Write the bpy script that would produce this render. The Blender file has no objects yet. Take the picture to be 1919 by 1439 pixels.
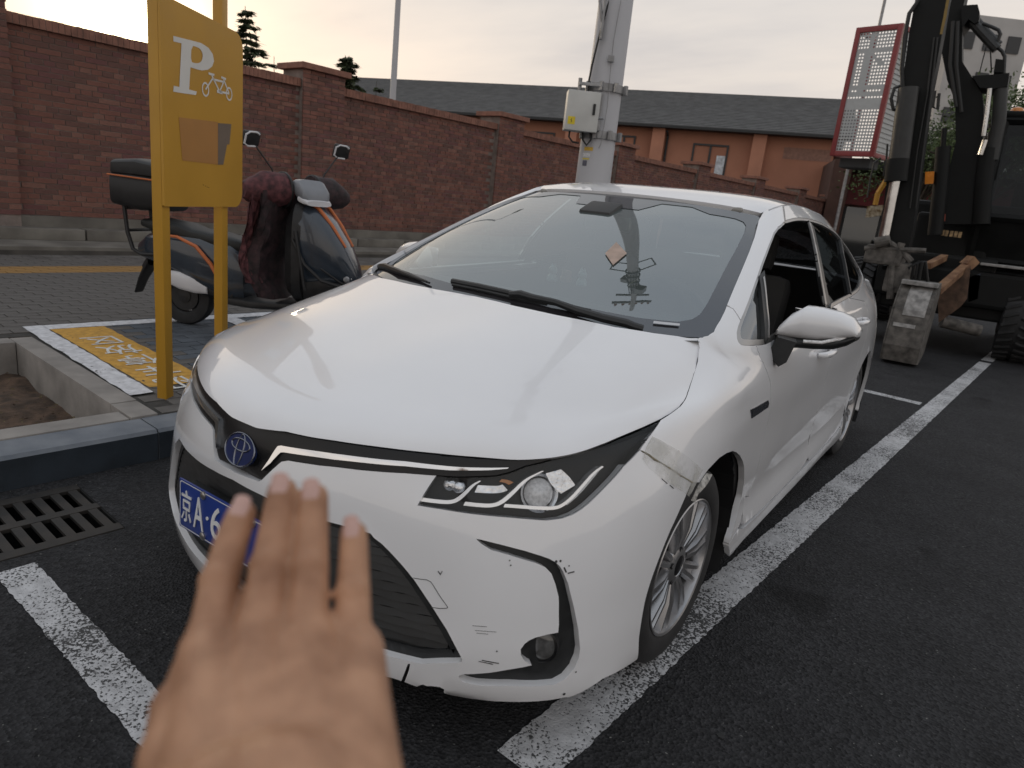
import bpy, bmesh, math, random
import numpy as np
from mathutils import Vector, Matrix, geometry
from mathutils.bvhtree import BVHTree

random.seed(7)
RNG = np.random.default_rng(7)
SC = bpy.context.scene
COL = SC.collection
R = math.radians
PI = math.pi

# ------------------------------------------------------------------ camera
CAM_LOC = np.array([1.438, -0.9466, 1.3291])
YAW, PITCH, ROLL, FPX = 0.592, 0.2596, 0.1073, 1294.79
_cf = np.array([-math.sin(YAW)*math.cos(PITCH), math.cos(YAW)*math.cos(PITCH), -math.sin(PITCH)])
_cr = np.array([math.cos(YAW), math.sin(YAW), 0.0])
_cu = np.cross(_cr, _cf)
CAM_R = math.cos(ROLL)*_cr + math.sin(ROLL)*_cu
CAM_U = -math.sin(ROLL)*_cr + math.cos(ROLL)*_cu
CAM_F = _cf
cam_data = bpy.data.cameras.new('camera')
cam = bpy.data.objects.new('camera', cam_data)
COL.objects.link(cam)
m = Matrix.Identity(4)
for i in range(3):
    m[i][0], m[i][1], m[i][2], m[i][3] = CAM_R[i], CAM_U[i], -CAM_F[i], CAM_LOC[i]
cam.matrix_world = m
cam_data.sensor_width = 36.0
cam_data.lens = 36.0*FPX/1919.0
cam_data.clip_start = 0.02
cam_data.clip_end = 600.0
cam_data.dof.use_dof = True
cam_data.dof.focus_distance = 2.35
cam_data.dof.aperture_fstop = 6.2
SC.camera = cam

# ------------------------------------------------------------------ light
SUN_EL, SUN_AZ = R(8.8), R(-63.3)          # azimuth measured from +Y towards +X
SUN_DIR = Vector((math.sin(SUN_AZ)*math.cos(SUN_EL), math.cos(SUN_AZ)*math.cos(SUN_EL), math.sin(SUN_EL)))
world = bpy.data.worlds.new('World')
SC.world = world
world.use_nodes = True
W = world.node_tree
W.nodes.clear()
def wn(t, **k):
    n = W.nodes.new(t)
    for a, b in k.items():
        setattr(n, a, b)
    return n
def wl(a, b): W.links.new(a, b)
wout = wn('ShaderNodeOutputWorld'); wbg = wn('ShaderNodeBackground')
wl(wbg.outputs[0], wout.inputs[0])
wbg.inputs['Strength'].default_value = 0.1
wtc = wn('ShaderNodeTexCoord')
wsep = wn('ShaderNodeSeparateXYZ'); wl(wtc.outputs['Generated'], wsep.inputs[0])
sky = wn('ShaderNodeTexSky', sky_type='NISHITA', sun_disc=False)
sky.sun_elevation = SUN_EL
sky.sun_rotation = SUN_AZ
sky.air_density = 1.5; sky.dust_density = 3.0
def math_n(op, a, b=None, clamp=False):
    n = wn('ShaderNodeMath', operation=op, use_clamp=clamp)
    for i, s in enumerate((a, b)):
        if s is None: continue
        if isinstance(s, (int, float)): n.inputs[i].default_value = s
        else: wl(s, n.inputs[i])
    return n.outputs[0]
def ramp(fac, stops, interp='LINEAR'):
    n = wn('ShaderNodeValToRGB'); wl(fac, n.inputs[0])
    cr = n.color_ramp; cr.interpolation = interp
    while len(cr.elements) < len(stops): cr.elements.new(0.5)
    for e, (p, c) in zip(cr.elements, stops):
        e.position = p; e.color = (*c, 1)
    return n.outputs[0]
def mixc(f, a, b, mode='MIX'):
    n = wn('ShaderNodeMix', data_type='RGBA', blend_type=mode)
    if isinstance(f, (int, float)): n.inputs[0].default_value = f
    else: wl(f, n.inputs[0])
    for i, s in ((6, a), (7, b)):
        if isinstance(s, tuple): n.inputs[i].default_value = (*s, 1)
        else: wl(s, n.inputs[i])
    return n.outputs[2]
# high thin overcast: colour by elevation, broken by stretched cloud noise
elev = math_n('MAXIMUM', wsep.outputs[2], 0.0)
overcast = ramp(elev, [(0.0, (0.90, 0.80, 0.71)), (0.12, (0.84, 0.76, 0.70)), (0.32, (0.76, 0.725, 0.705)),
                       (0.6, (0.66, 0.68, 0.715)), (1.0, (0.63, 0.675, 0.735))])
# flatten direction onto a cloud layer
inv = math_n('DIVIDE', 1.0, math_n('ADD', elev, 0.12))
cx = math_n('MULTIPLY', wsep.outputs[0], inv); cy = math_n('MULTIPLY', wsep.outputs[1], inv)
ccomb = wn('ShaderNodeCombineXYZ'); wl(cx, ccomb.inputs[0]); wl(cy, ccomb.inputs[1])
cmap = wn('ShaderNodeMapping'); wl(ccomb.outputs[0], cmap.inputs[0])
cmap.inputs['Rotation'].default_value = (0, 0, R(25)); cmap.inputs['Scale'].default_value = (0.55, 1.1, 1)
cn = wn('ShaderNodeTexNoise'); wl(cmap.outputs[0], cn.inputs[0])
cn.inputs['Scale'].default_value = 0.9; cn.inputs['Detail'].default_value = 5; cn.inputs['Roughness'].default_value = 0.55
cloud = ramp(cn.outputs[0], [(0.36, (0.84, 0.86, 0.90)), (0.5, (1.0, 1.0, 1.0)), (0.66, (1.13, 1.10, 1.06))])
overcast = mixc(1.0, overcast, cloud, 'MULTIPLY')
# glow of the low sun behind thin cloud
vdot = wn('ShaderNodeVectorMath', operation='DOT_PRODUCT'); wl(wtc.outputs['Generated'], vdot.inputs[0])
vdot.inputs[1].default_value = SUN_DIR
sd = math_n('MAXIMUM', vdot.outputs['Value'], 0.0)
g1 = math_n('MULTIPLY', math_n('POWER', sd, 900.0), 9.0)
g2 = math_n('MULTIPLY', math_n('POWER', sd, 110.0), 0.42)
g3 = math_n('MULTIPLY', math_n('POWER', sd, 12.0), 0.06)
glow = mixc(1.0, mixc(1.0, (1.0, 0.86, 0.50), g1, 'MULTIPLY'), mixc(1.0, (1.0, 0.72, 0.36), g2, 'MULTIPLY'), 'ADD')
glow = mixc(1.0, glow, mixc(1.0, (1.0, 0.72, 0.50), g3, 'MULTIPLY'), 'ADD')
skycol = mixc(1.0, overcast, glow, 'ADD')
ten = mixc(1.0, skycol, (10.0, 10.0, 10.0), 'MULTIPLY')
wl(mixc(0.93, sky.outputs[0], ten), wbg.inputs['Color'])

sun_data = bpy.data.lights.new('sun', 'SUN')
sun_data.energy = 0.5; sun_data.angle = R(12); sun_data.color = (1.0, 0.80, 0.55)
sun = bpy.data.objects.new('sun', sun_data); COL.objects.link(sun)
sun.rotation_euler = (-SUN_DIR).to_track_quat('-Z', 'Y').to_euler()

SC.view_settings.view_transform = 'Standard'
SC.view_settings.look = 'None'
SC.view_settings.exposure = 0.0
SC.view_settings.gamma = 1.0
SC.view_settings.use_curve_mapping = False
SC.cycles.use_denoising = True
SC.cycles.max_bounces = 10
SC.cycles.transparent_max_bounces = 16
SC.cycles.sample_clamp_indirect = 6.0

# ------------------------------------------------------------------ helpers
def ray(px, py):
    return CAM_F + CAM_R*(px-959.5)/FPX - CAM_U*(py-719.5)/FPX
def onz(px, py, z=0.0):
    d = ray(px, py); return CAM_LOC + d*((z-CAM_LOC[2])/d[2])
def ondepth(px, py, dep):
    return CAM_LOC + ray(px, py)*dep
def onplane(px, py, p0, n):
    d = ray(px, py); n = np.array(n, float)
    return CAM_LOC + d*(((np.array(p0)-CAM_LOC) @ n)/(d @ n))
# the street runs at five degrees to the parked car
SA = R(5.0)
S_ = np.array([math.sin(SA), math.cos(SA), 0.0]); N_ = np.array([-math.cos(SA), math.sin(SA), 0.0]); Z_ = np.array([0, 0, 1.0])
def sn(s, n, z=0.0): return S_*s + N_*n + Z_*z
STREET = Matrix(((S_[0], N_[0], 0, 0), (S_[1], N_[1], 0, 0), (0, 0, 1, 0), (0, 0, 0, 1)))  # local x along street, y towards wall
def sidez(n): return 0.14 + 0.0123*max(0.0, n-1.75)

def empty(name, loc=(0, 0, 0), label=None, cat=None, group=None, rot=None, parent=None):
    o = bpy.data.objects.new(name, None); COL.objects.link(o)
    o.empty_display_size = 0.1
    o.location = loc
    if rot is not None: o.rotation_euler = rot
    if parent: o.parent = parent
    tag(o, label, cat, group)
    return o
def tag(o, label=None, cat=None, group=None, kind=None):
    if label: o['label'] = label
    if cat: o['category'] = cat
    if group: o['group'] = group
    if kind: o['kind'] = kind
    return o
def link(name, me, parent=None):
    o = bpy.data.objects.new(name, me); COL.objects.link(o)
    if parent is not None: o.parent = parent
    return o

class MB:
    """collects simple solids into one mesh"""
    def __init__(self): self.v = []; self.f = []; self.mi = []; self.cur = 0
    def add(self, vs, fs):
        b = len(self.v); self.v += [tuple(float(c) for c in p) for p in vs]
        for f in fs: self.f.append(tuple(b+i for i in f)); self.mi.append(self.cur)
        return self
    def box(self, c, s, M=None, taper=1.0):
        hx, hy, hz = s[0]/2, s[1]/2, s[2]/2
        vs = [(sx*hx*(taper if sz > 0 else 1), sy*hy*(taper if sz > 0 else 1), sz*hz) for sz in (-1, 1) for sy in (-1, 1) for sx in (-1, 1)]
        vs = [Vector(p) for p in vs]
        if M is not None: vs = [M @ p for p in vs]
        vs = [p+Vector(c) for p in vs]
        return self.add(vs, [(0, 2, 3, 1), (4, 5, 7, 6), (0, 1, 5, 4), (2, 6, 7, 3), (0, 4, 6, 2), (1, 3, 7, 5)])
    def bbox(self, c, s, b=0.01, M=None):
        """box with chamfered edges"""
        bm = bmesh.new(); bmesh.ops.create_cube(bm, size=1.0)
        for v in bm.verts: v.co = Vector((v.co.x*s[0], v.co.y*s[1], v.co.z*s[2]))
        bmesh.ops.bevel(bm, geom=bm.edges[:], offset=min(b, 0.45*min(s)), segments=2, affect='EDGES', profile=0.6)
        vs = [v.co.copy() for v in bm.verts]
        if M is not None: vs = [M @ p for p in vs]
        vs = [p+Vector(c) for p in vs]
        bm.verts.index_update()
        fs = [tuple(v.index for v in f.verts) for f in bm.faces]; bm.free()
        return self.add(vs, fs)
    def tube(self, pts, r, n=8, cap=True):
        pts = [Vector(p) for p in pts]; rs = r if isinstance(r, (list, tuple)) else [r]*len(pts)
        vs = []; up = None
        for i, p in enumerate(pts):
            d = (pts[min(i+1, len(pts)-1)]-pts[max(i-1, 0)])
            if d.length < 1e-9: d = Vector((0, 0, 1))
            d.normalize()
            if up is None:
                a = Vector((0, 0, 1)) if abs(d.z) < 0.9 else Vector((1, 0, 0))
                up = d.cross(a).normalized()
            else:
                up = (up - d*up.dot(d))
                up = up.normalized() if up.length > 1e-6 else d.orthogonal().normalized()
            w = d.cross(up)
            for k in range(n):
                t = 2*PI*k/n; vs.append(p+(up*math.cos(t)+w*math.sin(t))*rs[i])
        fs = [(i*n+k, i*n+(k+1) % n, (i+1)*n+(k+1) % n, (i+1)*n+k) for i in range(len(pts)-1) for k in range(n)]
        if cap: fs += [tuple(range(n))[::-1], tuple((len(pts)-1)*n+k for k in range(n))]
        return self.add(vs, fs)
    def lathe(self, prof, o, axis, n=32, cap=False, ref=None):
        """prof: list of (along axis, radius)"""
        a = Vector(axis).normalized(); u = Vector(ref).normalized() if ref else a.orthogonal().normalized(); w = a.cross(u); o = Vector(o)
        vs = [o+a*h+(u*math.cos(2*PI*k/n)+w*math.sin(2*PI*k/n))*r for h, r in prof for k in range(n)]
        m_ = len(prof)
        fs = [(i*n+k, i*n+(k+1) % n, (i+1)*n+(k+1) % n, (i+1)*n+k) for i in range(m_-1) for k in range(n)]
        if cap: fs += [tuple(range(n))[::-1], tuple((m_-1)*n+k for k in range(n))]
        return self.add(vs, fs)
    def prism(self, poly, d, M=None):
        """flat polygon list of 3D points extruded along vector d"""
        d = Vector(d); A = [Vector(p) for p in poly]; n = len(A)
        if M is not None: A = [M @ p for p in A]; d = M.to_3x3() @ d
        B = [p+d for p in A]
        tris = geometry.tessellate_polygon([A])
        nrm = Vector((0, 0, 0))
        for i in range(n): nrm += (A[i]-A[0]).cross(A[(i+1) % n]-A[0])
        flip = nrm.dot(d) > 0
        fs = []
        for t in tris:
            t = tuple(t)
            tn = (A[t[1]]-A[t[0]]).cross(A[t[2]]-A[t[0]])
            if (tn.dot(d) > 0): t = t[::-1]
            fs.append(t); fs.append(tuple(n+i for i in t[::-1]))
        for i in range(n):
            j = (i+1) % n
            q = (i, j, n+j, n+i) if flip else (j, i, n+i, n+j)
            fs.append(q)
        return self.add(A+B, fs)
    def sphere(self, c, r, n=12, m_=8, M=None):
        r = (r, r, r) if isinstance(r, (int, float)) else r
        vs = []; fs = []
        for j in range(m_+1):
            t = PI*j/m_
            for k in range(n):
                p = Vector((r[0]*math.sin(t)*math.cos(2*PI*k/n), r[1]*math.sin(t)*math.sin(2*PI*k/n), r[2]*math.cos(t)))
                if M is not None: p = M @ p
                vs.append(p+Vector(c))
        for j in range(m_):
            for k in range(n):
                fs.append((j*n+k, (j+1)*n+k, (j+1)*n+(k+1) % n, j*n+(k+1) % n))
        return self.add(vs, fs)
    def mesh(self, name, mats, smooth=False, angle=35):
        me = bpy.data.meshes.new(name); me.from_pydata(self.v, [], self.f)
        for m_ in (mats if isinstance(mats, (list, tuple)) else [mats]): me.materials.append(m_)
        if any(self.mi): me.polygons.foreach_set('material_index', self.mi)
        me.validate(clean_customdata=False)
        if smooth:
            me.polygons.foreach_set('use_smooth', [True]*len(me.polygons))
            me.set_sharp_from_angle(angle=R(angle))
        me.update()
        return me
    def build(self, name, mats, parent=None, smooth=False, angle=35):
        return link(name, self.mesh(name, mats, smooth, angle), parent)

def text_mesh(body, size, font_align='CENTER', extrude=0.001, spacing=1.0):
    cu = bpy.data.curves.new('lettering', 'FONT'); cu.body = body; cu.size = size
    cu.align_x = font_align; cu.align_y = 'CENTER'; cu.extrude = extrude; cu.resolution_u = 4; cu.space_character = spacing
    o = bpy.data.objects.new('lettering', cu); COL.objects.link(o)
    dg = bpy.context.evaluated_depsgraph_get()
    me = bpy.data.meshes.new_from_object(o.evaluated_get(dg))
    bpy.data.objects.remove(o); bpy.data.curves.remove(cu)
    return me

# ------------------------------------------------------------------ materials
def M_(name, col, rough=0.6, metal=0.0, var=0.15, vscale=8.0, bump=0.0, bscale=60.0, coat=0.0, spec=0.5,
       col2=None, trans=0.0, emis=None, estr=1.0, sss=0.0, detail=6.0, stretch=None, rvar=0.1, coords='Object'):
    mt = bpy.data.materials.new(name); mt.use_nodes = True
    nt = mt.node_tree; b = nt.nodes['Principled BSDF']
    b.inputs['Roughness'].default_value = rough; b.inputs['Metallic'].default_value = metal
    b.inputs['Specular IOR Level'].default_value = spec
    b.inputs['Coat Weight'].default_value = coat; b.inputs['Coat Roughness'].default_value = 0.04
    if trans: b.inputs['Transmission Weight'].default_value = trans
    if emis:
        b.inputs['Emission Color'].default_value = (*emis, 1); b.inputs['Emission Strength'].default_value = estr
    if sss:
        b.inputs['Subsurface Weight'].default_value = sss; b.inputs['Subsurface Radius'].default_value = (0.012, 0.005, 0.003)
        b.inputs['Subsurface Scale'].default_value = 0.6
    tc = nt.nodes.new('ShaderNodeTexCoord'); mp = nt.nodes.new('ShaderNodeMapping')
    nt.links.new(tc.outputs[coords], mp.inputs[0])
    if stretch: mp.inputs['Scale'].default_value = stretch
    nz = nt.nodes.new('ShaderNodeTexNoise'); nt.links.new(mp.outputs[0], nz.inputs[0])
    nz.inputs['Scale'].default_value = vscale; nz.inputs['Detail'].default_value = detail
    cr = nt.nodes.new('ShaderNodeValToRGB'); nt.links.new(nz.outputs[0], cr.inputs[0])
    c1 = tuple(c*(1-var) for c in col); c2 = col2 if col2 else tuple(min(1, c*(1+var)) for c in col)
    cr.color_ramp.elements[0].position = 0.33; cr.color_ramp.elements[0].color = (*c1, 1)
    cr.color_ramp.elements[1].position = 0.67; cr.color_ramp.elements[1].color = (*c2, 1)
    nt.links.new(cr.outputs[0], b.inputs['Base Color'])
    if rvar:
        mr = nt.nodes.new('ShaderNodeMapRange'); nt.links.new(nz.outputs[0], mr.inputs[0])
        mr.inputs[3].default_value = max(0.0, rough-rvar); mr.inputs[4].default_value = min(1.0, rough+rvar)
        nt.links.new(mr.outputs[0], b.inputs['Roughness'])
    if bump:
        n2 = nt.nodes.new('ShaderNodeTexNoise'); nt.links.new(mp.outputs[0], n2.inputs[0])
        n2.inputs['Scale'].default_value = bscale; n2.inputs['Detail'].default_value = 4
        bp = nt.nodes.new('ShaderNodeBump'); bp.inputs['Strength'].default_value = bump; bp.inputs['Distance'].default_value = 0.01
        nt.links.new(n2.outputs[0], bp.inputs['Height']); nt.links.new(bp.outputs[0], b.inputs['Normal'])
    return mt

def asphalt_mat():
    mt = M_('asphalt', (0.034, 0.034, 0.036), rough=0.85, var=0.2, vscale=3.0, rvar=0.05, spec=0.25)
    nt = mt.node_tree; b = nt.nodes['Principled BSDF']; tc = nt.nodes['Texture Coordinate']
    def noise(s, d=2):
        n = nt.nodes.new('ShaderNodeTexNoise'); nt.links.new(tc.outputs['Object'], n.inputs[0]); n.inputs['Scale'].default_value = s; n.inputs['Detail'].default_value = d; return n.outputs[0]
    vo = nt.nodes.new('ShaderNodeTexVoronoi'); nt.links.new(tc.outputs['Object'], vo.inputs[0]); vo.inputs['Scale'].default_value = 110
    old = b.inputs['Base Color'].links[0].from_socket
    # stones of different grey
    r1 = nt.nodes.new('ShaderNodeValToRGB'); nt.links.new(vo.outputs['Color'], r1.inputs[0])
    r1.color_ramp.elements[0].position = 0.15; r1.color_ramp.elements[0].color = (0.42, 0.42, 0.43, 1)
    r1.color_ramp.elements[1].position = 1.0; r1.color_ramp.elements[1].color = (1.9, 1.9, 1.95, 1)
    e = r1.color_ramp.elements.new(0.9); e.color = (1.2, 1.2, 1.2, 1)
    mx = nt.nodes.new('ShaderNodeMix'); mx.data_type = 'RGBA'; mx.blend_type = 'MULTIPLY'; mx.inputs[0].default_value = 1.0
    nt.links.new(old, mx.inputs[6]); nt.links.new(r1.outputs[0], mx.inputs[7])
    # rare pale stones
    r2 = nt.nodes.new('ShaderNodeValToRGB'); nt.links.new(noise(75, 1), r2.inputs[0])
    r2.color_ramp.elements[0].position = 0.73; r2.color_ramp.elements[1].position = 0.78
    mx2 = nt.nodes.new('ShaderNodeMix'); mx2.data_type = 'RGBA'; nt.links.new(r2.outputs[0], mx2.inputs[0])
    nt.links.new(mx.outputs[2], mx2.inputs[6]); mx2.inputs[7].default_value = (0.16, 0.16, 0.15, 1)
    # a few oil spots
    r3 = nt.nodes.new('ShaderNodeValToRGB'); nt.links.new(noise(2.2, 3), r3.inputs[0])
    r3.color_ramp.elements[0].position = 0.30; r3.color_ramp.elements[0].color = (0.45, 0.45, 0.45, 1); r3.color_ramp.elements[1].position = 0.37
    mx3 = nt.nodes.new('ShaderNodeMix'); mx3.data_type = 'RGBA'; mx3.blend_type = 'MULTIPLY'; mx3.inputs[0].default_value = 1.0
    nt.links.new(mx2.outputs[2], mx3.inputs[6]); nt.links.new(r3.outputs[0], mx3.inputs[7])
    nt.links.new(mx3.outputs[2], b.inputs['Base Color'])
    bp = nt.nodes.new('ShaderNodeBump'); bp.inputs['Strength'].default_value = 0.9; bp.inputs['Distance'].default_value = 0.006
    nt.links.new(vo.outputs['Distance'], bp.inputs['Height']); nt.links.new(bp.outputs[0], b.inputs['Normal'])
    return mt
def roadpaint_mat(name='road_paint', col=(0.50, 0.50, 0.51), wear=0.46, scale=130):
    """worn paint: the dark stones of the asphalt show through"""
    mt = M_(name, col, rough=0.75, var=0.18, vscale=25)
    nt = mt.node_tree; b = nt.nodes['Principled BSDF']; tc = nt.nodes['Texture Coordinate']
    old = b.inputs['Base Color'].links[0].from_socket
    n = nt.nodes.new('ShaderNodeTexNoise'); nt.links.new(tc.outputs['Object'], n.inputs[0]); n.inputs['Scale'].default_value = scale; n.inputs['Detail'].default_value = 3
    n2 = nt.nodes.new('ShaderNodeTexNoise'); nt.links.new(tc.outputs['Object'], n2.inputs[0]); n2.inputs['Scale'].default_value = 3; n2.inputs['Detail'].default_value = 3
    ad = nt.nodes.new('ShaderNodeMath'); ad.operation = 'MULTIPLY_ADD'; nt.links.new(n2.outputs[0], ad.inputs[0]); ad.inputs[1].default_value = 0.55; nt.links.new(n.outputs[0], ad.inputs[2])
    r = nt.nodes.new('ShaderNodeValToRGB'); nt.links.new(ad.outputs[0], r.inputs[0])
    r.color_ramp.elements[0].position = wear+0.22; r.color_ramp.elements[1].position = wear+0.29
    mx = nt.nodes.new('ShaderNodeMix'); mx.data_type = 'RGBA'; nt.links.new(r.outputs[0], mx.inputs[0])
    mx.inputs[6].default_value = (0.05, 0.05, 0.05, 1); nt.links.new(old, mx.inputs[7])
    nt.links.new(mx.outputs[2], b.inputs['Base Color'])
    bp = nt.nodes.new('ShaderNodeBump'); bp.inputs['Strength'].default_value = 0.8; bp.inputs['Distance'].default_value = 0.005
    nt.links.new(n.outputs[0], bp.inputs['Height']); nt.links.new(bp.outputs[0], b.inputs['Normal'])
    return mt
def coated_glass(name, tint, refl, rough=0.01, top=1.0, dust_haze=(0.01, 0.05), dust_haze_col=(0.45, 0.45, 0.43)):
    """thin pane: partly mirror (film), partly see-through"""
    mt = bpy.data.materials.new(name); mt.use_nodes = True; nt = mt.node_tree; nt.nodes.clear()
    out = nt.nodes.new('ShaderNodeOutputMaterial'); mix = nt.nodes.new('ShaderNodeMixShader')
    tr = nt.nodes.new('ShaderNodeBsdfTransparent'); tr.inputs[0].default_value = (*tint, 1)
    gl = nt.nodes.new('ShaderNodeBsdfGlossy'); gl.inputs['Roughness'].default_value = rough; gl.inputs['Color'].default_value = (0.93, 0.97, 1.0, 1)
    lw = nt.nodes.new('ShaderNodeFresnel'); lw.inputs[0].default_value = 1.5
    mr = nt.nodes.new('ShaderNodeMapRange'); nt.links.new(lw.outputs[0], mr.inputs[0])
    mr.inputs[3].default_value = refl; mr.inputs[4].default_value = top
    # diffuse film: dusty panes, plus painted-in haze on the windscreen
    tc = nt.nodes.new('ShaderNodeTexCoord'); nz = nt.nodes.new('ShaderNodeTexNoise'); nt.links.new(tc.outputs['Object'], nz.inputs[0]); nz.inputs['Scale'].default_value = 3.0
    df = nt.nodes.new('ShaderNodeBsdfDiffuse'); df.inputs[0].default_value = (*dust_haze_col, 1)
    m2 = nt.nodes.new('ShaderNodeMixShader'); dm = nt.nodes.new('ShaderNodeMapRange'); nt.links.new(nz.outputs[0], dm.inputs[0])
    dm.inputs[3].default_value = dust_haze[0]; dm.inputs[4].default_value = dust_haze[1]
    nt.links.new(mr.outputs[0], mix.inputs[0]); nt.links.new(tr.outputs[0], mix.inputs[1]); nt.links.new(gl.outputs[0], mix.inputs[2])
    nt.links.new(dm.outputs[0], m2.inputs[0]); nt.links.new(mix.outputs[0], m2.inputs[1]); nt.links.new(df.outputs[0], m2.inputs[2])
    nt.links.new(m2.outputs[0], out.inputs[0])
    return mt
# ================================================================== the setting
def structure(name, mb, mat, parent=None, **k):
    o = mb.build(name, mat, parent, **k); tag(o, kind='structure'); return o
def on_side(px, py):
    n = Z_-.0123*N_; return onplane(px, py, N_*1.75+Z_*.145, n)
def sp(s, n, dz=0.0): return sn(s, n, .145+.0123*(n-1.75)+dz)      # a place on the pavement

ASPH = asphalt_mat()
mb = MB()
# asphalt with the gully cut out: street coordinates, kerb line at n = 1.58
def sheet(mb, s0, s1, n0, n1, z): mb.add([sn(s0, n0, z), sn(s1, n0, z), sn(s1, n1, z), sn(s0, n1, z)], [(0, 3, 2, 1)])
GS0, GS1, GN0, GN1 = -.83, .12, 1.012, 1.505                        # gully grating
sheet(mb, -150, 350, -150, GN0, 0); sheet(mb, -150, GS0, GN0, 1.9, 0); sheet(mb, GS1, 350, GN0, 1.9, 0); sheet(mb, GS0, GS1, GN1, 1.9, 0)
structure('road', mb, ASPH)
mb = MB(); sheet(mb, -150, 350, 9, 300, -.02); structure('ground', mb, M_('earth', (.06, .05, .04), rough=.95))

# painted lines (edges a little ragged)
PAINT_RD = roadpaint_mat()
def painted(name, a, b, w0, w1, z=.004, seg=.018, mat=PAINT_RD, rag=.0035):
    a = np.array(a, float); b = np.array(b, float); L = np.linalg.norm(b-a); d = (b-a)/L; q = np.array([-d[1], d[0]]); n = max(2, int(L/seg)); mb = MB(); vs = []
    for i in range(n+1):
        t = i/n; p = a+(b-a)*t; w = (w0+(w1-w0)*t)/2
        for s in (-1, 1):
            e = p+q*s*(w+random.uniform(-rag, rag)); vs.append((e[0], e[1], z))
    mb.add(vs, [(2*i, 2*i+2, 2*i+3, 2*i+1) for i in range(n)])
    me = mb.mesh(name, mat); 
    if me.polygons[0].normal.z < 0: me.flip_normals()
    o = link(name, me); tag(o, kind='structure'); return o
painted('bay_side_line', (.764, .27), (1.505, 9.26), .155, .125)
painted('bay_side_line', (1.52, 9.45), (2.2, 17.6), .125, .12)
painted('bay_side_line', (.72, -.30), (.30, -5.2), .155, .16)
painted('bay_end_line', (1.12, 5.83), (-1.0, 6.02), .12, .12)
painted('bay_end_line', (-.955, -.165), (.75, -.26), .112, .112)
# damp tyre-black spots by the front wheel
mb = MB()
for px in ((1258,1285),(1250,1308),(1240,1348),(1352,1378),(1236,1262)):
    c = onz(*px, .0035); r_ = random.uniform(.007, .013); n = 9
    mb.add([c]+[c+np.array((math.cos(2*PI*k/n)*r_*random.uniform(.6, 1.3), math.sin(2*PI*k/n)*r_*random.uniform(.6, 1.3), 0)) for k in range(n)], [(0, 1+k, 1+(k+1) % n) for k in range(n)])
structure('oil_spots', mb, M_('oil_spot', (.008, .008, .008), rough=.5))

# ---- gully grating
IRON = M_('cast_iron', (.026, .0255, .025), rough=.65, metal=.25, var=.3, vscale=9, col2=(.042, .036, .031), bump=.1, bscale=150)
gr = empty('drain_grating', sn((GS0+GS1)/2, (GN0+GN1)/2, 0), 'rusty iron drain grating in the asphalt beside the kerb', 'drain grating', rot=(0, 0, -SA+PI/2))
gr.matrix_world = Matrix.Translation(sn((GS0+GS1)/2, (GN0+GN1)/2, 0)) @ STREET
mb = MB(); L, Wd = GS1-GS0, GN1-GN0
zt = .003
for y0, y1 in ((-Wd/2+.004, -Wd/2+.055), (-.022, .022), (Wd/2-.055, Wd/2-.004)):
    mb.box((0, (y0+y1)/2, zt-.0075), (L-.008, y1-y0, .015))
mb.build('grating_rails', IRON, gr)
nb = 14; pitch = (L-.07)/nb
bar_me = None
for row in (0, 1):
    ya, yb = (-Wd/2+.055, -.022) if row == 0 else (.022, Wd/2-.055)
    for k in range(nb+1):
        if bar_me is None:
            b = MB(); b.box((0, 0, 0), (pitch*.50, yb-ya+.001, .014)); bar_me = b.mesh('grating_bar', IRON)
        o = link('grating_bar', bar_me, gr); o.location = (-L/2+.035+k*pitch, (ya+yb)/2, zt-.0085)
mb = MB()
for s, n, a, b in ((0, -Wd/2, L, .0), (0, Wd/2, L, 0)): mb.box((s, n, -.3), (a, .01, .594))
for s in (-L/2, L/2): mb.box((s, 0, -.3), (.01, Wd, .594))
mb.box((0, 0, -.6), (L, Wd, .01)); mb.build('drain_pit', M_('drain_pit', (.006, .006, .006), rough=.9), gr)

# ---- kerb stones, pavement bed
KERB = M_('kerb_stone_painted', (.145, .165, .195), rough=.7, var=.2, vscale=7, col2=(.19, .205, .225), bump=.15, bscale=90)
STONE = M_('planter_stone', (.26, .24, .22), rough=.85, var=.2, vscale=6, bump=.2, bscale=110)
kerb_root = empty('kerb', sn(0, 1.68, 0)); tag(kerb_root, kind='structure'); kerb_root.matrix_world = Matrix.Translation(sn(0, 1.68, 0)) @ STREET
def chamfer_stone(l, w, h, c=.02):
    b = MB(); P = [(-w/2, 0), (-w/2, h-c*1.3), (-w/2+c, h), (w/2, h), (w/2, 0)]
    vs = [(x, y, z) for x in (-l/2, l/2) for y, z in P]; n = 5
    b.add(vs, [(i, (i+1) % n, n+(i+1) % n, n+i) for i in range(n)]+[tuple(range(n))[::-1], tuple(range(n, 2*n))]); return b
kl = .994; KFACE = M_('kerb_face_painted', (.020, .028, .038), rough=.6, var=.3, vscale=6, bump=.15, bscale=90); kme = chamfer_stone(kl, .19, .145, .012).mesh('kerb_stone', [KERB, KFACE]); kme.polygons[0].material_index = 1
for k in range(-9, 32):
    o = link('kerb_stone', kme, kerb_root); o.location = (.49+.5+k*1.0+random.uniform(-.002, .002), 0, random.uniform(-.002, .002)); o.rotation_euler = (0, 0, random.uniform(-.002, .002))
mb = MB(); far = MB()
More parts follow.
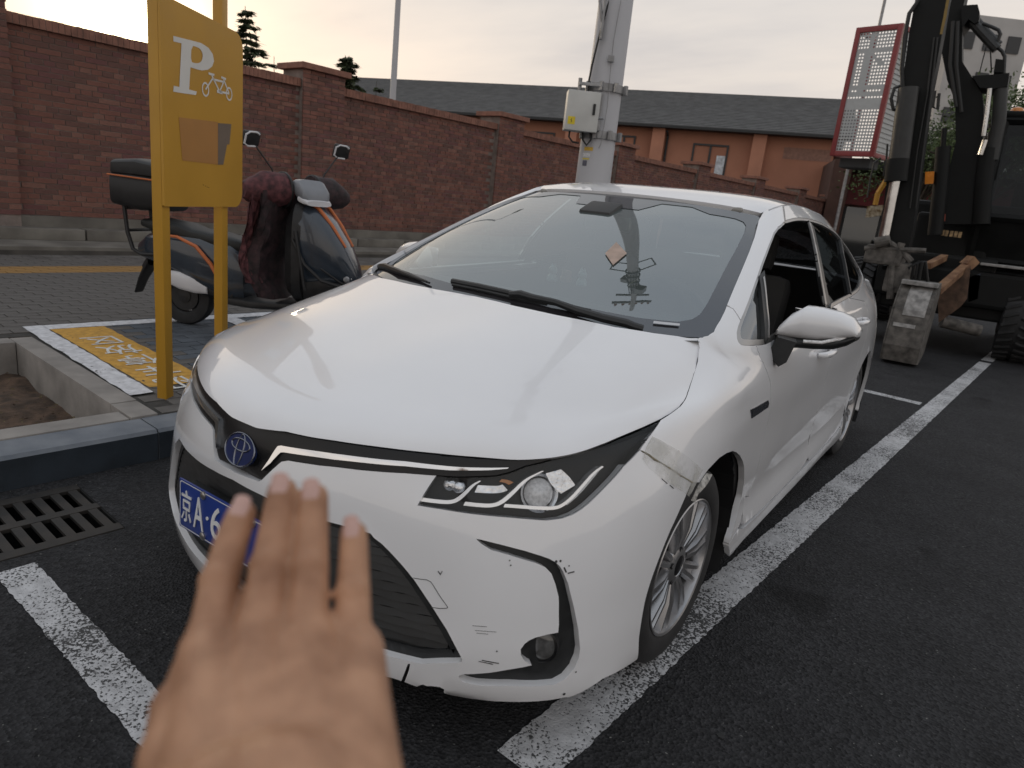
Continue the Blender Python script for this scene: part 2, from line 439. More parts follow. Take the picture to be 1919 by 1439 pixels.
# pavement bed (below the paving blocks); the planter hole stays open
def psheet(mb, s0, s1, n0, n1, dz):
    mb.add([sp(s0, n0, dz), sp(s1, n0, dz), sp(s1, n1, dz), sp(s0, n1, dz)], [(0, 3, 2, 1)])
PB = -.006
psheet(mb, .57, 60, 1.775, 7.36, PB); psheet(mb, -30, .57, 3.61, 7.36, PB); psheet(mb, -30, -3.2, 1.775, 3.61, PB)
structure('pavement_bed', mb, M_('paving_joint', (.045, .042, .038), rough=.95, var=.3, vscale=20))
# ---- planter
pl = empty('tree_pit', sn(-1.3, 2.7, 0), 'stone edged planting pit of bare soil sunk behind the kerb', 'planting pit')
pl.matrix_world = Matrix.Translation(sn(-1.3, 2.7, 0)) @ STREET
def edge_stone(s0, s1, n0, n1, h=.155, z=0):
    b = MB(); b.bbox(((s0+s1)/2+1.3, (n0+n1)/2-2.7, h-.15+z), (s1-s0-.004, n1-n0-.004, .30), .006); o = b.build('edging_stone', STONE, pl, smooth=True)
edge_stone(-.62, .445, 1.777, 1.91, .152); edge_stone(-1.72, -.62, 1.777, 1.91, .152); edge_stone(-3.2, -1.72, 1.777, 1.91, .152)
edge_stone(.447, .575, 1.777, 2.02, .157); edge_stone(.447, .575, 2.02, 3.605, .160)
edge_stone(-.4, .447, 3.46, 3.605, .163); edge_stone(-1.8, -.4, 3.46, 3.605, .163); edge_stone(-3.2, -1.8, 3.46, 3.605, .163)
SOIL = M_('dry_soil', (.075, .048, .030), rough=.95, var=.5, vscale=14, col2=(.12, .075, .05), bump=.8, bscale=40)
mb = MB(); ns, nn_ = 60, 26
gs = np.linspace(-1.95, 1.75, ns); gn = np.linspace(-.80, .77, nn_)
vs = [(s, n, -.055+.022*math.sin(s*5+n*3)*math.sin(n*7)+random.uniform(-.012, .012)) for s in gs for n in gn]
mb.add(vs, [(i*nn_+j, (i+1)*nn_+j, (i+1)*nn_+j+1, i*nn_+j+1) for i in range(ns-1) for j in range(nn_-1)])
mb.build('soil', SOIL, pl, smooth=True)
mb = MB()
for _ in range(900):                                         # dead leaves and crumbs
    c = Vector((random.uniform(-1.9, 1.72), random.uniform(-.77, .74), -.035+random.uniform(0, .02))); a = random.uniform(0, 6.3); r_ = random.uniform(.006, .018)
    q = Matrix.Rotation(a, 3, 'Z') @ Matrix.Rotation(random.uniform(-.6, .6), 3, 'X')
    mb.add([c+q @ Vector(p) for p in ((-r_, 0, 0), (0, -r_*.5, .003), (r_, 0, 0), (0, r_*.5, .003))], [(0, 1, 2, 3)])
o = mb.build('leaf_litter', M_('dead_leaf', (.10, .055, .03), rough=.9, var=.5, vscale=3, col2=(.14, .11, .05)), pl); tag(o, kind='stuff')
mb = MB()
for _ in range(260):                                         # weeds in the pit
    c = Vector((random.choice([random.uniform(-1.9, 1.7), random.uniform(.2, 1.2)]), random.uniform(-.77, .74), -.05)); a = random.uniform(0, 6.3); h = random.uniform(.015, .05); w = .003
    d = Vector((math.cos(a), math.sin(a), 0)); mb.add([c-d*w, c+d*w, c+d*.01+Vector((0, 0, h))+Vector((d.y, -d.x, 0))*h*.5], [(0, 1, 2)])
o = mb.build('weeds', M_('weed', (.045, .065, .02), rough=.9), pl); tag(o, kind='stuff')

# ---- paving blocks: grey, with a yellow guide strip and painted bay
PAVE = M_('paving_block', (.115, .105, .097), rough=.85, var=.28, vscale=5, col2=(.145, .135, .125), bump=.25, bscale=120)
PAVEY = M_('yellow_paving', (.30, .17, .055), rough=.85, var=.25, vscale=8, bump=.2, bscale=120)
PAVEB = M_('bluish_paving', (.085, .098, .115), rough=.85, var=.25, vscale=5, bump=.2, bscale=120)
YELP = roadpaint_mat('yellow_paint', (.55, .30, .05), wear=.30, scale=28)
WHTP = roadpaint_mat('white_paint', (.62, .62, .64), wear=.29, scale=30)
BL, BW = .20, .10
def block_mesh(name, mat, l=BL, w=BW):
    b = MB(); b.box((0, 0, -.03), (l-.005, w-.005, .06)); b.v = [(x*(.985 if z > -.01 else 1), y*(.975 if z > -.01 else 1), z) for x, y, z in b.v]
    return b.mesh(name, mat)
BM = {'g': block_mesh('paving_block', PAVE), 'y': block_mesh('paving_block', PAVEY), 'b': block_mesh('paving_block', PAVEB), 'Y': block_mesh('paving_block', YELP), 'W': block_mesh('paving_block', WHTP)}
BMAT = {'g': 0, 'y': 1, 'b': 2, 'Y': 3, 'W': 4}
cells = []
n0 = 1.80; row = 0
while n0 < 7.33:
    s0 = -3.0+(BL/2 if row % 2 else 0)
    while s0 < 22:
        s, n = s0+BL/2, n0+BW/2
        pit = n < 3.67 and s < .685
        if not pit:
            k = 'g'
            if 6.13 < n < 6.53: k = 'y'
            elif .57 < s < 5.6 and 2.1 < n < 3.9:
                k = 'b' if 1.2 < s else 'g'
            cells.append((s, n, k))
        s0 += BL
    n0 += BW; row += 1
pav = empty('pavement', sp(2, 4)); tag(pav, kind='structure')
tilt = Matrix.Rotation(.0123, 4, 'X')
def in_view(p):
    d = np.array(p)-CAM_LOC; z = d @ CAM_F
    if z < .3: return False
    x = 959.5+FPX*(d @ CAM_R)/z; y = 719.5-FPX*(d @ CAM_U)/z
    return -30 < x < 345 and 470 < y < 770
scored = sorted(cells, key=lambda c: (0 if in_view(sp(c[0], c[1])) else 1, np.linalg.norm(sp(c[0], c[1])-CAM_LOC)))
single, rest = scored[:300], scored[300:]
inv = pav.matrix_world.inverted()
for s, n, k in single:
    o = link('paving_block', BM[k], pav); p = sp(s, n, random.uniform(-.0008, .0008))-sp(2, 4)
    o.matrix_local = Matrix.Translation(p) @ STREET @ tilt @ Matrix.Rotation(random.uniform(-.006, .006), 4, 'Z') @ Matrix.Rotation(random.uniform(-.003, .003), 4, 'Y')
mb = MB(); base = [(-.5, -.5, -.03), (.5, -.5, -.03), (.5, .5, -.03), (-.5, .5, -.03), (-.492, -.485, 0), (.492, -.485, 0), (.492, .485, 0), (-.492, .485, 0)]
off0 = sp(2, 4)
for s, n, k in rest:
    p = sp(s, n, random.uniform(-.0008, .0008))-off0; mb.cur = BMAT[k]
    mb.add([p+S_*x*(BL-.005)+N_*y*(BW-.005)+Z_*(z+.0123*y*BW) for x, y, z in base], [(4, 5, 6, 7)[::-1], (0, 1, 5, 4)[::-1], (1, 2, 6, 5)[::-1], (2, 3, 7, 6)[::-1], (3, 0, 4, 7)[::-1]])
o = mb.build('paving_blocks', [PAVE, PAVEY, PAVEB, YELP, WHTP], pav); tag(o, kind='stuff')
# painted bay for bicycles: white frame, yellow strip
def sheet_paint(name, s0, s1, n0, n1, mat, dz=.0035):
    vs = []; ns = max(2, int((s1-s0)/.06)); nq = max(2, int((n1-n0)/.06)); j = lambda: random.uniform(-.006, .006)
    for i in range(ns+1):
        for k in range(nq+1):
            e = i in (0, ns); f_ = k in (0, nq)
            vs.append(sp(s0+(s1-s0)*i/ns+(j() if e else 0), n0+(n1-n0)*k/nq+(j() if f_ else 0), dz)-off0)
    mb = MB(); mb.add(vs, [(i*(nq+1)+k, (i+1)*(nq+1)+k, (i+1)*(nq+1)+k+1, i*(nq+1)+k+1) for i in range(ns) for k in range(nq)]); mb.build(name, mat, pav)
sheet_paint('white_line', .585, .705, 2.13, 3.86, WHTP); sheet_paint('white_line', .705, 5.6, 3.73, 3.86, WHTP); sheet_paint('white_line', 1.90, 2.03, 2.3, 3.73, WHTP)
sheet_paint('yellow_band', .715, 1.045, 2.22, 3.725, YELP)
# lettering painted on the yellow strip
LET = roadpaint_mat('lettering_paint', (.66, .66, .64), wear=.22, scale=40)
for i, ch in enumerate('区放停车机'):
    me = text_mesh(ch, .20, extrude=.0005); me.materials.append(LET)
    o = link('painted_lettering', me, pav)
    c = sp(.885, 3.33-i*.27, .006)-off0
    o.matrix_local = Matrix.Translation(c) @ STREET @ Matrix.Rotation(R(180), 4, 'Z') @ Matrix.Diagonal((1.15, 1.25, 1, 1))

# ---- low steps before the wall, pavement edge
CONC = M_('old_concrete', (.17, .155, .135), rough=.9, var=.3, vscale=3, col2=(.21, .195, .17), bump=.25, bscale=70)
CONCD = M_('dark_concrete', (.075, .068, .060), rough=.9, var=.3, vscale=4, bump=.25, bscale=70)  # darker concrete for the front face of the lower step
WN = 8.35
zr = .145+.0123*(7.33-1.75)
mb = MB()
def sbox(mb, s0, s1, n0, n1, z0, z1):
    mb.add([sn(s, n, z) for z in (z0, z1) for n in (n0, n1) for s in (s0, s1)], [(0, 1, 3, 2), (4, 6, 7, 5), (0, 4, 5, 1), (2, 3, 7, 6), (0, 2, 6, 4), (1, 5, 7, 3)])
steps = empty('wall_steps', sn(0, 7.8, 0), 'weathered concrete ledge and steps along the foot of the brick wall', 'ledge')
q = []
b = MB(); sbox(b, -12, 60, 7.33, 8.6, -.1, .300); b.build('lower_step', CONC, steps).matrix_parent_inverse = steps.matrix_world.inverted()
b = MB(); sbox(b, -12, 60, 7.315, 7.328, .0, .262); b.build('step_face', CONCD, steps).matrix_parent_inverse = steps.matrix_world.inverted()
me = None
for k in range(60):                                          # row of kerb blocks under the plinth
    s = -3.2+k*1.02
    b = MB(); b.bbox((0, 0, 0), (1.0, .22, .13), .008); 
    if me is None: me = b.mesh('plinth_block', CONC, smooth=True)
    o = link('plinth_block', me, steps); o.matrix_parent_inverse = steps.matrix_world.inverted()
    o.matrix_basis = Matrix.Translation(sn(s, 8.10, .365+random.uniform(-.004, .004))) @ STREET
steps_loc = steps.matrix_world.copy()
for o in steps.children:
    o.matrix_parent_inverse = Matrix.Translation(sn(0, 7.8, 0)).inverted()

# ---- the long brick wall with piers
wall = empty('brick_wall', sn(10, WN, 0), 'long red brick boundary wall with coped piers behind the pavement', 'brick wall')
WINV = Matrix.Translation(sn(10, WN, 0)).inverted()
def wchild(o): o.parent = wall; o.matrix_parent_inverse = WINV; return o
MORT = M_('mortar', (.22, .18, .16), rough=.95, var=.25, vscale=8, bump=.3, bscale=90)
BR = [M_('brick_%s' % n_, c, rough=.88, var=.25, vscale=9, bump=.3, bscale=80) for n_, c in (('red', (.190, .083, .063)), ('dark', (.140, .070, .057)), ('pale', (.215, .105, .080)), ('plum', (.155, .068, .062)))]
COPE = M_('coping_brick', (.24, .115, .083), rough=.88, var=.25, vscale=8, bump=.25, bscale=80)
ZB, ZT = .555, 2.635
mb = MB(); sbox(mb, -14, 60, WN+.010, WN+.36, .40, ZT); wchild(mb.build('wall_core', MORT))
mb = MB(); sbox(mb, -14, 60, WN-.10, WN+.02, .42, ZB); 
mb.v = [tuple(p) for p in mb.v]; wchild(mb.build('plinth', CONC))
# bricks
LB, HB, JB = .24, .053, .010
pitch_z = HB+JB; nz_rows = int((ZT-ZB)/pitch_z); pitch_z = (ZT-ZB)/nz_rows
bm_ = MB(); bm_.box((0, 0, 0), (1, 1, 1)); brick_me = [bm_.mesh('brick', BR[i]) for i in range(4)]
bricks = []
PIERS = [1.45+4.47*k for k in range(-1, 12)]
def pier_at(s): return any(abs(s-p) < .40 for p in PIERS)
for r_ in range(nz_rows):
    z = ZB+(r_+.5)*pitch_z; s = -3.5+(.125 if r_ % 2 else 0)
    if r_ % 4 == 3: s += .06
    while s < 34:
        l = LB if not (r_ % 4 == 3) else .115
        if not pier_at(s+l/2): bricks.append((s+l/2, z, l, WN))
        s += l+JB
    for p in PIERS:                                          # pier courses stand proud
        off_ = .06 if r_ % 2 else 0
        s = p-.375+(-off_ if off_ else 0)
        x0 = p-.375
        while x0 < p+.375-.02:
            l = min(LB if x0 > p-.374 or not off_ else .12, p+.375-x0); bricks.append((x0+l/2, z, l, WN-.12)); x0 += l+JB
# piers rise above the coping
for p in PIERS:
    for r_ in range(4):
        z = ZT+(r_+.5)*pitch_z; x0 = p-.375
        while x0 < p+.36:
            l = min(LB if not (r_ % 2 and x0 < p-.37) else .12, p+.375-x0); bricks.append((x0+l/2, z, l, WN-.12)); x0 += l+JB
def wview(s, z):
    d = sn(s, WN, z)-CAM_LOC; zz = d @ CAM_F
    if zz < 1: return 9
    x = 959.5+FPX*(d @ CAM_R)/zz; y = 719.5-FPX*(d @ CAM_U)/zz
    if x < -20 or x > 285 or y < -20: return 2
    return 0 if x < 285 and y > 120 else 1
bricks.sort(key=lambda b: (wview(b[0], b[1]), np.linalg.norm(sn(b[0], WN, b[1])-CAM_LOC)))
jit = lambda: random.uniform(-.0025, .0025)
for s, z, l, n in bricks[:300]:
    o = link('brick', brick_me[random.choice((0, 0, 0, 1, 1, 2, 3))]); wchild(o)
    o.matrix_basis = Matrix.Translation(sn(s, n+.03+jit(), z+jit()*.5)) @ STREET @ Matrix.Diagonal((l, .06, HB, 1))
mb = MB()
for s, z, l, n in bricks[300:]:
    mb.cur = random.choice((0, 0, 0, 1, 1, 2, 3)); d = jit()
    s0, s1, z0, z1 = s-l/2, s+l/2, z-HB/2+jit()*.5, z+HB/2
    mb.add([sn(s0, n+d, z0), sn(s1, n+d, z0), sn(s1, n+d, z1), sn(s0, n+d, z1), sn(s0, n+.03, z0), sn(s1, n+.03, z0), sn(s1, n+.03, z1), sn(s0, n+.03, z1)],
           [(0, 1, 2, 3), (0, 4, 5, 1), (3, 2, 6, 7), (0, 3, 7, 4), (1, 5, 6, 2)])
o = wchild(mb.build('bricks', BR)); tag(o, kind='stuff')
# pier cores and caps, coping courses
capm = None
mb = MB()
for p in PIERS: sbox(mb, p-.366, p+.366, WN-.11, WN+.45, .42, ZT+4*pitch_z-.004)
wchild(mb.build('pier_core', MORT))
for p in PIERS:
    b = MB(); b.bbox((0, 0, 0), (.88, .70, .085), .006); o = wchild(b.build('pier_cap', COPE)); o.matrix_basis = Matrix.Translation(sn(p, WN+.165, ZT+4*pitch_z+.043)) @ STREET
    # soldier bricks round the cap
for i, p in enumerate(PIERS[:-1]):
    a, c = p+.378, PIERS[i+1]-.378; n = int((c-a)/.063)
    b = MB()
    for k in range(n):                                       # coping of bricks on edge
        s = a+(k+.5)*(c-a)/n; w = (c-a)/n-.006; dz = random.uniform(-.003, .003)
        b.add([sn(s-w/2, WN-.055+dz, ZT), sn(s+w/2, WN-.055+dz, ZT), sn(s+w/2, WN-.055+dz, ZT+.115+dz), sn(s-w/2, WN-.055+dz, ZT+.115+dz), sn(s-w/2, WN+.42, ZT), sn(s+w/2, WN+.42, ZT), sn(s+w/2, WN+.42, ZT+.115+dz), sn(s-w/2, WN+.42, ZT+.115+dz)],
              [(0, 1, 2, 3), (3, 2, 6, 7), (0, 4, 5, 1), (5, 4, 7, 6), (0, 3, 7, 4), (1, 5, 6, 2)])
    o = wchild(b.build('coping', COPE)); tag(o, kind='stuff')
b = MB(); 
for i, p in enumerate(PIERS[:-1]): sbox(b, p+.377, PIERS[i+1]-.377, WN-.048, WN+.41, ZT+.002, ZT+.108)
wchild(b.build('coping_bed', MORT))

# ---- brick hall behind the wall
ORG = M_('orange_render', (.40, .18, .115), rough=.9, var=.14, vscale=.6, col2=(.43, .20, .13), bump=.1, bscale=30)
ORG2 = M_('orange_pilaster', (.46, .215, .14), rough=.9, var=.1, vscale=1)
ROOFM = M_('grey_shingle', (.118, .120, .122), rough=.85, var=.2, vscale=2, bump=.2, bscale=40)
FASC = M_('dark_fascia', (.03, .032, .034), rough=.7)
WFR = M_('window_frame_dark', (.03, .032, .035), rough=.5)
PANE = coated_glass('window_pane', (.10, .11, .12), .05, rough=.04)
CORNER = ondepth(1562, 294, 33.0); az = R(-103); FD = np.array([math.sin(az), math.cos(az), 0]); FN = np.array([FD[1], -FD[0], 0])
if FN @ (CAM_LOC-CORNER) < 0: FN = -FN
FC0 = np.array([CORNER[0], CORNER[1], 0.0])
def fpt(px, py): return onplane(px, py, FC0, FN)
def fl_(p): return float((p-FC0) @ FD), float(p[2])
def F(t, o, z): return FC0+FD*t+FN*o+Z_*z
ze = fl_(fpt(1562, 255))[1]; 
hall = empty('brick_hall', FC0, 'orange rendered hall with a long grey shingle roof beyond the wall', 'building')
HINV = Matrix.Translation(FC0).inverted()
def hchild(o, p=hall): o.parent = p; o.matrix_parent_inverse = HINV; return o
def fbox(mb, t0, t1, o0, o1, z0, z1):
    mb.add([F(t, o, z) for z in (z0, z1) for o in (o0, o1) for t in (t0, t1)], [(0, 1, 3, 2), (4, 6, 7, 5), (0, 4, 5, 1), (2, 3, 7, 6), (0, 2, 6, 4), (1, 5, 7, 3)])
LEN = 62.0
mb = MB(); fbox(mb, 0, LEN, -16, 0, 0, ze); hchild(mb.build('wall', ORG))
# roof slopes in courses of shingle
ridge = onplane(1565, 185, F(0, -8, 0), FN)[2]
rf = MB(); nc = 26; th = .05
for k in range(nc):
    o0, z0 = .75-(8.75)*k/nc, ze-.05+(ridge-ze+.05)*k/nc; o1, z1 = .75-8.75*(k+1)/nc, ze-.05+(ridge-ze+.05)*(k+1)/nc
    rf.add([F(-.7, o0, z0), F(LEN, o0, z0), F(LEN, o0, z0+th), F(-.7, o0, z0+th), F(-.7, o1, z1), F(LEN, o1, z1)], [(0, 1, 2, 3), (3, 2, 5, 4)])
rf.add([F(-.7, -8, ridge), F(LEN, -8, ridge), F(LEN, -16.5, ze), F(-.7, -16.5, ze)], [(0, 1, 2, 3)])
hchild(rf.build('roof', ROOFM))
mb = MB(); fbox(mb, -.72, LEN, .66, .76, ze-.17, ze-.05); fbox(mb, -.72, LEN, 0, .66, ze-.17, ze-.14); hchild(mb.build('fascia', FASC))
mb = MB(); mb.add([F(-.3, 0, ze), F(-.3, -8, ridge-.1), F(-.3, -16, ze)], [(0, 1, 2)]); hchild(mb.build('gable', ORG))
for px in ((1236, 260), (1424, 270)):
    t = fl_(fpt(*px))[0]; b = MB(); fbox(b, t-.32, t+.32, 0, .42, 0, ze-.175); hchild(b.build('pilaster', ORG2))
for k in range(1, 9):
    t = fl_(fpt(1236, 260))[0]+k*4.7; b = MB(); fbox(b, t-.32, t+.32, 0, .42, 0, ze-.175); hchild(b.build('pilaster', ORG2))
t = fl_(fpt(1250, 270))[0]; b = MB(); b.tube([F(t, .1, 0), F(t, .1, ze-.5), F(t, .45, ze-.3)], .06, 8); hchild(b.build('downpipe', FASC))
def window(pa, pb):
    a = fl_(fpt(*pa)); c = fl_(fpt(*pb)); t0, t1 = min(a[0], c[0]), max(a[0], c[0]); z0, z1 = min(a[1], c[1]), max(a[1], c[1])
    fr_ = MB(); w = .09
    fbox(fr_, t0, t1, -.02, .07, z1-w, z1); fbox(fr_, t0, t1, -.02, .07, z0, z0+w); fbox(fr_, t0, t0+w, -.02, .069, z0+w, z1-w); fbox(fr_, t1-w, t1, -.02, .069, z0+w, z1-w); fbox(fr_, (t0+t1)/2-.05, (t0+t1)/2+.05, -.02, .068, z0+w, z1-w)
    wo = hchild(fr_.build('window', WFR)); g_ = MB(); fbox(g_, t0+w, t1-w, .005, .02, z0+w, z1-w); hchild(g_.build('pane', PANE), wo)
    wo2 = wo; return t0, t1, z0, z1
wi = window((1300, 268), (1357, 330)); window((985, 245), (1035, 300)); window((1150, 252), (1186, 300))
for k in range(3): 
    t0 = wi[0]+(k+2)*9.4
b = MB(); fbox(b, wi[0]+.10, wi[0]+.52, .075, .09, wi[2]+.05, wi[2]+.95); hchild(b.build('window_notice', M_('notice_paper', (.55, .58, .62), rough=.8, var=.3, vscale=6)))
pa = fl_(fpt(1462, 275)); pb = fl_(fpt(1556, 304)); b = MB(); fbox(b, min(pa[0], pb[0]), max(pa[0], pb[0])-.2, 0, .012, pb[1], pa[1]); hchild(b.build('faded_patch', M_('faded_patch', (.27, .15, .115), rough=.9)))

# lower annex with the red shop front, right of the hall
AC = ondepth(1566, 340, 29.5); AC0 = np.array([AC[0], AC[1], 0]); 
annex = empty('annex', AC0, 'dark brown entrance annex with red fascia and glass doors beside the hall', 'building')
AINV = Matrix.Translation(AC0).inverted(); AD = np.array([math.sin(R(72)), math.cos(R(72)), 0]); AN = np.array([AD[1], -AD[0], 0]); AN = AN if AN @ (CAM_LOC-AC0) > 0 else -AN
def A(t, o, z): return AC0+AD*t+AN*o+Z_*z
def abox(mb, t0, t1, o0, o1, z0, z1):
    mb.add([A(t, o, z) for z in (z0, z1) for o in (o0, o1) for t in (t0, t1)], [(0, 1, 3, 2), (4, 6, 7, 5), (0, 4, 5, 1), (2, 3, 7, 6), (0, 2, 6, 4), (1, 5, 7, 3)])
def achild(mb, name, mat): o = mb.build(name, mat); o.parent = annex; o.matrix_parent_inverse = AINV; return o
za = onplane(1600, 300, AC0, AN)[2]
mb = MB(); abox(mb, -.2, .55, -8, 0, 0, za); abox(mb, .55, 12, -8, -1.2, 0, za); achild(mb, 'wall', M_('brown_brick', (.085, .045, .035), rough=.9, var=.2, vscale=3))
mb = MB(); abox(mb, .55, 12, -1.2, .25, za-.25, za); achild(mb, 'canopy', FASC)
mb = MB(); abox(mb, .7, 12, -1.2, -1.05, za-1.75, za-.45); achild(mb, 'red_fascia', M_('red_fascia', (.16, .012, .015), rough=.5))
mb = MB(); abox(mb, .7, 12, -1.19, -1.08, .1, za-1.85); achild(mb, 'shop_glass', PANE)
for k in range(6):
    mb = MB(); abox(mb, .7+k*1.5, .8+k*1.5, -1.2, -1.02, .1, za-1.85); achild(mb, 'door_frame', SATIN_W if 'SATIN_W' in globals() else FASC)

# pale apartment block far off, seen between the digger's arms
PC = ondepth(1745, 230, 60.0); PC0 = np.array([PC[0], PC[1], 0]); tower = empty('pale_block', PC0, 'pale grey rendered building far off between the digger arms', 'building')
mb = MB(); ad = np.array([CAM_R[0], CAM_R[1], 0]); ad /= np.linalg.norm(ad); an = np.array([ad[1], -ad[0], 0])
tz = ondepth(1800, 40, 60.0)[2]; w_ = (ondepth(1885, 150, 60)-ondepth(1742, 150, 60)) @ ad
vs = [PC0+ad*t+an*o+Z_*z for z in (0, tz) for o in (0, -9) for t in (0, w_)]
mb.add(vs, [(0, 1, 3, 2), (4, 6, 7, 5), (0, 4, 5, 1), (2, 3, 7, 6), (0, 2, 6, 4), (1, 5, 7, 3)]); o = mb.build('wall', M_('pale_render', (.42, .41, .40), rough=.9, var=.1, vscale=.5)); o.parent = tower; o.matrix_parent_inverse = Matrix.Translation(PC0).inverted()
for k in range(4):
    for j in range(3):
        b = MB(); c = PC0+ad*(w_*(.2+.3*j))+an*.02+Z_*(tz-2.0-k*3); b.box(c, (.06, .06, .06)); b.v = [tuple(c+ad*x*1.1+an*.1*y+Z_*z*1.3) for x in (-.5, .5) for y in (-1, 1) for z in (-.5, .5)]; b.f = [(0, 1, 3, 2), (4, 6, 7, 5), (0, 4, 5, 1), (2, 3, 7, 6), (0, 2, 6, 4), (1, 5, 7, 3)]
        o = b.build('window', WFR); o.parent = tower; o.matrix_parent_inverse = Matrix.Translation(PC0).inverted()

# ---- poles
POLEM = M_('pole_white', (.46, .46, .48), rough=.55, var=.08, vscale=2.5, stretch=(1, 1, .3))
GALV = M_('galvanised', (.27, .27, .275), rough=.45, metal=.6, var=.25, vscale=12)
CABLE = M_('black_cable', (.012, .012, .012), rough=.6)
pc = ondepth(1111, 340, 6.0)
pb_ = np.array([pc[0], pc[1], .17]); POLE = empty('utility_pole', pb_, 'white tapered utility pole with meter box and clamps behind the car roof', 'utility pole')
def pol(mb, name, mat, **k): o = mb.build(name, mat, POLE, **k); o.matrix_parent_inverse = Matrix.Translation(pb_).inverted(); return o
def prad(z): return .150-.0115*(z-1.5)*.66
mb = MB(); mb.lathe([(0, prad(0)), (2, prad(2)), (4, prad(4)), (7, prad(7)), (10, prad(10)), (10.05, .02)], pb_, (0, 0, 1), 40); pol(mb, 'shaft', POLEM, smooth=True)
vdir = np.array([CAM_LOC[0]-pb_[0], CAM_LOC[1]-pb_[1], 0]); vdir /= np.linalg.norm(vdir); vr = np.array([-vdir[1], vdir[0], 0])      # towards viewer / to the viewer's right
if vr @ CAM_R < 0: vr = -vr
def pz(px, py): 
    return onplane(px, py, pb_, vdir)[2]
for py in (168, 256):
    z = pz(1130, py); r_ = prad(z)+.006; mb = MB(); mb.lathe([(-.03, r_), (.03, r_), (.03, r_+.012), (-.03, r_+.012), (-.03, r_)], (pb_[0], pb_[1], z), (0, 0, 1), 36)
    for a in (-50, -10, 30, 75):
        d = vdir*math.cos(R(a))+vr*math.sin(R(a)); c = np.array([pb_[0], pb_[1], z])+d*(r_+.03); mb.bbox(c, (.03, .03, .075), .004)
    pol(mb, 'pole_clamp', GALV)
bx = onplane(1090, 210, pb_+vdir*.16, vdir); u_ = vr
def vm(c, a=0):
    f_ = Vector(vdir); r_ = Vector(vr); mm = Matrix(((r_.x, f_.x, 0), (r_.y, f_.y, 0), (r_.z, f_.z, 1))); return Matrix.Rotation(R(a), 3, 'Z') @ mm
mb = MB(); mb.bbox(bx, (.27, .16, .31), .008, vm(0, 8)); pol(mb, 'meter_box', M_('meter_box', (.50, .50, .48), rough=.5, var=.06), smooth=True)
q = vm(0, 8)
mb = MB(); mb.box(Vector(bx)+q @ Vector((.09, .084, .02)), (.02, .012, .085), q); pol(mb, 'box_lock', CABLE)
mb = MB(); c = Vector(bx)+q @ Vector((-.085, .0815, -.08)); mb.add([c+q @ Vector((-.03, 0, -.03)), c+q @ Vector((.03, 0, -.03)), c+q @ Vector((.03, 0, .03)), c+q @ Vector((-.03, 0, .03))], [(0, 1, 2, 3)]); o = pol(mb, 'warning_label', M_('warning_yellow', (.65, .5, .02), rough=.5))
mb = MB(); c = c+q @ Vector((0, .0008, 0)); mb.add([c+q @ Vector(p) for p in ((-.004, 0, -.02), (.008, 0, -.002), (-.001, 0, -.002), (.004, 0, .02), (-.009, 0, .0), (.0, 0, 0))], [(0, 1, 2), (3, 4, 5)]); pol(mb, 'warning_bolt', CABLE)
mb = MB()
def vp(px, py, o): return onplane(px, py, pb_+vdir*o, vdir)
mb.tube([vp(1142, 0, .12), vp(1133, 30, .13), vp(1121, 75, .14), vp(1110, 120, .15), vp(1104, 150, .15), vp(1101, 180, .14)], .008, 6)
mb.tube([vp(1068, 243, .14), vp(1066, 256, .16), vp(1073, 266, .17), vp(1085, 268, .16)], .008, 6)
mb.tube([vp(1092, 244, .14), vp(1092, 262, .18), vp(1099, 272, .18), vp(1107, 262, .17), vp(1106, 245, .15)], .009, 6)
mb.tube([vp(1099, 170, .14), vp(1096, 178, .14)], .006, 6)
pol(mb, 'cables', CABLE, smooth=True)
mb = MB(); mb.tube([vp(1085, 178, .15), vp(1088, 146, .15)], .016, 6); mb.bbox(vp(1124, 205, .17), (.03, .03, .26), .004, vm(0)); mb.bbox(vp(1114, 235, .18), (.09, .05, .09), .008, vm(0)); mb.tube([vp(1113, 222, .19), vp(1131, 222, .19)], .012, 6); mb.bbox(vp(1108, 158, .18), (.20, .02, .025), .004, vm(0))
pol(mb, 'bracket', GALV)
mb = MB(); mb.tube([vp(1124, 0, .16), vp(1128, 40, .16)], .012, 6); mb.bbox(vp(1132, 20, .16), (.02, .03, .42), .003, vm(0)); pol(mb, 'cable_cover', GALV)
mb = MB(); mb.tube([vp(1164, 0, .15), vp(1150, 75, .158), vp(1146, 112, .16), vp(1138, 200, .165), vp(1126, 270, .17), vp(1122, 278, .17)], .003, 5); mb.bbox(vp(1145, 110, .165), (.05, .02, .05), .004, vm(0)); pol(mb, 'earth_wire', GALV)
LBL = [((1102, 281), (.085, .030), (.60, .38, .05)), ((1098, 292), (.075, .030), (.62, .62, .63)), ((1097, 299), (.072, .012), (.60, .50, .08)), ((1095, 307), (.045, .045), (.10, .10, .13))]
for i, (px, (w, h), c) in enumerate(LBL):
    z = pz(px[0], px[1]); off_ = (onplane(*px, pb_+vdir*.15, vdir)-pb_) @ vr; r_ = prad(z)+.003; a0 = math.asin(max(-.95, min(.95, off_/r_))); n = 6; vs = []
    for k in range(n+1):
        a = a0+(k/n-.5)*w/r_
        d = vdir*math.cos(a)+vr*math.sin(a)
        for zz in (z-h/2, z+h/2): vs.append(np.array([pb_[0], pb_[1], zz])+d*r_)
    b = MB(); b.add(vs, [(2*k, 2*k+2, 2*k+3, 2*k+1) for k in range(n)]); pol(b, 'pole_label', M_('label_%d' % i, c, rough=.6, var=.35 if i in (0, 1) else .1, vscale=90))
z = pz(1119, 279); 
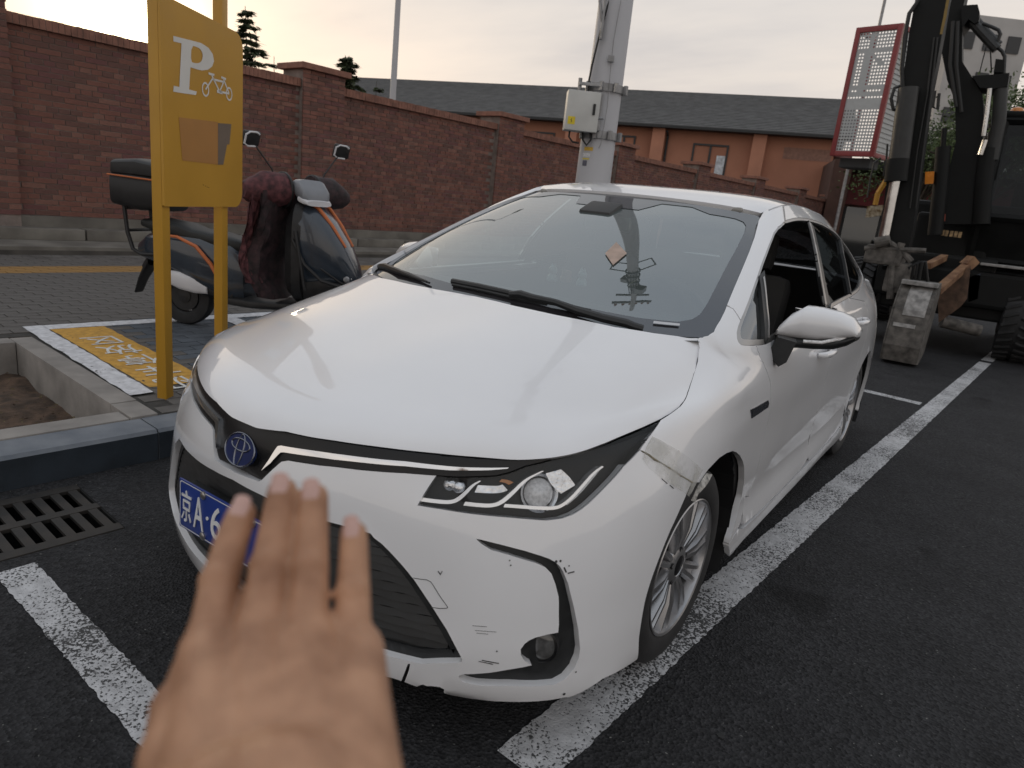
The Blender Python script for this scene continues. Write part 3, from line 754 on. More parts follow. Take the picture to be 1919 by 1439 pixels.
# head of the pole: cross-arms, insulators, cable loops (seen mirrored in the windscreen)
mb = MB()
for z, l in ((8.9, 1.0), (9.6, 1.3)):
    mb.bbox((pb_[0], pb_[1], z), (l, .07, .08), .005, Matrix.Rotation(R(20), 3, 'Z'))
mb.bbox((pb_[0]+.2, pb_[1], 8.2), (.3, .25, .5), .02); mb.bbox((pb_[0]-.22, pb_[1]+.05, 7.6), (.2, .2, .3), .02)
for z in (6.8, 7.1, 7.5, 7.9): mb.lathe([(-.04, prad(z)+.02), (.04, prad(z)+.02), (.04, prad(z)+.05), (-.04, prad(z)+.05)], (pb_[0], pb_[1], z), (0, 0, 1), 20)
pol(mb, 'cross_arms', GALV)
mb = MB()
for k in range(6):
    a = R(20); o = (-.55+k*.22); mb.lathe([(0, .03), (.05, .05), (.08, .03), (.12, .05), (.16, .02)], (pb_[0]+o*math.cos(a), pb_[1]+o*math.sin(a), 9.64), (0, 0, 1), 10)
pol(mb, 'insulators', M_('insulator', (.25, .10, .06), rough=.3))
mb = MB()
for s in (1, -1): mb.tube([(pb_[0], pb_[1], 6.3)+s*vr*.1, (pb_[0], pb_[1], 6.1)+s*vr*.35, (pb_[0], pb_[1], 6.5)+s*vr*.45, (pb_[0], pb_[1], 6.8)+s*vr*.14], .02, 6)
for k in range(5): mb.tube([(pb_[0], pb_[1], 6.8)+vr*(.13-.06*k)+vdir*.14, (pb_[0], pb_[1], 8.5)+vr*(.12-.06*k)+vdir*.13], .012, 5)
pol(mb, 'cable_bundle', CABLE, smooth=True)

lp = ondepth(736, 184, 17.0); lb = np.array([lp[0], lp[1], 0]); b = empty('lamp_post', lb, 'slim white lamp post standing behind the brick wall', 'lamp post')
mb = MB(); mb.lathe([(0, .09), (3.3, .075), (8.5, .055)], lb, (0, 0, 1), 16, cap=True); o = mb.build('shaft', POLEM, b, smooth=True); o.matrix_parent_inverse = Matrix.Translation(lb).inverted()
mb = MB(); mb.tube([lb+Z_*8.4, lb+Z_*8.7+S_*.3, lb+Z_*8.8+S_*1.2], .035, 8); mb.bbox(lb+Z_*8.78+S_*1.4, (.25, .6, .1), .03); o = mb.build('lamp_arm', POLEM, b); o.matrix_parent_inverse = Matrix.Translation(lb).inverted()
lp = ondepth(1648, 47, 24.0); lb = np.array([lp[0], lp[1], 0]); b = empty('flag_pole', lb, 'thin grey pole rising behind the red framed sign', 'pole')
mb = MB(); mb.lathe([(0, .06), (11, .05)], lb, (0, 0, 1), 12, cap=True); o = mb.build('shaft', GALV, b, smooth=True); o.matrix_parent_inverse = Matrix.Translation(lb).inverted()
mb = MB(); mb.lathe([(11, .08), (11.12, .06), (11.16, .0)], lb, (0, 0, 1), 12); o = mb.build('finial', GALV, b); o.matrix_parent_inverse = Matrix.Translation(lb).inverted()

# ---- trees
BARK = M_('bark', (.055, .042, .032), rough=.95, var=.3, vscale=9, bump=.5, bscale=30)
NEED = M_('conifer_needles', (.040, .060, .028), rough=.9, var=.4, vscale=2, col2=(.065, .085, .035))
LEAF = M_('broad_leaves', (.045, .075, .022), rough=.8, var=.4, vscale=1.5, col2=(.085, .12, .035))
def conifer(base, h, w, label, seed, dens=1.0):
    rnd = random.Random(seed); t = empty('conifer', base, label, 'tree', 'trees beyond the wall'); inv_ = Matrix.Translation(base).inverted(); b = Vector(base)
    tr = MB(); lean = Vector((rnd.uniform(-.03, .03)*h, rnd.uniform(-.03, .03)*h, 0))
    tr.tube([b, b+lean*.5+Vector((0, 0, h*.5)), b+lean+Vector((0, 0, h*.98))], [.12, .05, .010], 8)
    cr = MB(); nl = int(20*dens)
    for i in range(nl):
        f_ = .12+.86*i/nl; z = h*f_; L = w*(1-f_)**.8*rnd.uniform(.65, 1.2)+.15
        for k in range(rnd.randint(4, 6)):
            a = rnd.uniform(0, 6.28); l = L*rnd.uniform(.55, 1.15); d = Vector((math.cos(a), math.sin(a), 0)); p0 = b+lean*f_+Vector((0, 0, z))
            pts = [p0, p0+d*l*.5+Vector((0, 0, .02*l)), p0+d*l+Vector((0, 0, -.12*l+rnd.uniform(-.1, .15)*l))]
            tr.tube(pts, [.03, .02, .008], 5)
            for m_ in range(int(46*dens*max(.5, l))):
                u = rnd.uniform(.05, 1.0); c = pts[0].lerp(pts[2], u)+Vector((rnd.uniform(-.12, .12), rnd.uniform(-.12, .12), rnd.uniform(-.10, .10)))*(.5+l*.3); s = rnd.uniform(.07, .17)
                e1 = (d+Vector((rnd.uniform(-.8, .8), rnd.uniform(-.8, .8), rnd.uniform(-.5, .1)))).normalized(); e2 = e1.cross(Vector((rnd.uniform(-1, 1), rnd.uniform(-1, 1), 1))).normalized()
                cr.add([c-e1*s, c+e2*s*.34, c+e1*s*1.3, c-e2*s*.34], [(0, 1, 2, 3)])
    o = tr.build('trunk', BARK, t, smooth=True); o.matrix_parent_inverse = inv_; o = cr.build('crown', NEED, t); o.matrix_parent_inverse = inv_
def treetop(px, py, dep): p = ondepth(px, py, dep); return np.array([p[0], p[1], 0.0]), p[2]
for (px, py, dep, w, lab, dn) in ((474, 5, 26, 1.9, 'tall dark conifer rising above the wall beside the yellow sign', 1.3), (519, 101, 34, 1.6, 'small pale distant conifer between the tall one and the brick pier', .7),
                                  (655, 99, 24, 1.7, 'bushy conifer poking above the wall just right of the brick pier', 1.5), (704, 148, 38, 2.2, 'low feathery conifer top beside the lamp post', .7)):
    b, h = treetop(px, py, dep); conifer(b, h, w, lab, px, dn)
def broadleaf(base, h, rad, label, seed, n=2600, size=.13):
    rnd = random.Random(seed); t = empty('leafy_tree', base, label, 'tree', 'leafy trees behind the digger'); inv_ = Matrix.Translation(base).inverted(); b = Vector(base)
    tr = MB(); top = b+Vector((0, 0, h*.5)); tr.tube([b, b+Vector((.1, .05, h*.25)), top], [.22, .18, .12], 10); cr = MB(); cl = []
    for k in range(26):
        a = rnd.uniform(0, 6.28); e = rnd.uniform(-.2, 1.2); d = Vector((math.cos(a)*math.cos(e), math.sin(a)*math.cos(e), math.sin(e))); c = b+Vector((0, 0, h*.62))+Vector((d.x*rad, d.y*rad, d.z*h*.36))*rnd.uniform(.45, 1.0)
        tr.tube([top.lerp(b, rnd.uniform(0, .35)), top.lerp(c, .6)+Vector((0, 0, .1)), c], [.07, .04, .012], 6); cl.append((c, rnd.uniform(.35, .75)*rad*.5))
    for _ in range(n):
        c, r_ = rnd.choice(cl); p = c+Vector((rnd.gauss(0, .55), rnd.gauss(0, .55), rnd.gauss(0, .45)))*r_; s = rnd.uniform(.6, 1.3)*size
        e1 = Vector((rnd.uniform(-1, 1), rnd.uniform(-1, 1), rnd.uniform(-1, .6))).normalized(); e2 = e1.orthogonal().normalized(); cr.add([p-e1*s*.5, p+e2*s*.28, p+e1*s*.6, p-e2*s*.28], [(0, 1, 2, 3)])
    o = tr.build('trunk', BARK, t, smooth=True); o.matrix_parent_inverse = inv_; o = cr.build('crown', LEAF, t); o.matrix_parent_inverse = inv_
for (px, py, dep, rad, lab, n) in ((1905, 120, 22, 2.4, 'leafy tree showing above the digger cab at the frame edge', 7000), (1752, 225, 27, 2.2, 'leafy tree seen through the gap between digger arm and boom', 7000), (1960, 230, 30, 3.0, 'leafy tree behind the digger cab, darkest of the group', 5000)):
    b, h = treetop(px, py, dep); broadleaf(b, h, rad, lab, px, n)
# ================================================================== the car
# ---- smooth surfaces from control nets
def knots(P):
    P = np.array(P, float); d = np.linalg.norm(np.diff(P, axis=0), axis=-1)
    while d.ndim > 1: d = d.mean(axis=1)
    return np.concatenate([[0], np.cumsum(d)])
def hermite_weights(k, x):
    """rows: weights of each control point for parameter values x (C1 cubic, finite-difference tangents)"""
    k = np.asarray(k); x = np.clip(np.asarray(x, float), k[0], k[-1]); n = len(k)
    D = np.zeros((n, n))
    for i in range(n):
        if i == 0: D[0, 0] = -1/(k[1]-k[0]); D[0, 1] = 1/(k[1]-k[0])
        elif i == n-1: D[i, i] = 1/(k[i]-k[i-1]); D[i, i-1] = -1/(k[i]-k[i-1])
        else:
            a = k[i]-k[i-1]; b = k[i+1]-k[i]
            D[i, i-1] = -b/(a*(a+b)); D[i, i+1] = a/(b*(a+b)); D[i, i] = (b-a)/(a*b)
    j = np.clip(np.searchsorted(k, x, side='right')-1, 0, n-2)
    h = k[j+1]-k[j]; t = (x-k[j])/h
    Wt = np.zeros((len(x), n)); r = np.arange(len(x))
    h00 = 2*t**3-3*t**2+1; h10 = t**3-2*t**2+t; h01 = -2*t**3+3*t**2; h11 = t**3-t**2
    Wt[r, j] += h00; Wt[r, j+1] += h01
    Wt += (h10*h)[:, None]*D[j] + (h11*h)[:, None]*D[j+1]
    return Wt
class Surf:
    def __init__(self, net, ku=None, kv=None, res=0.02, mask=None):
        self.C = np.array(net, float)                       # [u][v][3]
        self.ku = knots(self.C) if ku is None else np.array(ku)
        self.kv = knots(self.C.transpose(1, 0, 2)) if kv is None else np.array(kv)
        nu = max(8, int(self.ku[-1]/res)); nv = max(6, int(self.kv[-1]/res))
        self.us = np.linspace(0, self.ku[-1], nu); self.vs = np.linspace(0, self.kv[-1], nv)
        G = self.grid(self.us, self.vs); self.G = G
        vs = G.reshape(-1, 3); fs = []; self.tri = []
        for i in range(nu-1):
            for j in range(nv-1):
                if mask and not mask(self.us[i], self.vs[j]): continue
                a, b, c, d = i*nv+j, (i+1)*nv+j, (i+1)*nv+j+1, i*nv+j+1
                fs += [(a, b, c), (a, c, d)]
        self.fs = fs; self.nv = nv
        self.bvh = BVHTree.FromPolygons([Vector(p) for p in vs], fs)
        self.flat = vs
    def grid(self, u, v):
        return np.einsum('ui,vj,ijk->uvk', hermite_weights(self.ku, u), hermite_weights(self.kv, v), self.C)
    def at(self, uv):
        uv = np.atleast_2d(np.array(uv, float))
        return np.einsum('ni,nj,ijk->nk', hermite_weights(self.ku, uv[:, 0]), hermite_weights(self.kv, uv[:, 1]), self.C)
    def nrm(self, uv):
        uv = np.atleast_2d(np.array(uv, float)); e = 0.004
        du = self.at(uv+[e, 0])-self.at(uv-[e, 0]); dv = self.at(uv+[0, e])-self.at(uv-[0, e])
        n = np.cross(du, dv); return n/np.maximum(np.linalg.norm(n, axis=1, keepdims=True), 1e-9)*self.sign
    sign = 1.0
    def _param(self, loc, fi):
        ids = self.fs[fi]; a, b, c = (Vector(self.flat[i]) for i in ids)
        uvs = [Vector((self.us[i//self.nv], self.vs[i % self.nv], 0)) for i in ids]
        w = geometry.barycentric_transform(loc, a, b, c, *uvs) if hasattr(geometry, 'barycentric_transform') else None
        return (w.x, w.y)
    def hit(self, o, d):
        loc, n, fi, dist = self.bvh.ray_cast(Vector(o), Vector(d).normalized())
        if loc is None: return None
        return self._param(loc, fi)
    def px(self, p):
        h = self.hit(CAM_LOC, ray(*p))
        if h is None:                                       # just off the rim: closest place to the ray
            d = ray(*p); d = d/np.linalg.norm(d)
            used = np.unique(np.array(self.fs).ravel())
            q = self.flat[used]-CAM_LOC; t = q @ d; dist = np.linalg.norm(q-t[:, None]*d, axis=1)
            i = used[dist.argmin()]; h = (self.us[i//self.nv], self.vs[i % self.nv])
        return h
    def tr(self, *pts): return [self.px(p) for p in pts]
    def side(self, y, z): return self.hit((3, y, z), (-1, 0, 0))

from mathutils import interpolate
import mathutils
def _bary(loc, a, b, c, u0, u1, u2):
    v0 = b-a; v1 = c-a; v2 = loc-a
    d00 = v0.dot(v0); d01 = v0.dot(v1); d11 = v1.dot(v1); d20 = v2.dot(v0); d21 = v2.dot(v1); den = d00*d11-d01*d01
    v = (d11*d20-d01*d21)/den; w = (d00*d21-d01*d20)/den
    return u0*(1-v-w)+u1*v+u2*w
def _param(self, loc, fi):
    ids = self.fs[fi]; a, b, c = (Vector(self.flat[i]) for i in ids)
    uvs = [Vector((self.us[i//self.nv], self.vs[i % self.nv], 0)) for i in ids]
    w = _bary(loc, a, b, c, *uvs); return (w.x, w.y)
Surf._param = _param

def resample(loop, step, closed=True):
    out = []; n = len(loop)
    for i in range(n if closed else n-1):
        a = np.array(loop[i], float); b = np.array(loop[(i+1) % n], float)
        k = max(1, int(math.ceil(np.linalg.norm(b-a)/step)))
        out += [tuple(a+(b-a)*t/k) for t in range(k)]
    if not closed: out.append(tuple(loop[-1]))
    return out
def chaikin(pts, closed=False, it=1):
    for _ in range(it):
        o = []; n = len(pts)
        if not closed: o.append(pts[0])
        for i in range(n if closed else n-1):
            a = np.array(pts[i]); b = np.array(pts[(i+1) % n])
            o += [tuple(a*.75+b*.25), tuple(a*.25+b*.75)]
        if not closed: o.append(pts[-1])
        pts = o
    return pts
def area2(l):
    l = np.array(l); x, y = l[:, 0], l[:, 1]; return float((x*np.roll(y, -1)-np.roll(x, -1)*y).sum())
def inset(loop, d):
    """offset a closed loop inwards by d"""
    l = np.array(loop, float)
    keep = np.linalg.norm(l-np.roll(l, 1, axis=0), axis=1) > 1e-6; l = l[keep]
    s = 1 if area2(l) > 0 else -1
    e = np.roll(l, -1, axis=0)-l; e /= np.maximum(np.linalg.norm(e, axis=1, keepdims=True), 1e-9)
    n = np.stack([-e[:, 1], e[:, 0]], 1)*s
    m_ = n+np.roll(n, 1, axis=0); m_ /= np.maximum((m_*m_).sum(1, keepdims=True), 0.5)/2
    return [tuple(p) for p in l+m_*d]
def inpoly(P, loop):
    l = np.array(loop); x, y = P[:, 0], P[:, 1]; r = np.zeros(len(P), bool); j = len(l)-1
    for i in range(len(l)):
        xi, yi = l[i]; xj, yj = l[j]
        if yi != yj:
            c = ((yi > y) != (yj > y)) & (x < (xj-xi)*(y-yi)/(yj-yi)+xi); r ^= c
        j = i
    return r
def panel_data(sf, outline, holes=(), step=0.03, bstep=0.012, gap=0.0015, off=0.0, flange=0.012, offs=None):
    loops = [resample(inset(resample(outline, bstep), gap), bstep*1.4)]
    loops += [resample(inset(resample(h, bstep), -gap if gap else 0), bstep*1.4) for h in holes]
    V = []; E = []
    for l in loops:
        b = len(V); V += l; E += [(b+i, b+(i+1) % len(l)) for i in range(len(l))]
    nb = len(V); A = np.array(loops[0]); lo = A.min(0); hi = A.max(0)
    gu = np.arange(lo[0]+step*.37, hi[0], step); gv = np.arange(lo[1]+step*.37, hi[1], step)
    gx, gy = np.meshgrid(gu, gv); Gp = np.stack([gx.ravel(), gy.ravel()], 1)
    if len(Gp):
        ok = inpoly(Gp, loops[0])
        for h in loops[1:]: ok &= ~inpoly(Gp, h)
        Gp = Gp[ok]
        if len(Gp):
            Bp = np.array(V); keep = np.ones(len(Gp), bool)
            for i0 in range(0, len(Gp), 512):
                d = ((Gp[i0:i0+512, None]-Bp[None])**2).sum(-1).min(1); keep[i0:i0+512] = d > (bstep*.8)**2
            Gp = Gp[keep]
        V = V+[tuple(p) for p in Gp]
    res = geometry.delaunay_2d_cdt([Vector(p) for p in V], E, [], 0, 1e-7)
    uv = np.array([tuple(p) for p in res[0]]); F = np.array([f for f in res[2]])
    c = uv[F].mean(1); ok = inpoly(c, loops[0])
    for h in loops[1:]: ok &= ~inpoly(c, h)
    F = F[ok]
    P = sf.at(uv); n = sf.nrm(uv)
    if offs is not None: P = P+n*offs(uv)[:, None]
    elif off: P = P+n*off
    # orient faces with the surface normal
    fn = np.cross(P[F[:, 1]]-P[F[:, 0]], P[F[:, 2]]-P[F[:, 0]])
    fl = (fn*n[F].mean(1)).sum(1) < 0; F[fl] = F[fl][:, ::-1]
    verts = [tuple(p) for p in P]; faces = [tuple(int(i) for i in f) for f in F]; sharp = []
    if flange:
        cnt = {}
        for f in faces:
            for i in range(3):
                a, b = f[i], f[(i+1) % 3]
                cnt[(a, b)] = 1
        be = [(a, b) for (a, b) in cnt if (b, a) not in cnt]
        mp = {}
        for a, b in be:
            for q in (a, b):
                if q not in mp:
                    mp[q] = len(verts); verts.append(tuple(P[q]-n[q]*flange))
        for a, b in be:
            faces.append((b, a, mp[a], mp[b])); sharp.append((a, b))
    return verts, faces, sharp
def panel_mesh(name, datas, mat, mirror=False):
    verts = []; faces = []; sharp = set()
    for v, f, s in datas:
        b = len(verts); verts += v; faces += [tuple(b+i for i in q) for q in f]; sharp |= {tuple(sorted((b+x, b+y))) for x, y in s}
    if mirror:
        verts = [(-x, y, z) for x, y, z in verts]; faces = [q[::-1] for q in faces]
    me = bpy.data.meshes.new(name); me.from_pydata(verts, [], faces); me.materials.append(mat)
    me.polygons.foreach_set('use_smooth', [True]*len(me.polygons))
    at = me.attributes.new('sharp_edge', 'BOOLEAN', 'EDGE')
    ev = np.empty(len(me.edges)*2, int); me.edges.foreach_get('vertices', ev); ev = ev.reshape(-1, 2)
    at.data.foreach_set('value', [tuple(sorted((int(a), int(b)))) in sharp for a, b in ev])
    me.update(); return me

# ---- control net of the body side (front centre -> left flank -> rear)
# columns r0..r8 from the sill edge up to the bonnet / belt line
net = []
def st(*rows): net.append([tuple(map(float, r)) for r in rows])
st((0,.075,.155),(0,.045,.17),(0,.022,.27),(0,.014,.38),(0,.006,.50),(0,-.002,.60),(0,.020,.685),(0,.036,.722),(0,.047,.742))
st((.13,.08,.155),(.13,.05,.17),(.13,.028,.27),(.13,.020,.38),(.13,.014,.50),(.13,.012,.60),(.13,.037,.69),(.13,.050,.725),(.13,.062,.745))
st((.27,.10,.155),(.27,.072,.17),(.27,.047,.27),(.27,.040,.38),(.27,.037,.50),(.27,.045,.61),(.27,.070,.70),(.27,.083,.732),(.27,.094,.750))
st((.42,.145,.155),(.42,.115,.17),(.42,.090,.27),(.42,.086,.38),(.42,.088,.50),(.42,.104,.615),(.42,.133,.70),(.42,.148,.735),(.42,.161,.754))
st((.545,.195,.155),(.55,.165,.17),(.55,.140,.27),(.55,.140,.38),(.55,.150,.50),(.55,.176,.62),(.55,.215,.703),(.55,.232,.738),(.55,.247,.757))
st((.64,.245,.155),(.65,.215,.17),(.65,.190,.27),(.65,.195,.38),(.645,.212,.50),(.645,.252,.625),(.64,.290,.708),(.637,.306,.744),(.635,.318,.762))
st((.725,.315,.155),(.74,.285,.17),(.737,.262,.27),(.735,.270,.38),(.73,.293,.50),(.725,.340,.63),(.714,.378,.716),(.706,.393,.755),(.70,.402,.774))
st((.80,.40,.155),(.815,.375,.17),(.812,.362,.27),(.806,.372,.38),(.80,.395,.50),(.79,.445,.635),(.774,.482,.724),(.760,.498,.770),(.748,.507,.790))
st((.86,.62,.155),(.879,.61,.175),(.887,.61,.27),(.885,.61,.38),(.881,.61,.50),(.866,.62,.64),(.832,.635,.738),(.808,.645,.790),(.786,.650,.810))
st((.865,.78,.16),(.884,.78,.18),(.895,.78,.27),(.898,.78,.38),(.897,.78,.50),(.885,.78,.64),(.863,.785,.75),(.835,.785,.818),(.800,.785,.838))
st((.86,.95,.165),(.88,.95,.18),(.893,.95,.27),(.897,.95,.38),(.898,.95,.50),(.893,.95,.645),(.880,.95,.760),(.850,.945,.850),(.786,.92,.862))
st((.86,1.06,.165),(.88,1.06,.183),(.893,1.06,.27),(.896,1.06,.38),(.897,1.06,.50),(.893,1.06,.645),(.884,1.05,.765),(.853,1.03,.872),(.757,1.03,.914))
st((.86,1.16,.165),(.88,1.16,.185),(.892,1.16,.27),(.893,1.16,.38),(.894,1.16,.50),(.891,1.155,.645),(.886,1.14,.770),(.855,1.12,.885),(.718,1.122,.982))
st((.86,1.25,.165),(.88,1.25,.187),(.890,1.25,.27),(.888,1.25,.38),(.890,1.25,.50),(.889,1.24,.645),(.887,1.22,.775),(.860,1.19,.885),(.775,1.14,.972))
st((.86,1.36,.165),(.88,1.36,.188),(.890,1.36,.27),(.881,1.36,.38),(.886,1.35,.50),(.887,1.34,.645),(.887,1.32,.775),(.866,1.28,.885),(.822,1.20,.952))
st((.86,1.78,.165),(.882,1.78,.19),(.892,1.78,.27),(.874,1.78,.38),(.882,1.78,.50),(.886,1.77,.645),(.889,1.77,.78),(.870,1.76,.888),(.840,1.75,.962))
st((.86,2.35,.165),(.884,2.35,.19),(.893,2.35,.27),(.874,2.35,.38),(.882,2.35,.50),(.886,2.35,.645),(.890,2.35,.785),(.872,2.35,.90),(.844,2.35,.982))
st((.86,2.9,.165),(.885,2.9,.19),(.893,2.9,.27),(.878,2.9,.38),(.885,2.9,.50),(.888,2.9,.65),(.891,2.9,.795),(.872,2.9,.915),(.842,2.9,1.0))
st((.86,3.28,.165),(.884,3.28,.19),(.892,3.28,.27),(.890,3.28,.38),(.892,3.28,.50),(.892,3.28,.66),(.890,3.29,.80),(.867,3.3,.93),(.832,3.3,1.015))
st((.86,3.64,.17),(.878,3.64,.20),(.89,3.64,.28),(.897,3.64,.38),(.898,3.64,.50),(.895,3.64,.665),(.884,3.65,.81),(.853,3.65,.945),(.806,3.65,1.03))
st((.82,4.05,.18),(.853,4.05,.21),(.862,4.05,.29),(.867,4.05,.39),(.870,4.05,.50),(.865,4.05,.665),(.846,4.05,.82),(.808,4.03,.96),(.742,4.02,1.05))
st((.76,4.35,.20),(.785,4.35,.22),(.795,4.35,.3),(.80,4.35,.4),(.803,4.35,.50),(.80,4.35,.665),(.785,4.34,.82),(.75,4.32,.965),(.70,4.30,1.06))
st((.64,4.54,.2),(.66,4.56,.22),(.68,4.585,.3),(.69,4.59,.4),(.695,4.59,.50),(.69,4.58,.665),(.68,4.56,.82),(.64,4.53,.975),(.57,4.48,1.07))
st((.32,4.60,.2),(.33,4.62,.22),(.34,4.645,.3),(.345,4.65,.4),(.35,4.65,.50),(.35,4.64,.665),(.34,4.62,.82),(.32,4.58,.98),(.28,4.53,1.075))
st((0,4.61,.2),(0,4.63,.22),(0,4.655,.3),(0,4.66,.4),(0,4.66,.50),(0,4.65,.665),(0,4.63,.82),(0,4.59,.98),(0,4.54,1.077))
I_W = 12                                                     # first station that carries the glasshouse
GH = {12: [(.690,1.30,1.070),(.656,1.50,1.162),(.622,1.71,1.252),(.590,1.90,1.322),(.564,2.058,1.376)],
      13: [(.745,1.31,1.060),(.708,1.52,1.157),(.667,1.73,1.252),(.627,1.92,1.333),(.587,2.09,1.398)],
      14: [(.789,1.36,1.045),(.747,1.57,1.150),(.700,1.79,1.250),(.652,1.99,1.341),(.594,2.16,1.413)],
      15: [(.803,1.80,1.050),(.760,1.90,1.152),(.708,2.02,1.257),(.650,2.15,1.354),(.594,2.28,1.426)],
      16: [(.808,2.36,1.070),(.763,2.38,1.170),(.708,2.42,1.270),(.645,2.47,1.370),(.587,2.50,1.438)],
      17: [(.805,2.90,1.080),(.758,2.90,1.175),(.702,2.90,1.270),(.639,2.90,1.364),(.580,2.90,1.431)],
      18: [(.794,3.30,1.090),(.745,3.30,1.175),(.690,3.28,1.262),(.627,3.26,1.346),(.569,3.25,1.408)],
      19: [(.766,3.63,1.100),(.718,3.60,1.175),(.666,3.57,1.250),(.609,3.53,1.318),(.558,3.48,1.370)],
      20: [(.708,3.93,1.115),(.667,3.84,1.180),(.622,3.75,1.240),(.577,3.67,1.290),(.537,3.60,1.325)]}
for i, row in enumerate(net):
    if i in GH: row += GH[i]
    elif i < 12:
        x, y, z = row[8]; f = 0.95
        row += [(x*(1-.04*k), y+.03*k, z+.018*k) for k in range(1, 6)]
    else:
        x, y, z = row[8]; row += [(x*(1-.05*k), y-.05*k, z+.004*k) for k in range(1, 6)]
half = np.array(net)
full = np.concatenate([half[::-1][:-1]*np.array([-1, 1, 1]), half])
NI = len(half)
ku = knots(full[:, 4:5]); U0 = ku[NI-1]                      # U0: centre line of the nose
kv = knots(half[15:18].transpose(1, 0, 2)); V8 = kv[8]
U_W = ku[NI-1+I_W]-U0
def side_mask(u, v):
    a = abs(u-U0); return v < V8-1e-6 or (U_W-1e-6 <= a < ku[NI-1+20]-U0+1e-6)
BODY = Surf(full, ku, kv, 0.018, side_mask)
BODY.sign = -1.0 if (BODY.nrm([(U0+2.5, kv[4])])[0][0] < 0) else 1.0
if BODY.nrm([(U0+2.5, kv[4])])[0][0] < 0: BODY.sign *= -1
def mir(uvs): return [(2*U0-u, v) for u, v in uvs]
def T(*pts): return BODY.tr(*pts)
def YZ(*pts): return [BODY.side(y, z) for y, z in pts]

# bonnet, windscreen, roof nets (right half mirrored)
def sym_net(rows, ext=0.0):
    a = np.array(rows, float)
    if ext: a = np.concatenate([a, a[:, -1:]+ext*(a[:, -1:]-a[:, -2:-1])], 1)
    a = a; l = a[:, ::-1][:, :-1]*np.array([-1, 1, 1]); return np.concatenate([l, a], 1).transpose(1, 0, 2)
HOOD = Surf(sym_net([
 [(0,.026,.730),(.2,.052,.731),(.4,.140,.735),(.55,.236,.742),(.64,.308,.750),(.71,.392,.766),(.762,.55,.789),(.803,.74,.800)],
 [(0,.036,.752),(.2,.063,.755),(.4,.150,.759),(.55,.246,.763),(.638,.320,.769),(.704,.408,.782),(.757,.575,.802),(.799,.755,.816)],
 [(0,.075,.778),(.2,.100,.781),(.4,.185,.785),(.55,.280,.788),(.634,.355,.791),(.697,.45,.801),(.750,.62,.819),(.796,.785,.832)],
 [(0,.25,.838),(.2,.27,.841),(.4,.34,.840),(.55,.42,.836),(.634,.49,.832),(.70,.585,.833),(.748,.735,.843),(.792,.865,.850)],
 [(0,.48,.903),(.2,.49,.906),(.4,.54,.901),(.55,.61,.893),(.634,.67,.884),(.70,.755,.878),(.746,.865,.878),(.782,.940,.868)],
 [(0,.74,.960),(.2,.75,.963),(.4,.79,.957),(.55,.84,.948),(.634,.88,.937),(.70,.925,.923),(.742,.985,.914),(.768,1.000,.897)],
 [(0,.93,1.000),(.2,.94,1.001),(.4,.975,.996),(.55,1.015,.989),(.634,1.045,.980),(.69,1.075,.968),(.722,1.095,.958),(.742,1.075,.935)],
 [(0,.985,1.008),(.2,.995,1.008),(.4,1.03,1.003),(.55,1.07,.996),(.634,1.095,.989),(.69,1.115,.982),(.720,1.13,.976),(.735,1.11,.955)]], ext=.7), res=0.015)
if HOOD.nrm([(HOOD.ku[-1]/2, HOOD.kv[-1]/2)])[0][2] < 0: HOOD.sign = -1.0
_b = [(0,.925,.972),(.2,.938,.972),(.4,.978,.972),(.55,1.030,.973),(.66,1.090,.975),(.733,1.155,.978)]
_t = [(0,1.925,1.400),(.2,1.935,1.399),(.36,1.960,1.395),(.47,1.995,1.390),(.53,2.027,1.383),(.566,2.058,1.376)]
rows = []
for t in (0, .25, .5, .75, 1):
    rows.append([tuple(np.array(a)*(1-t)+np.array(b)*t+np.array((0, -.016, .030))*(4*t*(1-t))*(1-.2*i/5)) for i, (a, b) in enumerate(zip(_b, _t))])
WIND = Surf(sym_net(rows, ext=.6), res=0.02)
if WIND.nrm([(WIND.ku[-1]/2, WIND.kv[-1]/2)])[0][2] < 0: WIND.sign = -1.0
ROOF = Surf(sym_net([
 [(0,1.926,1.407),(.2,1.936,1.405),(.36,1.961,1.400),(.47,1.996,1.393),(.53,2.028,1.386),(.566,2.060,1.380)],
 [(0,2.06,1.437),(.2,2.07,1.436),(.36,2.09,1.431),(.48,2.12,1.424),(.545,2.14,1.417),(.592,2.16,1.412)],
 [(0,2.42,1.470),(.2,2.42,1.469),(.36,2.43,1.465),(.48,2.45,1.456),(.545,2.47,1.446),(.590,2.49,1.437)],
 [(0,2.90,1.466),(.2,2.90,1.465),(.36,2.90,1.460),(.48,2.90,1.450),(.54,2.90,1.440),(.580,2.90,1.431)],
 [(0,3.30,1.428),(.2,3.30,1.427),(.35,3.29,1.423),(.46,3.27,1.417),(.53,3.26,1.412),(.567,3.25,1.407)],
 [(0,3.62,1.345),(.2,3.62,1.344),(.35,3.61,1.341),(.44,3.60,1.337),(.5,3.6,1.331),(.537,3.60,1.325)]]), res=0.03)
if ROOF.nrm([(ROOF.ku[-1]/2, ROOF.kv[-1]/2)])[0][2] < 0: ROOF.sign = -1.0
BACK = Surf(sym_net([
 [(0,3.62,1.343),(.2,3.62,1.342),(.44,3.60,1.335),(.537,3.60,1.323)],
 [(0,3.88,1.215),(.2,3.88,1.214),(.49,3.84,1.200),(.62,3.76,1.240)],
 [(0,4.10,1.098),(.25,4.09,1.097),(.55,4.05,1.085),(.742,4.02,1.048)],
 [(0,4.35,1.090),(.25,4.34,1.089),(.5,4.32,1.082),(.70,4.30,1.058)],
 [(0,4.53,1.077),(.25,4.52,1.076),(.45,4.50,1.072),(.57,4.48,1.067)]]), res=0.03)
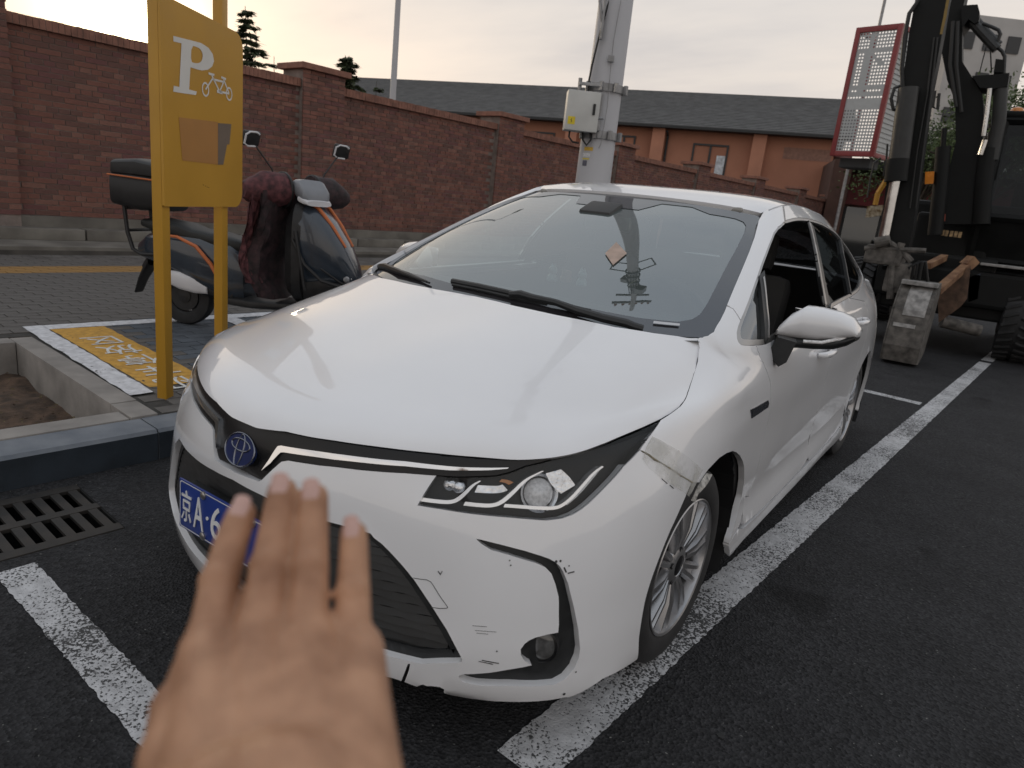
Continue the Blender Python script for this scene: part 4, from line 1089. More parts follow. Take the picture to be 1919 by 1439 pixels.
if BACK.nrm([(BACK.ku[-1]/2, BACK.kv[-1]/2)])[0][2] < 0: BACK.sign = -1.0

# ---- materials of the car
PAINT = M_('white_car_paint', (0.80, 0.80, 0.815), rough=0.32, var=0.025, vscale=2.5, coat=1.0, spec=0.5, rvar=0.06)
GLOSSBLK = M_('gloss_black_trim', (0.010, 0.010, 0.011), rough=0.28, var=0.1, coat=0.0, spec=.35, rvar=0.05)
BLKPL = M_('black_plastic', (0.016, 0.017, 0.018), rough=0.48, var=0.25, vscale=30, bump=0.05, bscale=400)
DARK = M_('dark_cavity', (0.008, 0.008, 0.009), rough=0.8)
CHROME = M_('chrome', (0.82, 0.83, 0.85), rough=0.08, metal=1.0, var=0.03, rvar=0.03)
SATIN = M_('satin_metal', (0.42, 0.41, 0.40), rough=0.32, metal=0.9, var=0.08)
RUBBER = M_('tyre_rubber', (0.020, 0.020, 0.021), rough=0.75, var=0.3, vscale=14, bump=0.1, bscale=120)
ALLOY = M_('alloy_wheel', (0.42, 0.42, 0.43), rough=0.3, metal=0.85, var=0.1, vscale=10)
WSGLASS = coated_glass('windscreen_glass', (0.42, 0.52, 0.50), 0.25, dust_haze=(.10, .16), dust_haze_col=(.42, .50, .49))  # greenish diffuse share stands in for light coming back through the glass
SGLASS = coated_glass('side_glass', (0.05, 0.055, 0.06), 0.0, top=.35, dust_haze=(.0, .012))
LENS = coated_glass('lamp_lens', (0.95, 0.96, 0.97), 0.0, top=.55, dust_haze=(.0, .02))
FRIT = coated_glass('windscreen_frit', (0.01, 0.01, 0.01), 0.12, dust_haze=(.06, .09), dust_haze_col=(.30, .28, .31))
CLOTH = M_('seat_cloth', (0.05, 0.048, 0.046), rough=0.9, bump=0.1, bscale=300)
DASH = M_('dashboard', (0.055, 0.055, 0.055), rough=0.7, bump=0.05, bscale=200)
WHITEPL = M_('lamp_white', (0.93, 0.93, 0.94), rough=0.22, metal=.75, var=0.04)
REFL = M_('lamp_reflector', (0.75, 0.76, 0.78), rough=0.12, metal=1.0, var=0.15, vscale=40, bump=0.25, bscale=120)
AMBER = M_('amber_lens', (0.60, 0.22, 0.05), rough=0.2, coat=0.5)
CLEARPL = M_('clear_bulb', (0.75, 0.74, 0.74), rough=0.1, coat=0.8, var=0.2, vscale=120)
PLATEBLUE = M_('plate_blue', (0.016, 0.042, 0.235), rough=0.35, var=0.08)
PLATEWHITE = M_('plate_white', (0.72, 0.73, 0.74), rough=0.4, var=0.04)
BLUEBADGE = M_('badge_blue', (0.012, 0.025, 0.10), rough=0.12, coat=0.8)

CAR = empty('car', (0, 0, 0), 'white sedan with taped front wing parked inside the marked bay', 'car')
def part(name, datas, mat, parent=CAR, mirror=True, label=None):
    o = link(name, panel_mesh(name, datas, mat), parent)
    if label: o['label'] = label
    if mirror:
        link(name, panel_mesh(name, datas, mat, mirror=True), parent)
    return o

# ---- outlines read off the photograph and laid on the body surfaces
hood_edge = [(535,810),(580,820),(626,827),(700,837.5),(760,845),(820,851),(886,857),(930,860.5),(973,863),(1005,861.5),(1038,858),(1068,852.5),(1097,844.5),(1135,830.5),(1170,815.5),(1205,801),(1238,786)]
shut = [(1256,775.5),(1266,768),(1274,762),(1282,751.5),(1289,735),(1294,720),(1300,701),(1305,684),(1309,665),(1311.5,650),(1308.5,633.5)]
cowl = [(1270,629.5),(1226,624),(1153,612.5),(1095,600),(1039,589),(966,573),(930,564)]
# bonnet
hl = HOOD.tr(*hood_edge, *shut, *cowl)
HUc = HOOD.ku[-1]/2
hl = [p for p in hl if p[0] > HUc+0.004]
v_front = hl[0][1]-0.016; v_rear = HOOD.kv[-1]-0.012
hood_loop = [(HUc, hl[0][1]-0.02)] + hl + [(HUc, max(p[1] for p in hl[-3:])+0.006)]
HM = [(2*HUc-u, v) for u, v in hood_loop[1:-1]][::-1]
hood_loop = hood_loop+HM
part('bonnet', [panel_data(HOOD, hood_loop, step=0.03, gap=0.002, flange=0.02)], PAINT, mirror=False)
# black band under the bonnet edge
trim_low = [(485,901),(490,898.5),(512,877.5),(527,864.5),(540,862.5),(597,871.5),(670,880),(760,886.5),(819,891)]
trim_end = [(857,893.5),(930,891),(959,883.5),(985,872.5),(1036,860.5)]
tl = T(*trim_low, *trim_end)
te = T(*[p for p in hood_edge if p[0] < 1040])
low0 = (U0, tl[0][1]-0.004)
trim_loop = [low0]+tl+te[::-1]+[(U0, te[0][1]-0.018)]
trim_full = trim_loop+mir(trim_loop[1:-1])[::-1]
part('grille_trim', [panel_data(BODY, trim_full, step=0.02, gap=0.001, flange=0.02, offs=lambda uv: -.004-.020*np.exp(-((uv[:, 0]-U0)/.085)**2)*np.clip((tl[0][1]+.11-uv[:, 1])/.05, 0, 1))], GLOSSBLK, mirror=False)
# chrome strips
chr_up = [(491,882),(505,862),(522,836),(528,835),(626,850),(760,864.5),(857,875),(930,876.5),(953,876)]
chr_lo = [(951,878),(915,881),(842,881),(760,873.5),(626,861),(533,847.5),(527,848),(508,868)]
part('chrome_strip', [panel_data(BODY, T(*chr_up, *chr_lo), step=0.012, bstep=0.008, gap=0.0, off=0.003, flange=0.012)], CHROME)
# emblem
EMB = T((458.7, 841.7))[0]
# headlamps
hl_up = [(819,892.5),(857,895.5),(930,893),(961,885.5),(987,874.5),(1039,862),(1070,855.5),(1099,846.5),(1137,832.5),(1172,817.5),(1207,802.5),(1237,788.5)]
hl_dn = [(1221,812),(1199,841),(1170,872.5),(1140.5,906),(1104,942.5),(1088,955),(1075,963),(1053,971),(1024,974.5),(960,969.5),(886,962.5),(830,954),(784,946.5),(757.5,939.5)]
hl_loop = T(*hl_up, *hl_dn)
part('headlight', [panel_data(BODY, hl_loop, step=0.02, gap=0.0015, off=-0.001, flange=0.004)], LENS)
HEADL = [o for o in CAR.children if o.name.startswith('headlight')]
# bumper skin
ARCF = [tuple(BODY.side(.952+.357*math.cos(t), .308+.357*math.sin(t))) for t in np.linspace(R(139), R(200), 20)]
seam = [(1199,843.5),(1226,860),(1253,875.5),(1275,890),(1297,903)]
lip = [(1130,1272),(1070,1308),(1058,1306),(1033,1311),(980,1317),(935,1315),(890,1311),(836,1302),(831,1292),(824,1288),(808,1286.5),(800,1286),(793,1283.5),(786,1284.5),(782,1287),(768,1281.5),(757,1277)]
crack = [(763,1262),(766,1253),(767.3,1245.5),(765.3,1245.5),(761.5,1255),(753.5,1276)]
v_bot = kv[1]-0.004
left = T(*trim_low)+T(*hl_dn[::-1])[1:-2]+T(*seam)+ARCF+T((1193,1236))
bl = T(*lip, *crack)
left_l = left+bl+T((738,1271))+[(U0+.2, v_bot), (U0, v_bot)]
low_r = [(p[0], p[1]) for p in T((1130,1272),(1070,1308),(980,1317))]+[(U0+.45, v_bot), (U0+.2, v_bot)]
right = mir(left+low_r)[::-1]
bump_loop = [(U0, low0[1])]+left_l+right
g_edge = [(700,1008.5),(715,1020),(729,1034),(743,1049),(758,1066),(776,1088.5),(808,1136),(836,1180),(851,1209),(865,1235),(864,1239),(857.6,1241),(787.5,1243)]
gl_ = T(*g_edge)
g_top = T((620,979),(655,987.5),(682,996))
beak = T((620,979))[0]
v_gt = gl_[0][1]
gt_r = T((335,815),(350,850),(380,871),(420,891),(460,911),(494,933))     # same edge seen on the far side
gl_loop = [(U0, v_gt-0.088)]
# far side gives the shape of the upper edge: mirror it
up = [(2*U0-u, v) for u, v in gt_r]
gtop = [(U0, .468), (U0+.10, .456), (U0+.20, .437), (U0+.30, .4245), (U0+.365, .422), (U0+.408, .416)]
v_gb = gl_[-1][1]
g_half = gtop + gl_ + [(U0+.2, v_gb-.004), (U0, v_gb-.005)]
g_loop = g_half + mir(g_half[1:-1])[::-1]
fog_out = [(894,1010.5),(938,1021.5),(982,1033),(1011,1042),(1028,1048),(1041,1055),(1049,1063),(1055,1073),(1064,1095),(1075.5,1142),(1083,1181),(1086.5,1217),(1084,1233),(1075.5,1252.5),(1059.5,1270),(1041,1280.5),(1011,1284),(953,1283.5),(890,1282),(868,1276.6),(861,1270.5),(862,1266.5),(868,1265),(919,1262),(953,1256),(982,1251),(1000,1247)]
fog_lamp = [(992,1243),(983,1236),(977.5,1227),(977,1217),(984,1207),(992,1201),(1004,1195.5),(1026,1190),(1047,1186)]
fog_in = [(1048.5,1170),(1048.5,1130),(1048,1118),(1042,1094),(1034.5,1074),(1023,1062),(1008,1055),(953,1038.5),(921,1029.5),(904,1019)]
fog_loop = T(*fog_out, *fog_lamp, *fog_in)
part('front_bumper', [panel_data(BODY, bump_loop, holes=[g_loop, fog_loop, mir(fog_loop)[::-1]], step=0.03, bstep=0.010, gap=0.0015, flange=0.03)], PAINT, mirror=False)
# fog lamp surround and lamp
part('fog_lamp_surround', [panel_data(BODY, inset(resample(fog_loop, .01), -.004), step=0.02, gap=0, off=-0.022, flange=0.01)], BLKPL)
FOGC = T((1019, 1218))[0]
# grille: recessed back, wavy slats
gin = inset(resample(g_loop, .012), -.006)
part('grille', [panel_data(BODY, gin, step=0.03, gap=0, off=-0.048, flange=0.01)], DARK, mirror=False)
GR = CAR.children[-1]
GRILLE = [o for o in CAR.children if o.name.startswith('grille') and not o.name.startswith('grille_trim')][0]
slat_v = np.arange(v_gb+.018, .455, .0215)
for vi, v in enumerate(slat_v):
    uu = np.linspace(U0-.62, U0+.62, 160)
    ok = inpoly(np.stack([uu, np.full_like(uu, v)], 1), gin); uu = uu[ok]
    if len(uu) < 4: continue
    wav = 0.0016*np.sin((uu-U0)*62+vi*2.1)
    ctr = np.stack([uu, v+wav], 1)
    P0 = BODY.at(ctr+[0, .0092]); P1 = BODY.at(ctr-[0, .0092]); n = BODY.nrm(ctr)
    a = P0-n*.040; b = P0-n*.026; c_ = P1-n*.020; d = P1-n*.040
    k = len(uu); vs = [tuple(p) for r_ in (a, b, c_, d) for p in r_]
    mb = MB(); mb.add(vs, [(r_*k+i, r_*k+i+1, (r_+1)*k+i+1, (r_+1)*k+i) for r_ in range(3) for i in range(k-1)])
    mb.build('slat', BLKPL, GRILLE, smooth=True)
# dark frame round the grille mouth
part('grille_frame', [panel_data(BODY, inset(resample(g_loop, .012), -.004), holes=[inset(resample(g_loop, .012), .022)], step=0.02, gap=0, off=-0.018, flange=0.02)], BLKPL, mirror=False)

# front wing
wing_up = [(1338,621),(1349,600),(1361,573)]
wing_seam = [(1368,575),(1374,578.5),(1380,587),(1388,600)]
dlo_corner = [(1384,611),(1381.5,622),(1382,634),(1385,641),(1389,645),(1402,646.5),(1416.5,646)]
door_gap = [(1419,650),(1423,662),(1427.6,675),(1433,688),(1439,702),(1443,715),(1444.6,728),(1444.3,748),(1442.5,770),(1438,797),(1428,838),(1416,893),(1404,930)]
dg_low = YZ((1.44,.40),(1.43,.345),(1.40,.305))
arch_r = [(1366,1040),(1365,1022),(1368,1010),(1381,965),(1390,930.5),(1394.5,901),(1394.5,877),(1392,865),(1387,855),(1380,848.5),(1373,846),(1362,849.5),(1348,858.5),(1326,881.5),(1311,905)]
wing = T(*seam[::-1][1:])+T((1205,834),(1221,812),(1238,787))+T(*shut)+T((1316,632),(1327,628.5))+T(*wing_up)+T(*wing_seam)+T(*dlo_corner)+T(*door_gap)+dg_low+YZ((1.37,.300),(1.335,.285))+T(*arch_r[1:])+T((1297,904))
part('front_wing', [panel_data(BODY, wing, step=0.03, bstep=0.010, gap=0.0016, flange=0.02)], PAINT)
# sill
sill = T((1366,1043),(1365,1022))+YZ((1.335,.283),(1.39,.297),(1.45,.276),(1.6,.270),(2.4,.268),(3.0,.270),(3.21,.285),(3.285,.26),(3.28,.195),(3.0,.178),(2.4,.172),(1.6,.170))
part('sill', [panel_data(BODY, sill, step=0.04, gap=0.001, flange=0.02)], PAINT)
# side window outline
dlo_top = [(1390,595),(1402,566),(1415,530),(1428,492),(1440,461),(1450,436),(1458,425),(1467.5,416.5),(1477,411.5),(1489,408.5),(1500,408),(1511,409),(1526,412.5),(1540.5,418),(1551,424),(1562,431.5),(1573,442),(1584,456),(1595,470),(1606,488)]
dlo_rear = [(1612,501),(1616,515),(1616.5,528),(1612,541),(1606,548),(1599,553)]
dt = T(*dlo_top); dr = T(*dlo_rear); dc = T(*dlo_corner)
vb = V8-.005
belt = T((1599,553),(1578,564.5),(1559,575.5))+YZ((2.6,.991),(2.3,.981),(2.0,.972),(1.7,.964))+T((1459,630),(1448,638),(1438,643),(1416.5,646))
dlo = dt+dr+belt[1:]+dc[::-1]
# doors
b_gap = YZ((2.40,.978),(2.425,.90),(2.435,.80),(2.44,.60),(2.44,.45),(2.43,.30))
fd = belt[::-1][0:6]+YZ((2.30,.981))+b_gap[:]+YZ((2.3,.276),(1.9,.277),(1.6,.279),(1.46,.283))+dg_low[::-1][1:]+T(*door_gap[::-1])
fd = T((1416.5,646),(1438,643),(1448,638),(1459,630))+YZ((1.7,.964),(2.0,.972),(2.3,.981))+b_gap+YZ((2.3,.276),(1.9,.277),(1.6,.281),(1.45,.29))+dg_low[::-1][1:]+T(*door_gap[::-1])
part('front_door', [panel_data(BODY, fd, step=0.03, gap=0.0016, flange=0.02)], PAINT)
r_gap = YZ((3.36,.985),(3.42,.93),(3.415,.85),(3.36,.74),(3.28,.62),(3.235,.50),(3.225,.40),(3.21,.30))
rd = YZ((2.405,.979),(2.6,.991))+T((1559,575.5),(1578,564.5),(1590,558))+r_gap+YZ((3.0,.278),(2.7,.276),(2.46,.276))+b_gap[::-1][:-1]
part('rear_door', [panel_data(BODY, rd, step=0.03, gap=0.0016, flange=0.02)], PAINT)
# pillar, roof rail and rear quarter in one piece
ditch = [(1417,405.5),(1424,402)]
Wline = T((1362,571))+T((1375,540),(1390,505),(1404,471.5),(1414,444),(1422,412))
vt = kv[-1]-0.004
u16 = [ku[NI-1+i] for i in range(NI)]
rail = [(u16[12]+.01, vt), (u16[14], vt), (u16[15], vt), (u16[16], vt), (u16[17], vt), (u16[18], vt), (u16[19], vt), (u16[20]-.006, vt)]
rear_arch = [tuple(BODY.side(3.64+.362*math.cos(t), .312+.362*math.sin(t))) for t in np.linspace(R(-14), R(172), 36)]
quarter = T((1388,600.5),(1380,587.5),(1374,579),(1368,575.5))+Wline+rail+[(u16[20]-.006, V8+.02), (u16[21], V8-.02), (u16[22], V8-.02), (u16[23], V8-.02), (u16[24]-.001, V8-.02), (u16[24]-.001, kv[1]), (u16[23], kv[1]), (u16[22], kv[1]), (u16[21], kv[1])]
quarter += rear_arch+YZ((3.24,.40))+r_gap[::-1][2:]+T((1590,558))+T((1599,553.5))+dr[::-1]+dt[::-1]
part('body_side', [panel_data(BODY, quarter, step=0.035, gap=0.0014, flange=0.02)], PAINT)
# window trim, glass and dividers
dlo_r = resample(dlo, .012); d1 = inset(dlo_r, .016)
part('window_trim', [panel_data(BODY, dlo_r, holes=[d1], step=0.02, gap=0, off=-0.002, flange=0.012)], SATIN)
def cut(loop, f):
    """clip a closed loop by f(u, v) > 0"""
    o = []; n = len(loop)
    for i in range(n):
        a_, b_ = np.array(loop[i]), np.array(loop[(i+1) % n]); fa, fb = f(a_), f(b_)
        if fa >= 0: o.append(tuple(a_))
        if (fa >= 0) != (fb >= 0): o.append(tuple(a_+(b_-a_)*fa/(fa-fb)))
    return o
def line_f(p, q): p, q = np.array(p), np.array(q); d = q-p; return lambda x: d[0]*(x[1]-p[1])-d[1]*(x[0]-p[0])
pane = inset(dlo_r, .010)
fs_ = line_f(*T((1427,512),(1438,638))); fq_ = line_f(*T((1574.5,449),(1594.5,551))); fb_ = line_f(*T((1519,418),(1551,573)))
sgn_ = lambda f, p: 1 if f(np.array(T(p)[0])) > 0 else -1
def keep(loop, f, p): k_ = sgn_(f, p); return cut(loop, lambda x: k_*f(x))
part('quarter_light', [panel_data(BODY, keep(pane, fs_, (1405,620)), step=0.05, gap=0, off=-0.012, flange=0.003)], coated_glass('sail_glass', (.10, .11, .12), .22, dust_haze=(.02, .06)))
part('rear_door_window', [panel_data(BODY, keep(keep(pane, fb_, (1570,520)), fq_, (1560,500)), step=0.05, gap=0, off=-0.012, flange=0.003)], SGLASS)
part('rear_quarter_light', [panel_data(BODY, keep(pane, fq_, (1600,520)), step=0.05, gap=0, off=-0.012, flange=0.003)], SGLASS)
def strip(name, pts, w, off, mat, depth=.014):
    a = np.array(pts); t = np.gradient(a, axis=0); t /= np.linalg.norm(t, axis=1, keepdims=True); n = np.stack([-t[:, 1], t[:, 0]], 1)
    w_ = np.broadcast_to(np.array(w), (len(a),))[:, None]
    return part(name, [panel_data(BODY, [tuple(p) for p in a+n*w_/2]+[tuple(p) for p in (a-n*w_/2)[::-1]], step=0.015, bstep=.01, gap=0, off=off, flange=depth)], mat)
strip('door_pillar', T((1519,418),(1527,450),(1535,490),(1541,525),(1548,560),(1551,573)), np.linspace(.075, .11, 6), .0025, GLOSSBLK)
strip('pillar_trim', T((1516,418),(1524,450),(1532,490),(1538,525),(1543,552),(1546,571)), np.linspace(.028, .03, 6), .0055, SATIN, .01)
strip('quarter_divider', T((1574.5,449),(1580,475),(1587,510),(1592,536),(1594.5,551)), .02, .0025, BLKPL)
strip('quarter_divider', T((1427,512),(1431,545),(1434,580),(1436.5,610),(1438,638)), .035, .0025, BLKPL)
strip('mirror_sail_trim', T((1429.5,520),(1434,560),(1437,590),(1438.5,610),(1439,634)), .008, .0055, SATIN, .01)

# windscreen
ws_low = [(1309,634),(1321,631.5),(1330,627)]
ws_side = [(1337.5,621.5),(1348,599),(1360,574),(1375,539.5),(1389,505),(1403.5,471),(1413,443),(1423,408)]
ws_top = [(1417,405.5),(1370,396.5),(1330,389.5),(1287,382.5),(1240,375.5),(1200,370)]
WUc = WIND.ku[-1]/2
ws = WIND.tr(*ws_low, *ws_side, *ws_top)
wtop = [p for p in ws[-6:] if p[0] > WUc]
ws_half = [(WUc, .004), (WUc+.25, .004), (WUc+.5, .006)]+ws[:-6]+wtop+[(WUc, WIND.kv[-1]-.002)]
ws_loop = ws_half+[(2*WUc-u, v) for u, v in ws_half[1:-1]][::-1]
WS_E = WIND.ku[-1]
ws_out = [(min(max(u, .003), WS_E-.003), min(max(v, .003), WIND.kv[-1]-.001)) for u, v in inset(resample(ws_loop, .012), -.022)]
part('windscreen', [panel_data(WIND, ws_out, step=0.04, gap=0.0, off=-0.006, flange=0.004)], WSGLASS, mirror=False)
fr = WIND.tr((1100,575),(1200,594),(1270,601),(1298,596.5),(1313,587),(1327,566),(1345,531),(1362,498),(1380,466),(1397,432),(1399,421),(1394,414),(1380,408),(1330,399),(1287,395.5),(1259,407),(1225,408))
vtop = [p for p in fr]
fr_half = [(WUc, fr[0][1]-.012), (WUc+.2, fr[0][1]-.006)]+[p for p in fr if p[0] > WUc+.24][:14]
f_t = [p for p in fr[10:]]
fr_half = [(WUc, fr[0][1]-.012), (WUc+.2, fr[0][1]-.007)]+[p for p in fr[:14] if p[0] > WUc+.25]+[(WUc+.34, WIND.kv[-1]-.05), (WUc+.20, WIND.kv[-1]-.055), (WUc+.15, WIND.kv[-1]-.17), (WUc, WIND.kv[-1]-.175)]
fr_loop = fr_half+[(2*WUc-u, v) for u, v in fr_half[1:-1]][::-1]
part('windscreen_frit', [panel_data(WIND, ws_out, holes=[fr_loop], step=0.03, gap=0, off=-0.004, flange=0)], FRIT, mirror=False)
# dark seal round the windscreen, cowl under the wipers
# roof
rk = ROOF.ku; RUc = rk[-1]/2; e = .004
roof_loop = [(e, e), (rk[-1]-e, e), (rk[-1]-e, ROOF.kv[-1]-e), (e, ROOF.kv[-1]-e)]
part('roof', [panel_data(ROOF, roof_loop, step=0.05, bstep=.03, gap=0.001, flange=0.02)], PAINT, mirror=False)
bu = BACK.ku[-1]
VB = BACK.kv
part('rear_window', [panel_data(BACK, [(.02, .01), (bu-.02, .01), (bu-.02, VB[2]-.02), (.02, VB[2]-.02)], step=.06, bstep=.03, gap=0, off=-.003, flange=.004)], SGLASS, mirror=False)
part('boot_lid', [panel_data(BACK, [(.0, VB[2]), (bu, VB[2]), (bu, VB[-1]), (.0, VB[-1])], step=.06, bstep=.03, gap=0.001, flange=.02)], PAINT, mirror=False)
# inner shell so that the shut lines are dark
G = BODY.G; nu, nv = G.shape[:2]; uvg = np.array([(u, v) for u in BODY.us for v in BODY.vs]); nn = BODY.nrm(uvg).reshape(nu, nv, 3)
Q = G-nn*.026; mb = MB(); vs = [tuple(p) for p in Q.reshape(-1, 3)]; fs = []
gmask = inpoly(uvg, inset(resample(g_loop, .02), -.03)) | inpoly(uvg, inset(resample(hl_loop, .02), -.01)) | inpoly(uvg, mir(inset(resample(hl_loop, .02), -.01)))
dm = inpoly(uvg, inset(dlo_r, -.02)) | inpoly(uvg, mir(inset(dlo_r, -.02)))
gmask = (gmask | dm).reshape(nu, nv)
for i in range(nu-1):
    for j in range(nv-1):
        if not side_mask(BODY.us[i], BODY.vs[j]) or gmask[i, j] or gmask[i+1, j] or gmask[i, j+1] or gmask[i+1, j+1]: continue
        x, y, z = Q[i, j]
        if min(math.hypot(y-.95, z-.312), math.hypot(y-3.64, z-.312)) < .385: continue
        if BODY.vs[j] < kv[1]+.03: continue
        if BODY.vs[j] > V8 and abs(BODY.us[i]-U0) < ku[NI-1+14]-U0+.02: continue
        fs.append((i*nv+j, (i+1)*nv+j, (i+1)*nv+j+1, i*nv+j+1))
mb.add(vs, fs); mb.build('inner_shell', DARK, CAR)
# floor, wheel housings, cowl tray, bulkhead
mb = MB()
mb.box((0, 2.5, .215), (1.30, 3.9, .03)); mb.box((0, .50, .30), (1.2, .05, .28))
mb.box((0, 2.2, .25), (1.64, 1.9, .09))
for y in (.95, 3.64):
    for s in (1, -1):
        n = 20; a = [(s*.60, y+.375*math.cos(t), .312+.375*math.sin(t)) for t in np.linspace(R(-25), R(205), n)]
        b = [(s*.872, p[1], p[2]) for p in a]
        mb.add(a+b, [(i, i+1, n+i+1, n+i) for i in range(n-1)])
        c = (s*.60, y, .30); mb.add(a+[c], [(i, i+1, n) for i in range(n-1)])
mb.build('underbody', DARK, CAR)
mb = MB()
n = 24; xs = np.linspace(-.73, .73, n)
def cowl_y(x): return .905+.30*abs(x/.73)**2.0*.75
a = [(x, cowl_y(x)-.03, .968) for x in xs]; b = [(x, cowl_y(x)+.075, .984-.012*abs(x)) for x in xs]
mb.add(a+b, [(i, i+1, n+i+1, n+i) for i in range(n-1)]); mb.build('cowl_panel', BLKPL, CAR)

# wheels
def wheel(y, s, steer=0.0):
    t = empty('wheel', (s*.757, y, .312), parent=CAR, rot=(0, 0, steer))
    ax = (s, 0, 0)
    mb = MB()
    prof = [(-.095, .205), (-.102, .235), (-.101, .275), (-.088, .302), (-.06, .311), (0, .3125), (.06, .311), (.086, .302), (.097, .285), (.104, .262), (.103, .238), (.099, .222), (.094, .2145), (.08, .209)]
    mb.lathe(prof, (0, 0, 0), ax, 72)
    for g in (-.045, -.015, .018, .048):
        pass
    mb.build('tyre', RUBBER, t, smooth=True)
    mb = MB()
    mb.lathe([(.085, .2135), (.0985, .2165), (.101, .2135), (.098, .2075), (.080, .203), (.02, .196), (-.09, .205)], (0, 0, 0), ax, 72)
    # ten paired spokes, twisted slightly like a turbine
    def P(r, a, h): return (s*h, r*math.cos(a), r*math.sin(a))
    for k in range(10):
        a0 = 2*PI*k/10+.12
        for side in (-1, 1):
            aa = a0+side*.105; ai = a0+side*.10
            w0, w1 = .0105, .0085
            r0, r1 = .050, .206
            pts = []
            for r_, ang, h, w in ((r0, ai, .080, w0), (.12, (ai+aa)/2+side*.008, .093, .009), (r1, aa, .091, w1)):
                da = w/r_
                pts.append([P(r_, ang-da*1.5, h-.022), P(r_, ang-da*.7, h), P(r_, ang+da*.7, h), P(r_, ang+da*1.5, h-.022)])
            vs = [p for q in pts for p in q]
            mb.add(vs, [(j*4+i, j*4+i+1, (j+1)*4+i+1, (j+1)*4+i) for j in range(2) for i in range(3)])
        # web between the pair
        vs = [P(.05, a0-.10, .062), P(.05, a0+.10, .062), P(.20, a0-.10, .074), P(.20, a0+.10, .074)]
        mb.add(vs, [(0, 1, 3, 2)])
    mb.lathe([(.055, .078), (.078, .066), (.086, .052), (.088, .034), (.083, .031)], (0, 0, 0), ax, 40)
    mb.build('rim', ALLOY, t, smooth=True, angle=28)
    mb = MB(); mb.lathe([(.080, .033), (.087, .031), (.090, .022), (.0905, .0)], (0, 0, 0), ax, 32); mb.build('hub_cap', GLOSSBLK, t, smooth=True)
    mb = MB()
    for k in range(5):
        a = 2*PI*k/5+.3; mb.lathe([(.070, .011), (.086, .010), (.0865, .006), (.078, .005)], P(.052, a, 0), ax, 12, cap=True)
    mb.build('wheel_nuts', DARK, t)
    mb = MB(); mb.lathe([(.03, .0), (.03, .135), (.012, .138), (.0, .138)], (0, 0, 0), ax, 48); mb.lathe([(-.06, .2), (-.06, 0)], (0, 0, 0), ax, 32)
    mb.build('brake_disc', M_('brake_disc', (.12, .11, .10), rough=.5, metal=.7) if 'brake_disc' not in bpy.data.materials else bpy.data.materials['brake_disc'], t)
    return t
wheel(.947, 1, R(-.8)); wheel(3.647, 1); wheel(.947, -1, R(-.8)); wheel(3.647, -1)

# emblem: oval ring set with two inner ovals on a dark blue glass
def on_body(uv, off=0.0):
    p = BODY.at([uv])[0]; n = BODY.nrm([uv])[0]; return Vector(p+n*off), Vector(n)
ep, en = on_body((U0, EMB[1]), -.020); ep = Vector((0, .024, .6585))
en = Vector((0, en.y, en.z)).normalized(); eu = Vector((1, 0, 0)); ev = en.cross(eu)
if ev.z < 0: ev = -ev
def oval(cx, cy, a, b, r, h, n=48, asp=.55):
    mbb = []
    for k in range(n):
        t = 2*PI*k/n; mbb.append(ep+eu*(cx+a*math.cos(t))+ev*(cy+b*math.sin(t))+en*h)
    return mbb
EMBLEM = link('emblem', MB().lathe([(.0, .0), (.0, .0)], ep, en, 4).mesh('emblem', BLUEBADGE), CAR)
mb = MB(); base = oval(0, 0, .058, .041, 0, .0); mb.prism([Vector(p) for p in base], en*.008); me = mb.mesh('emblem', BLUEBADGE, smooth=True, angle=30); EMBLEM.data = me
mb = MB()
EMB_CHR = M_('emblem_silver', (.22, .235, .28), rough=.25, metal=1.0)
def ring(cx, cy, a, b, w):
    o = oval(cx, cy, a, b, 0, .0085); mb.tube(o+[o[0], o[1]], w, 8, cap=False)
ring(0, 0, .058, .041, .0022); ring(0, .012, .036, .0145, .0024); ring(0, -.001, .0145, .0395, .0024)
mb.build('emblem_rings', EMB_CHR, EMBLEM, smooth=True)

LHOUS = M_('lamp_housing_black', (.010, .010, .011), rough=.45, spec=.3, var=.2)
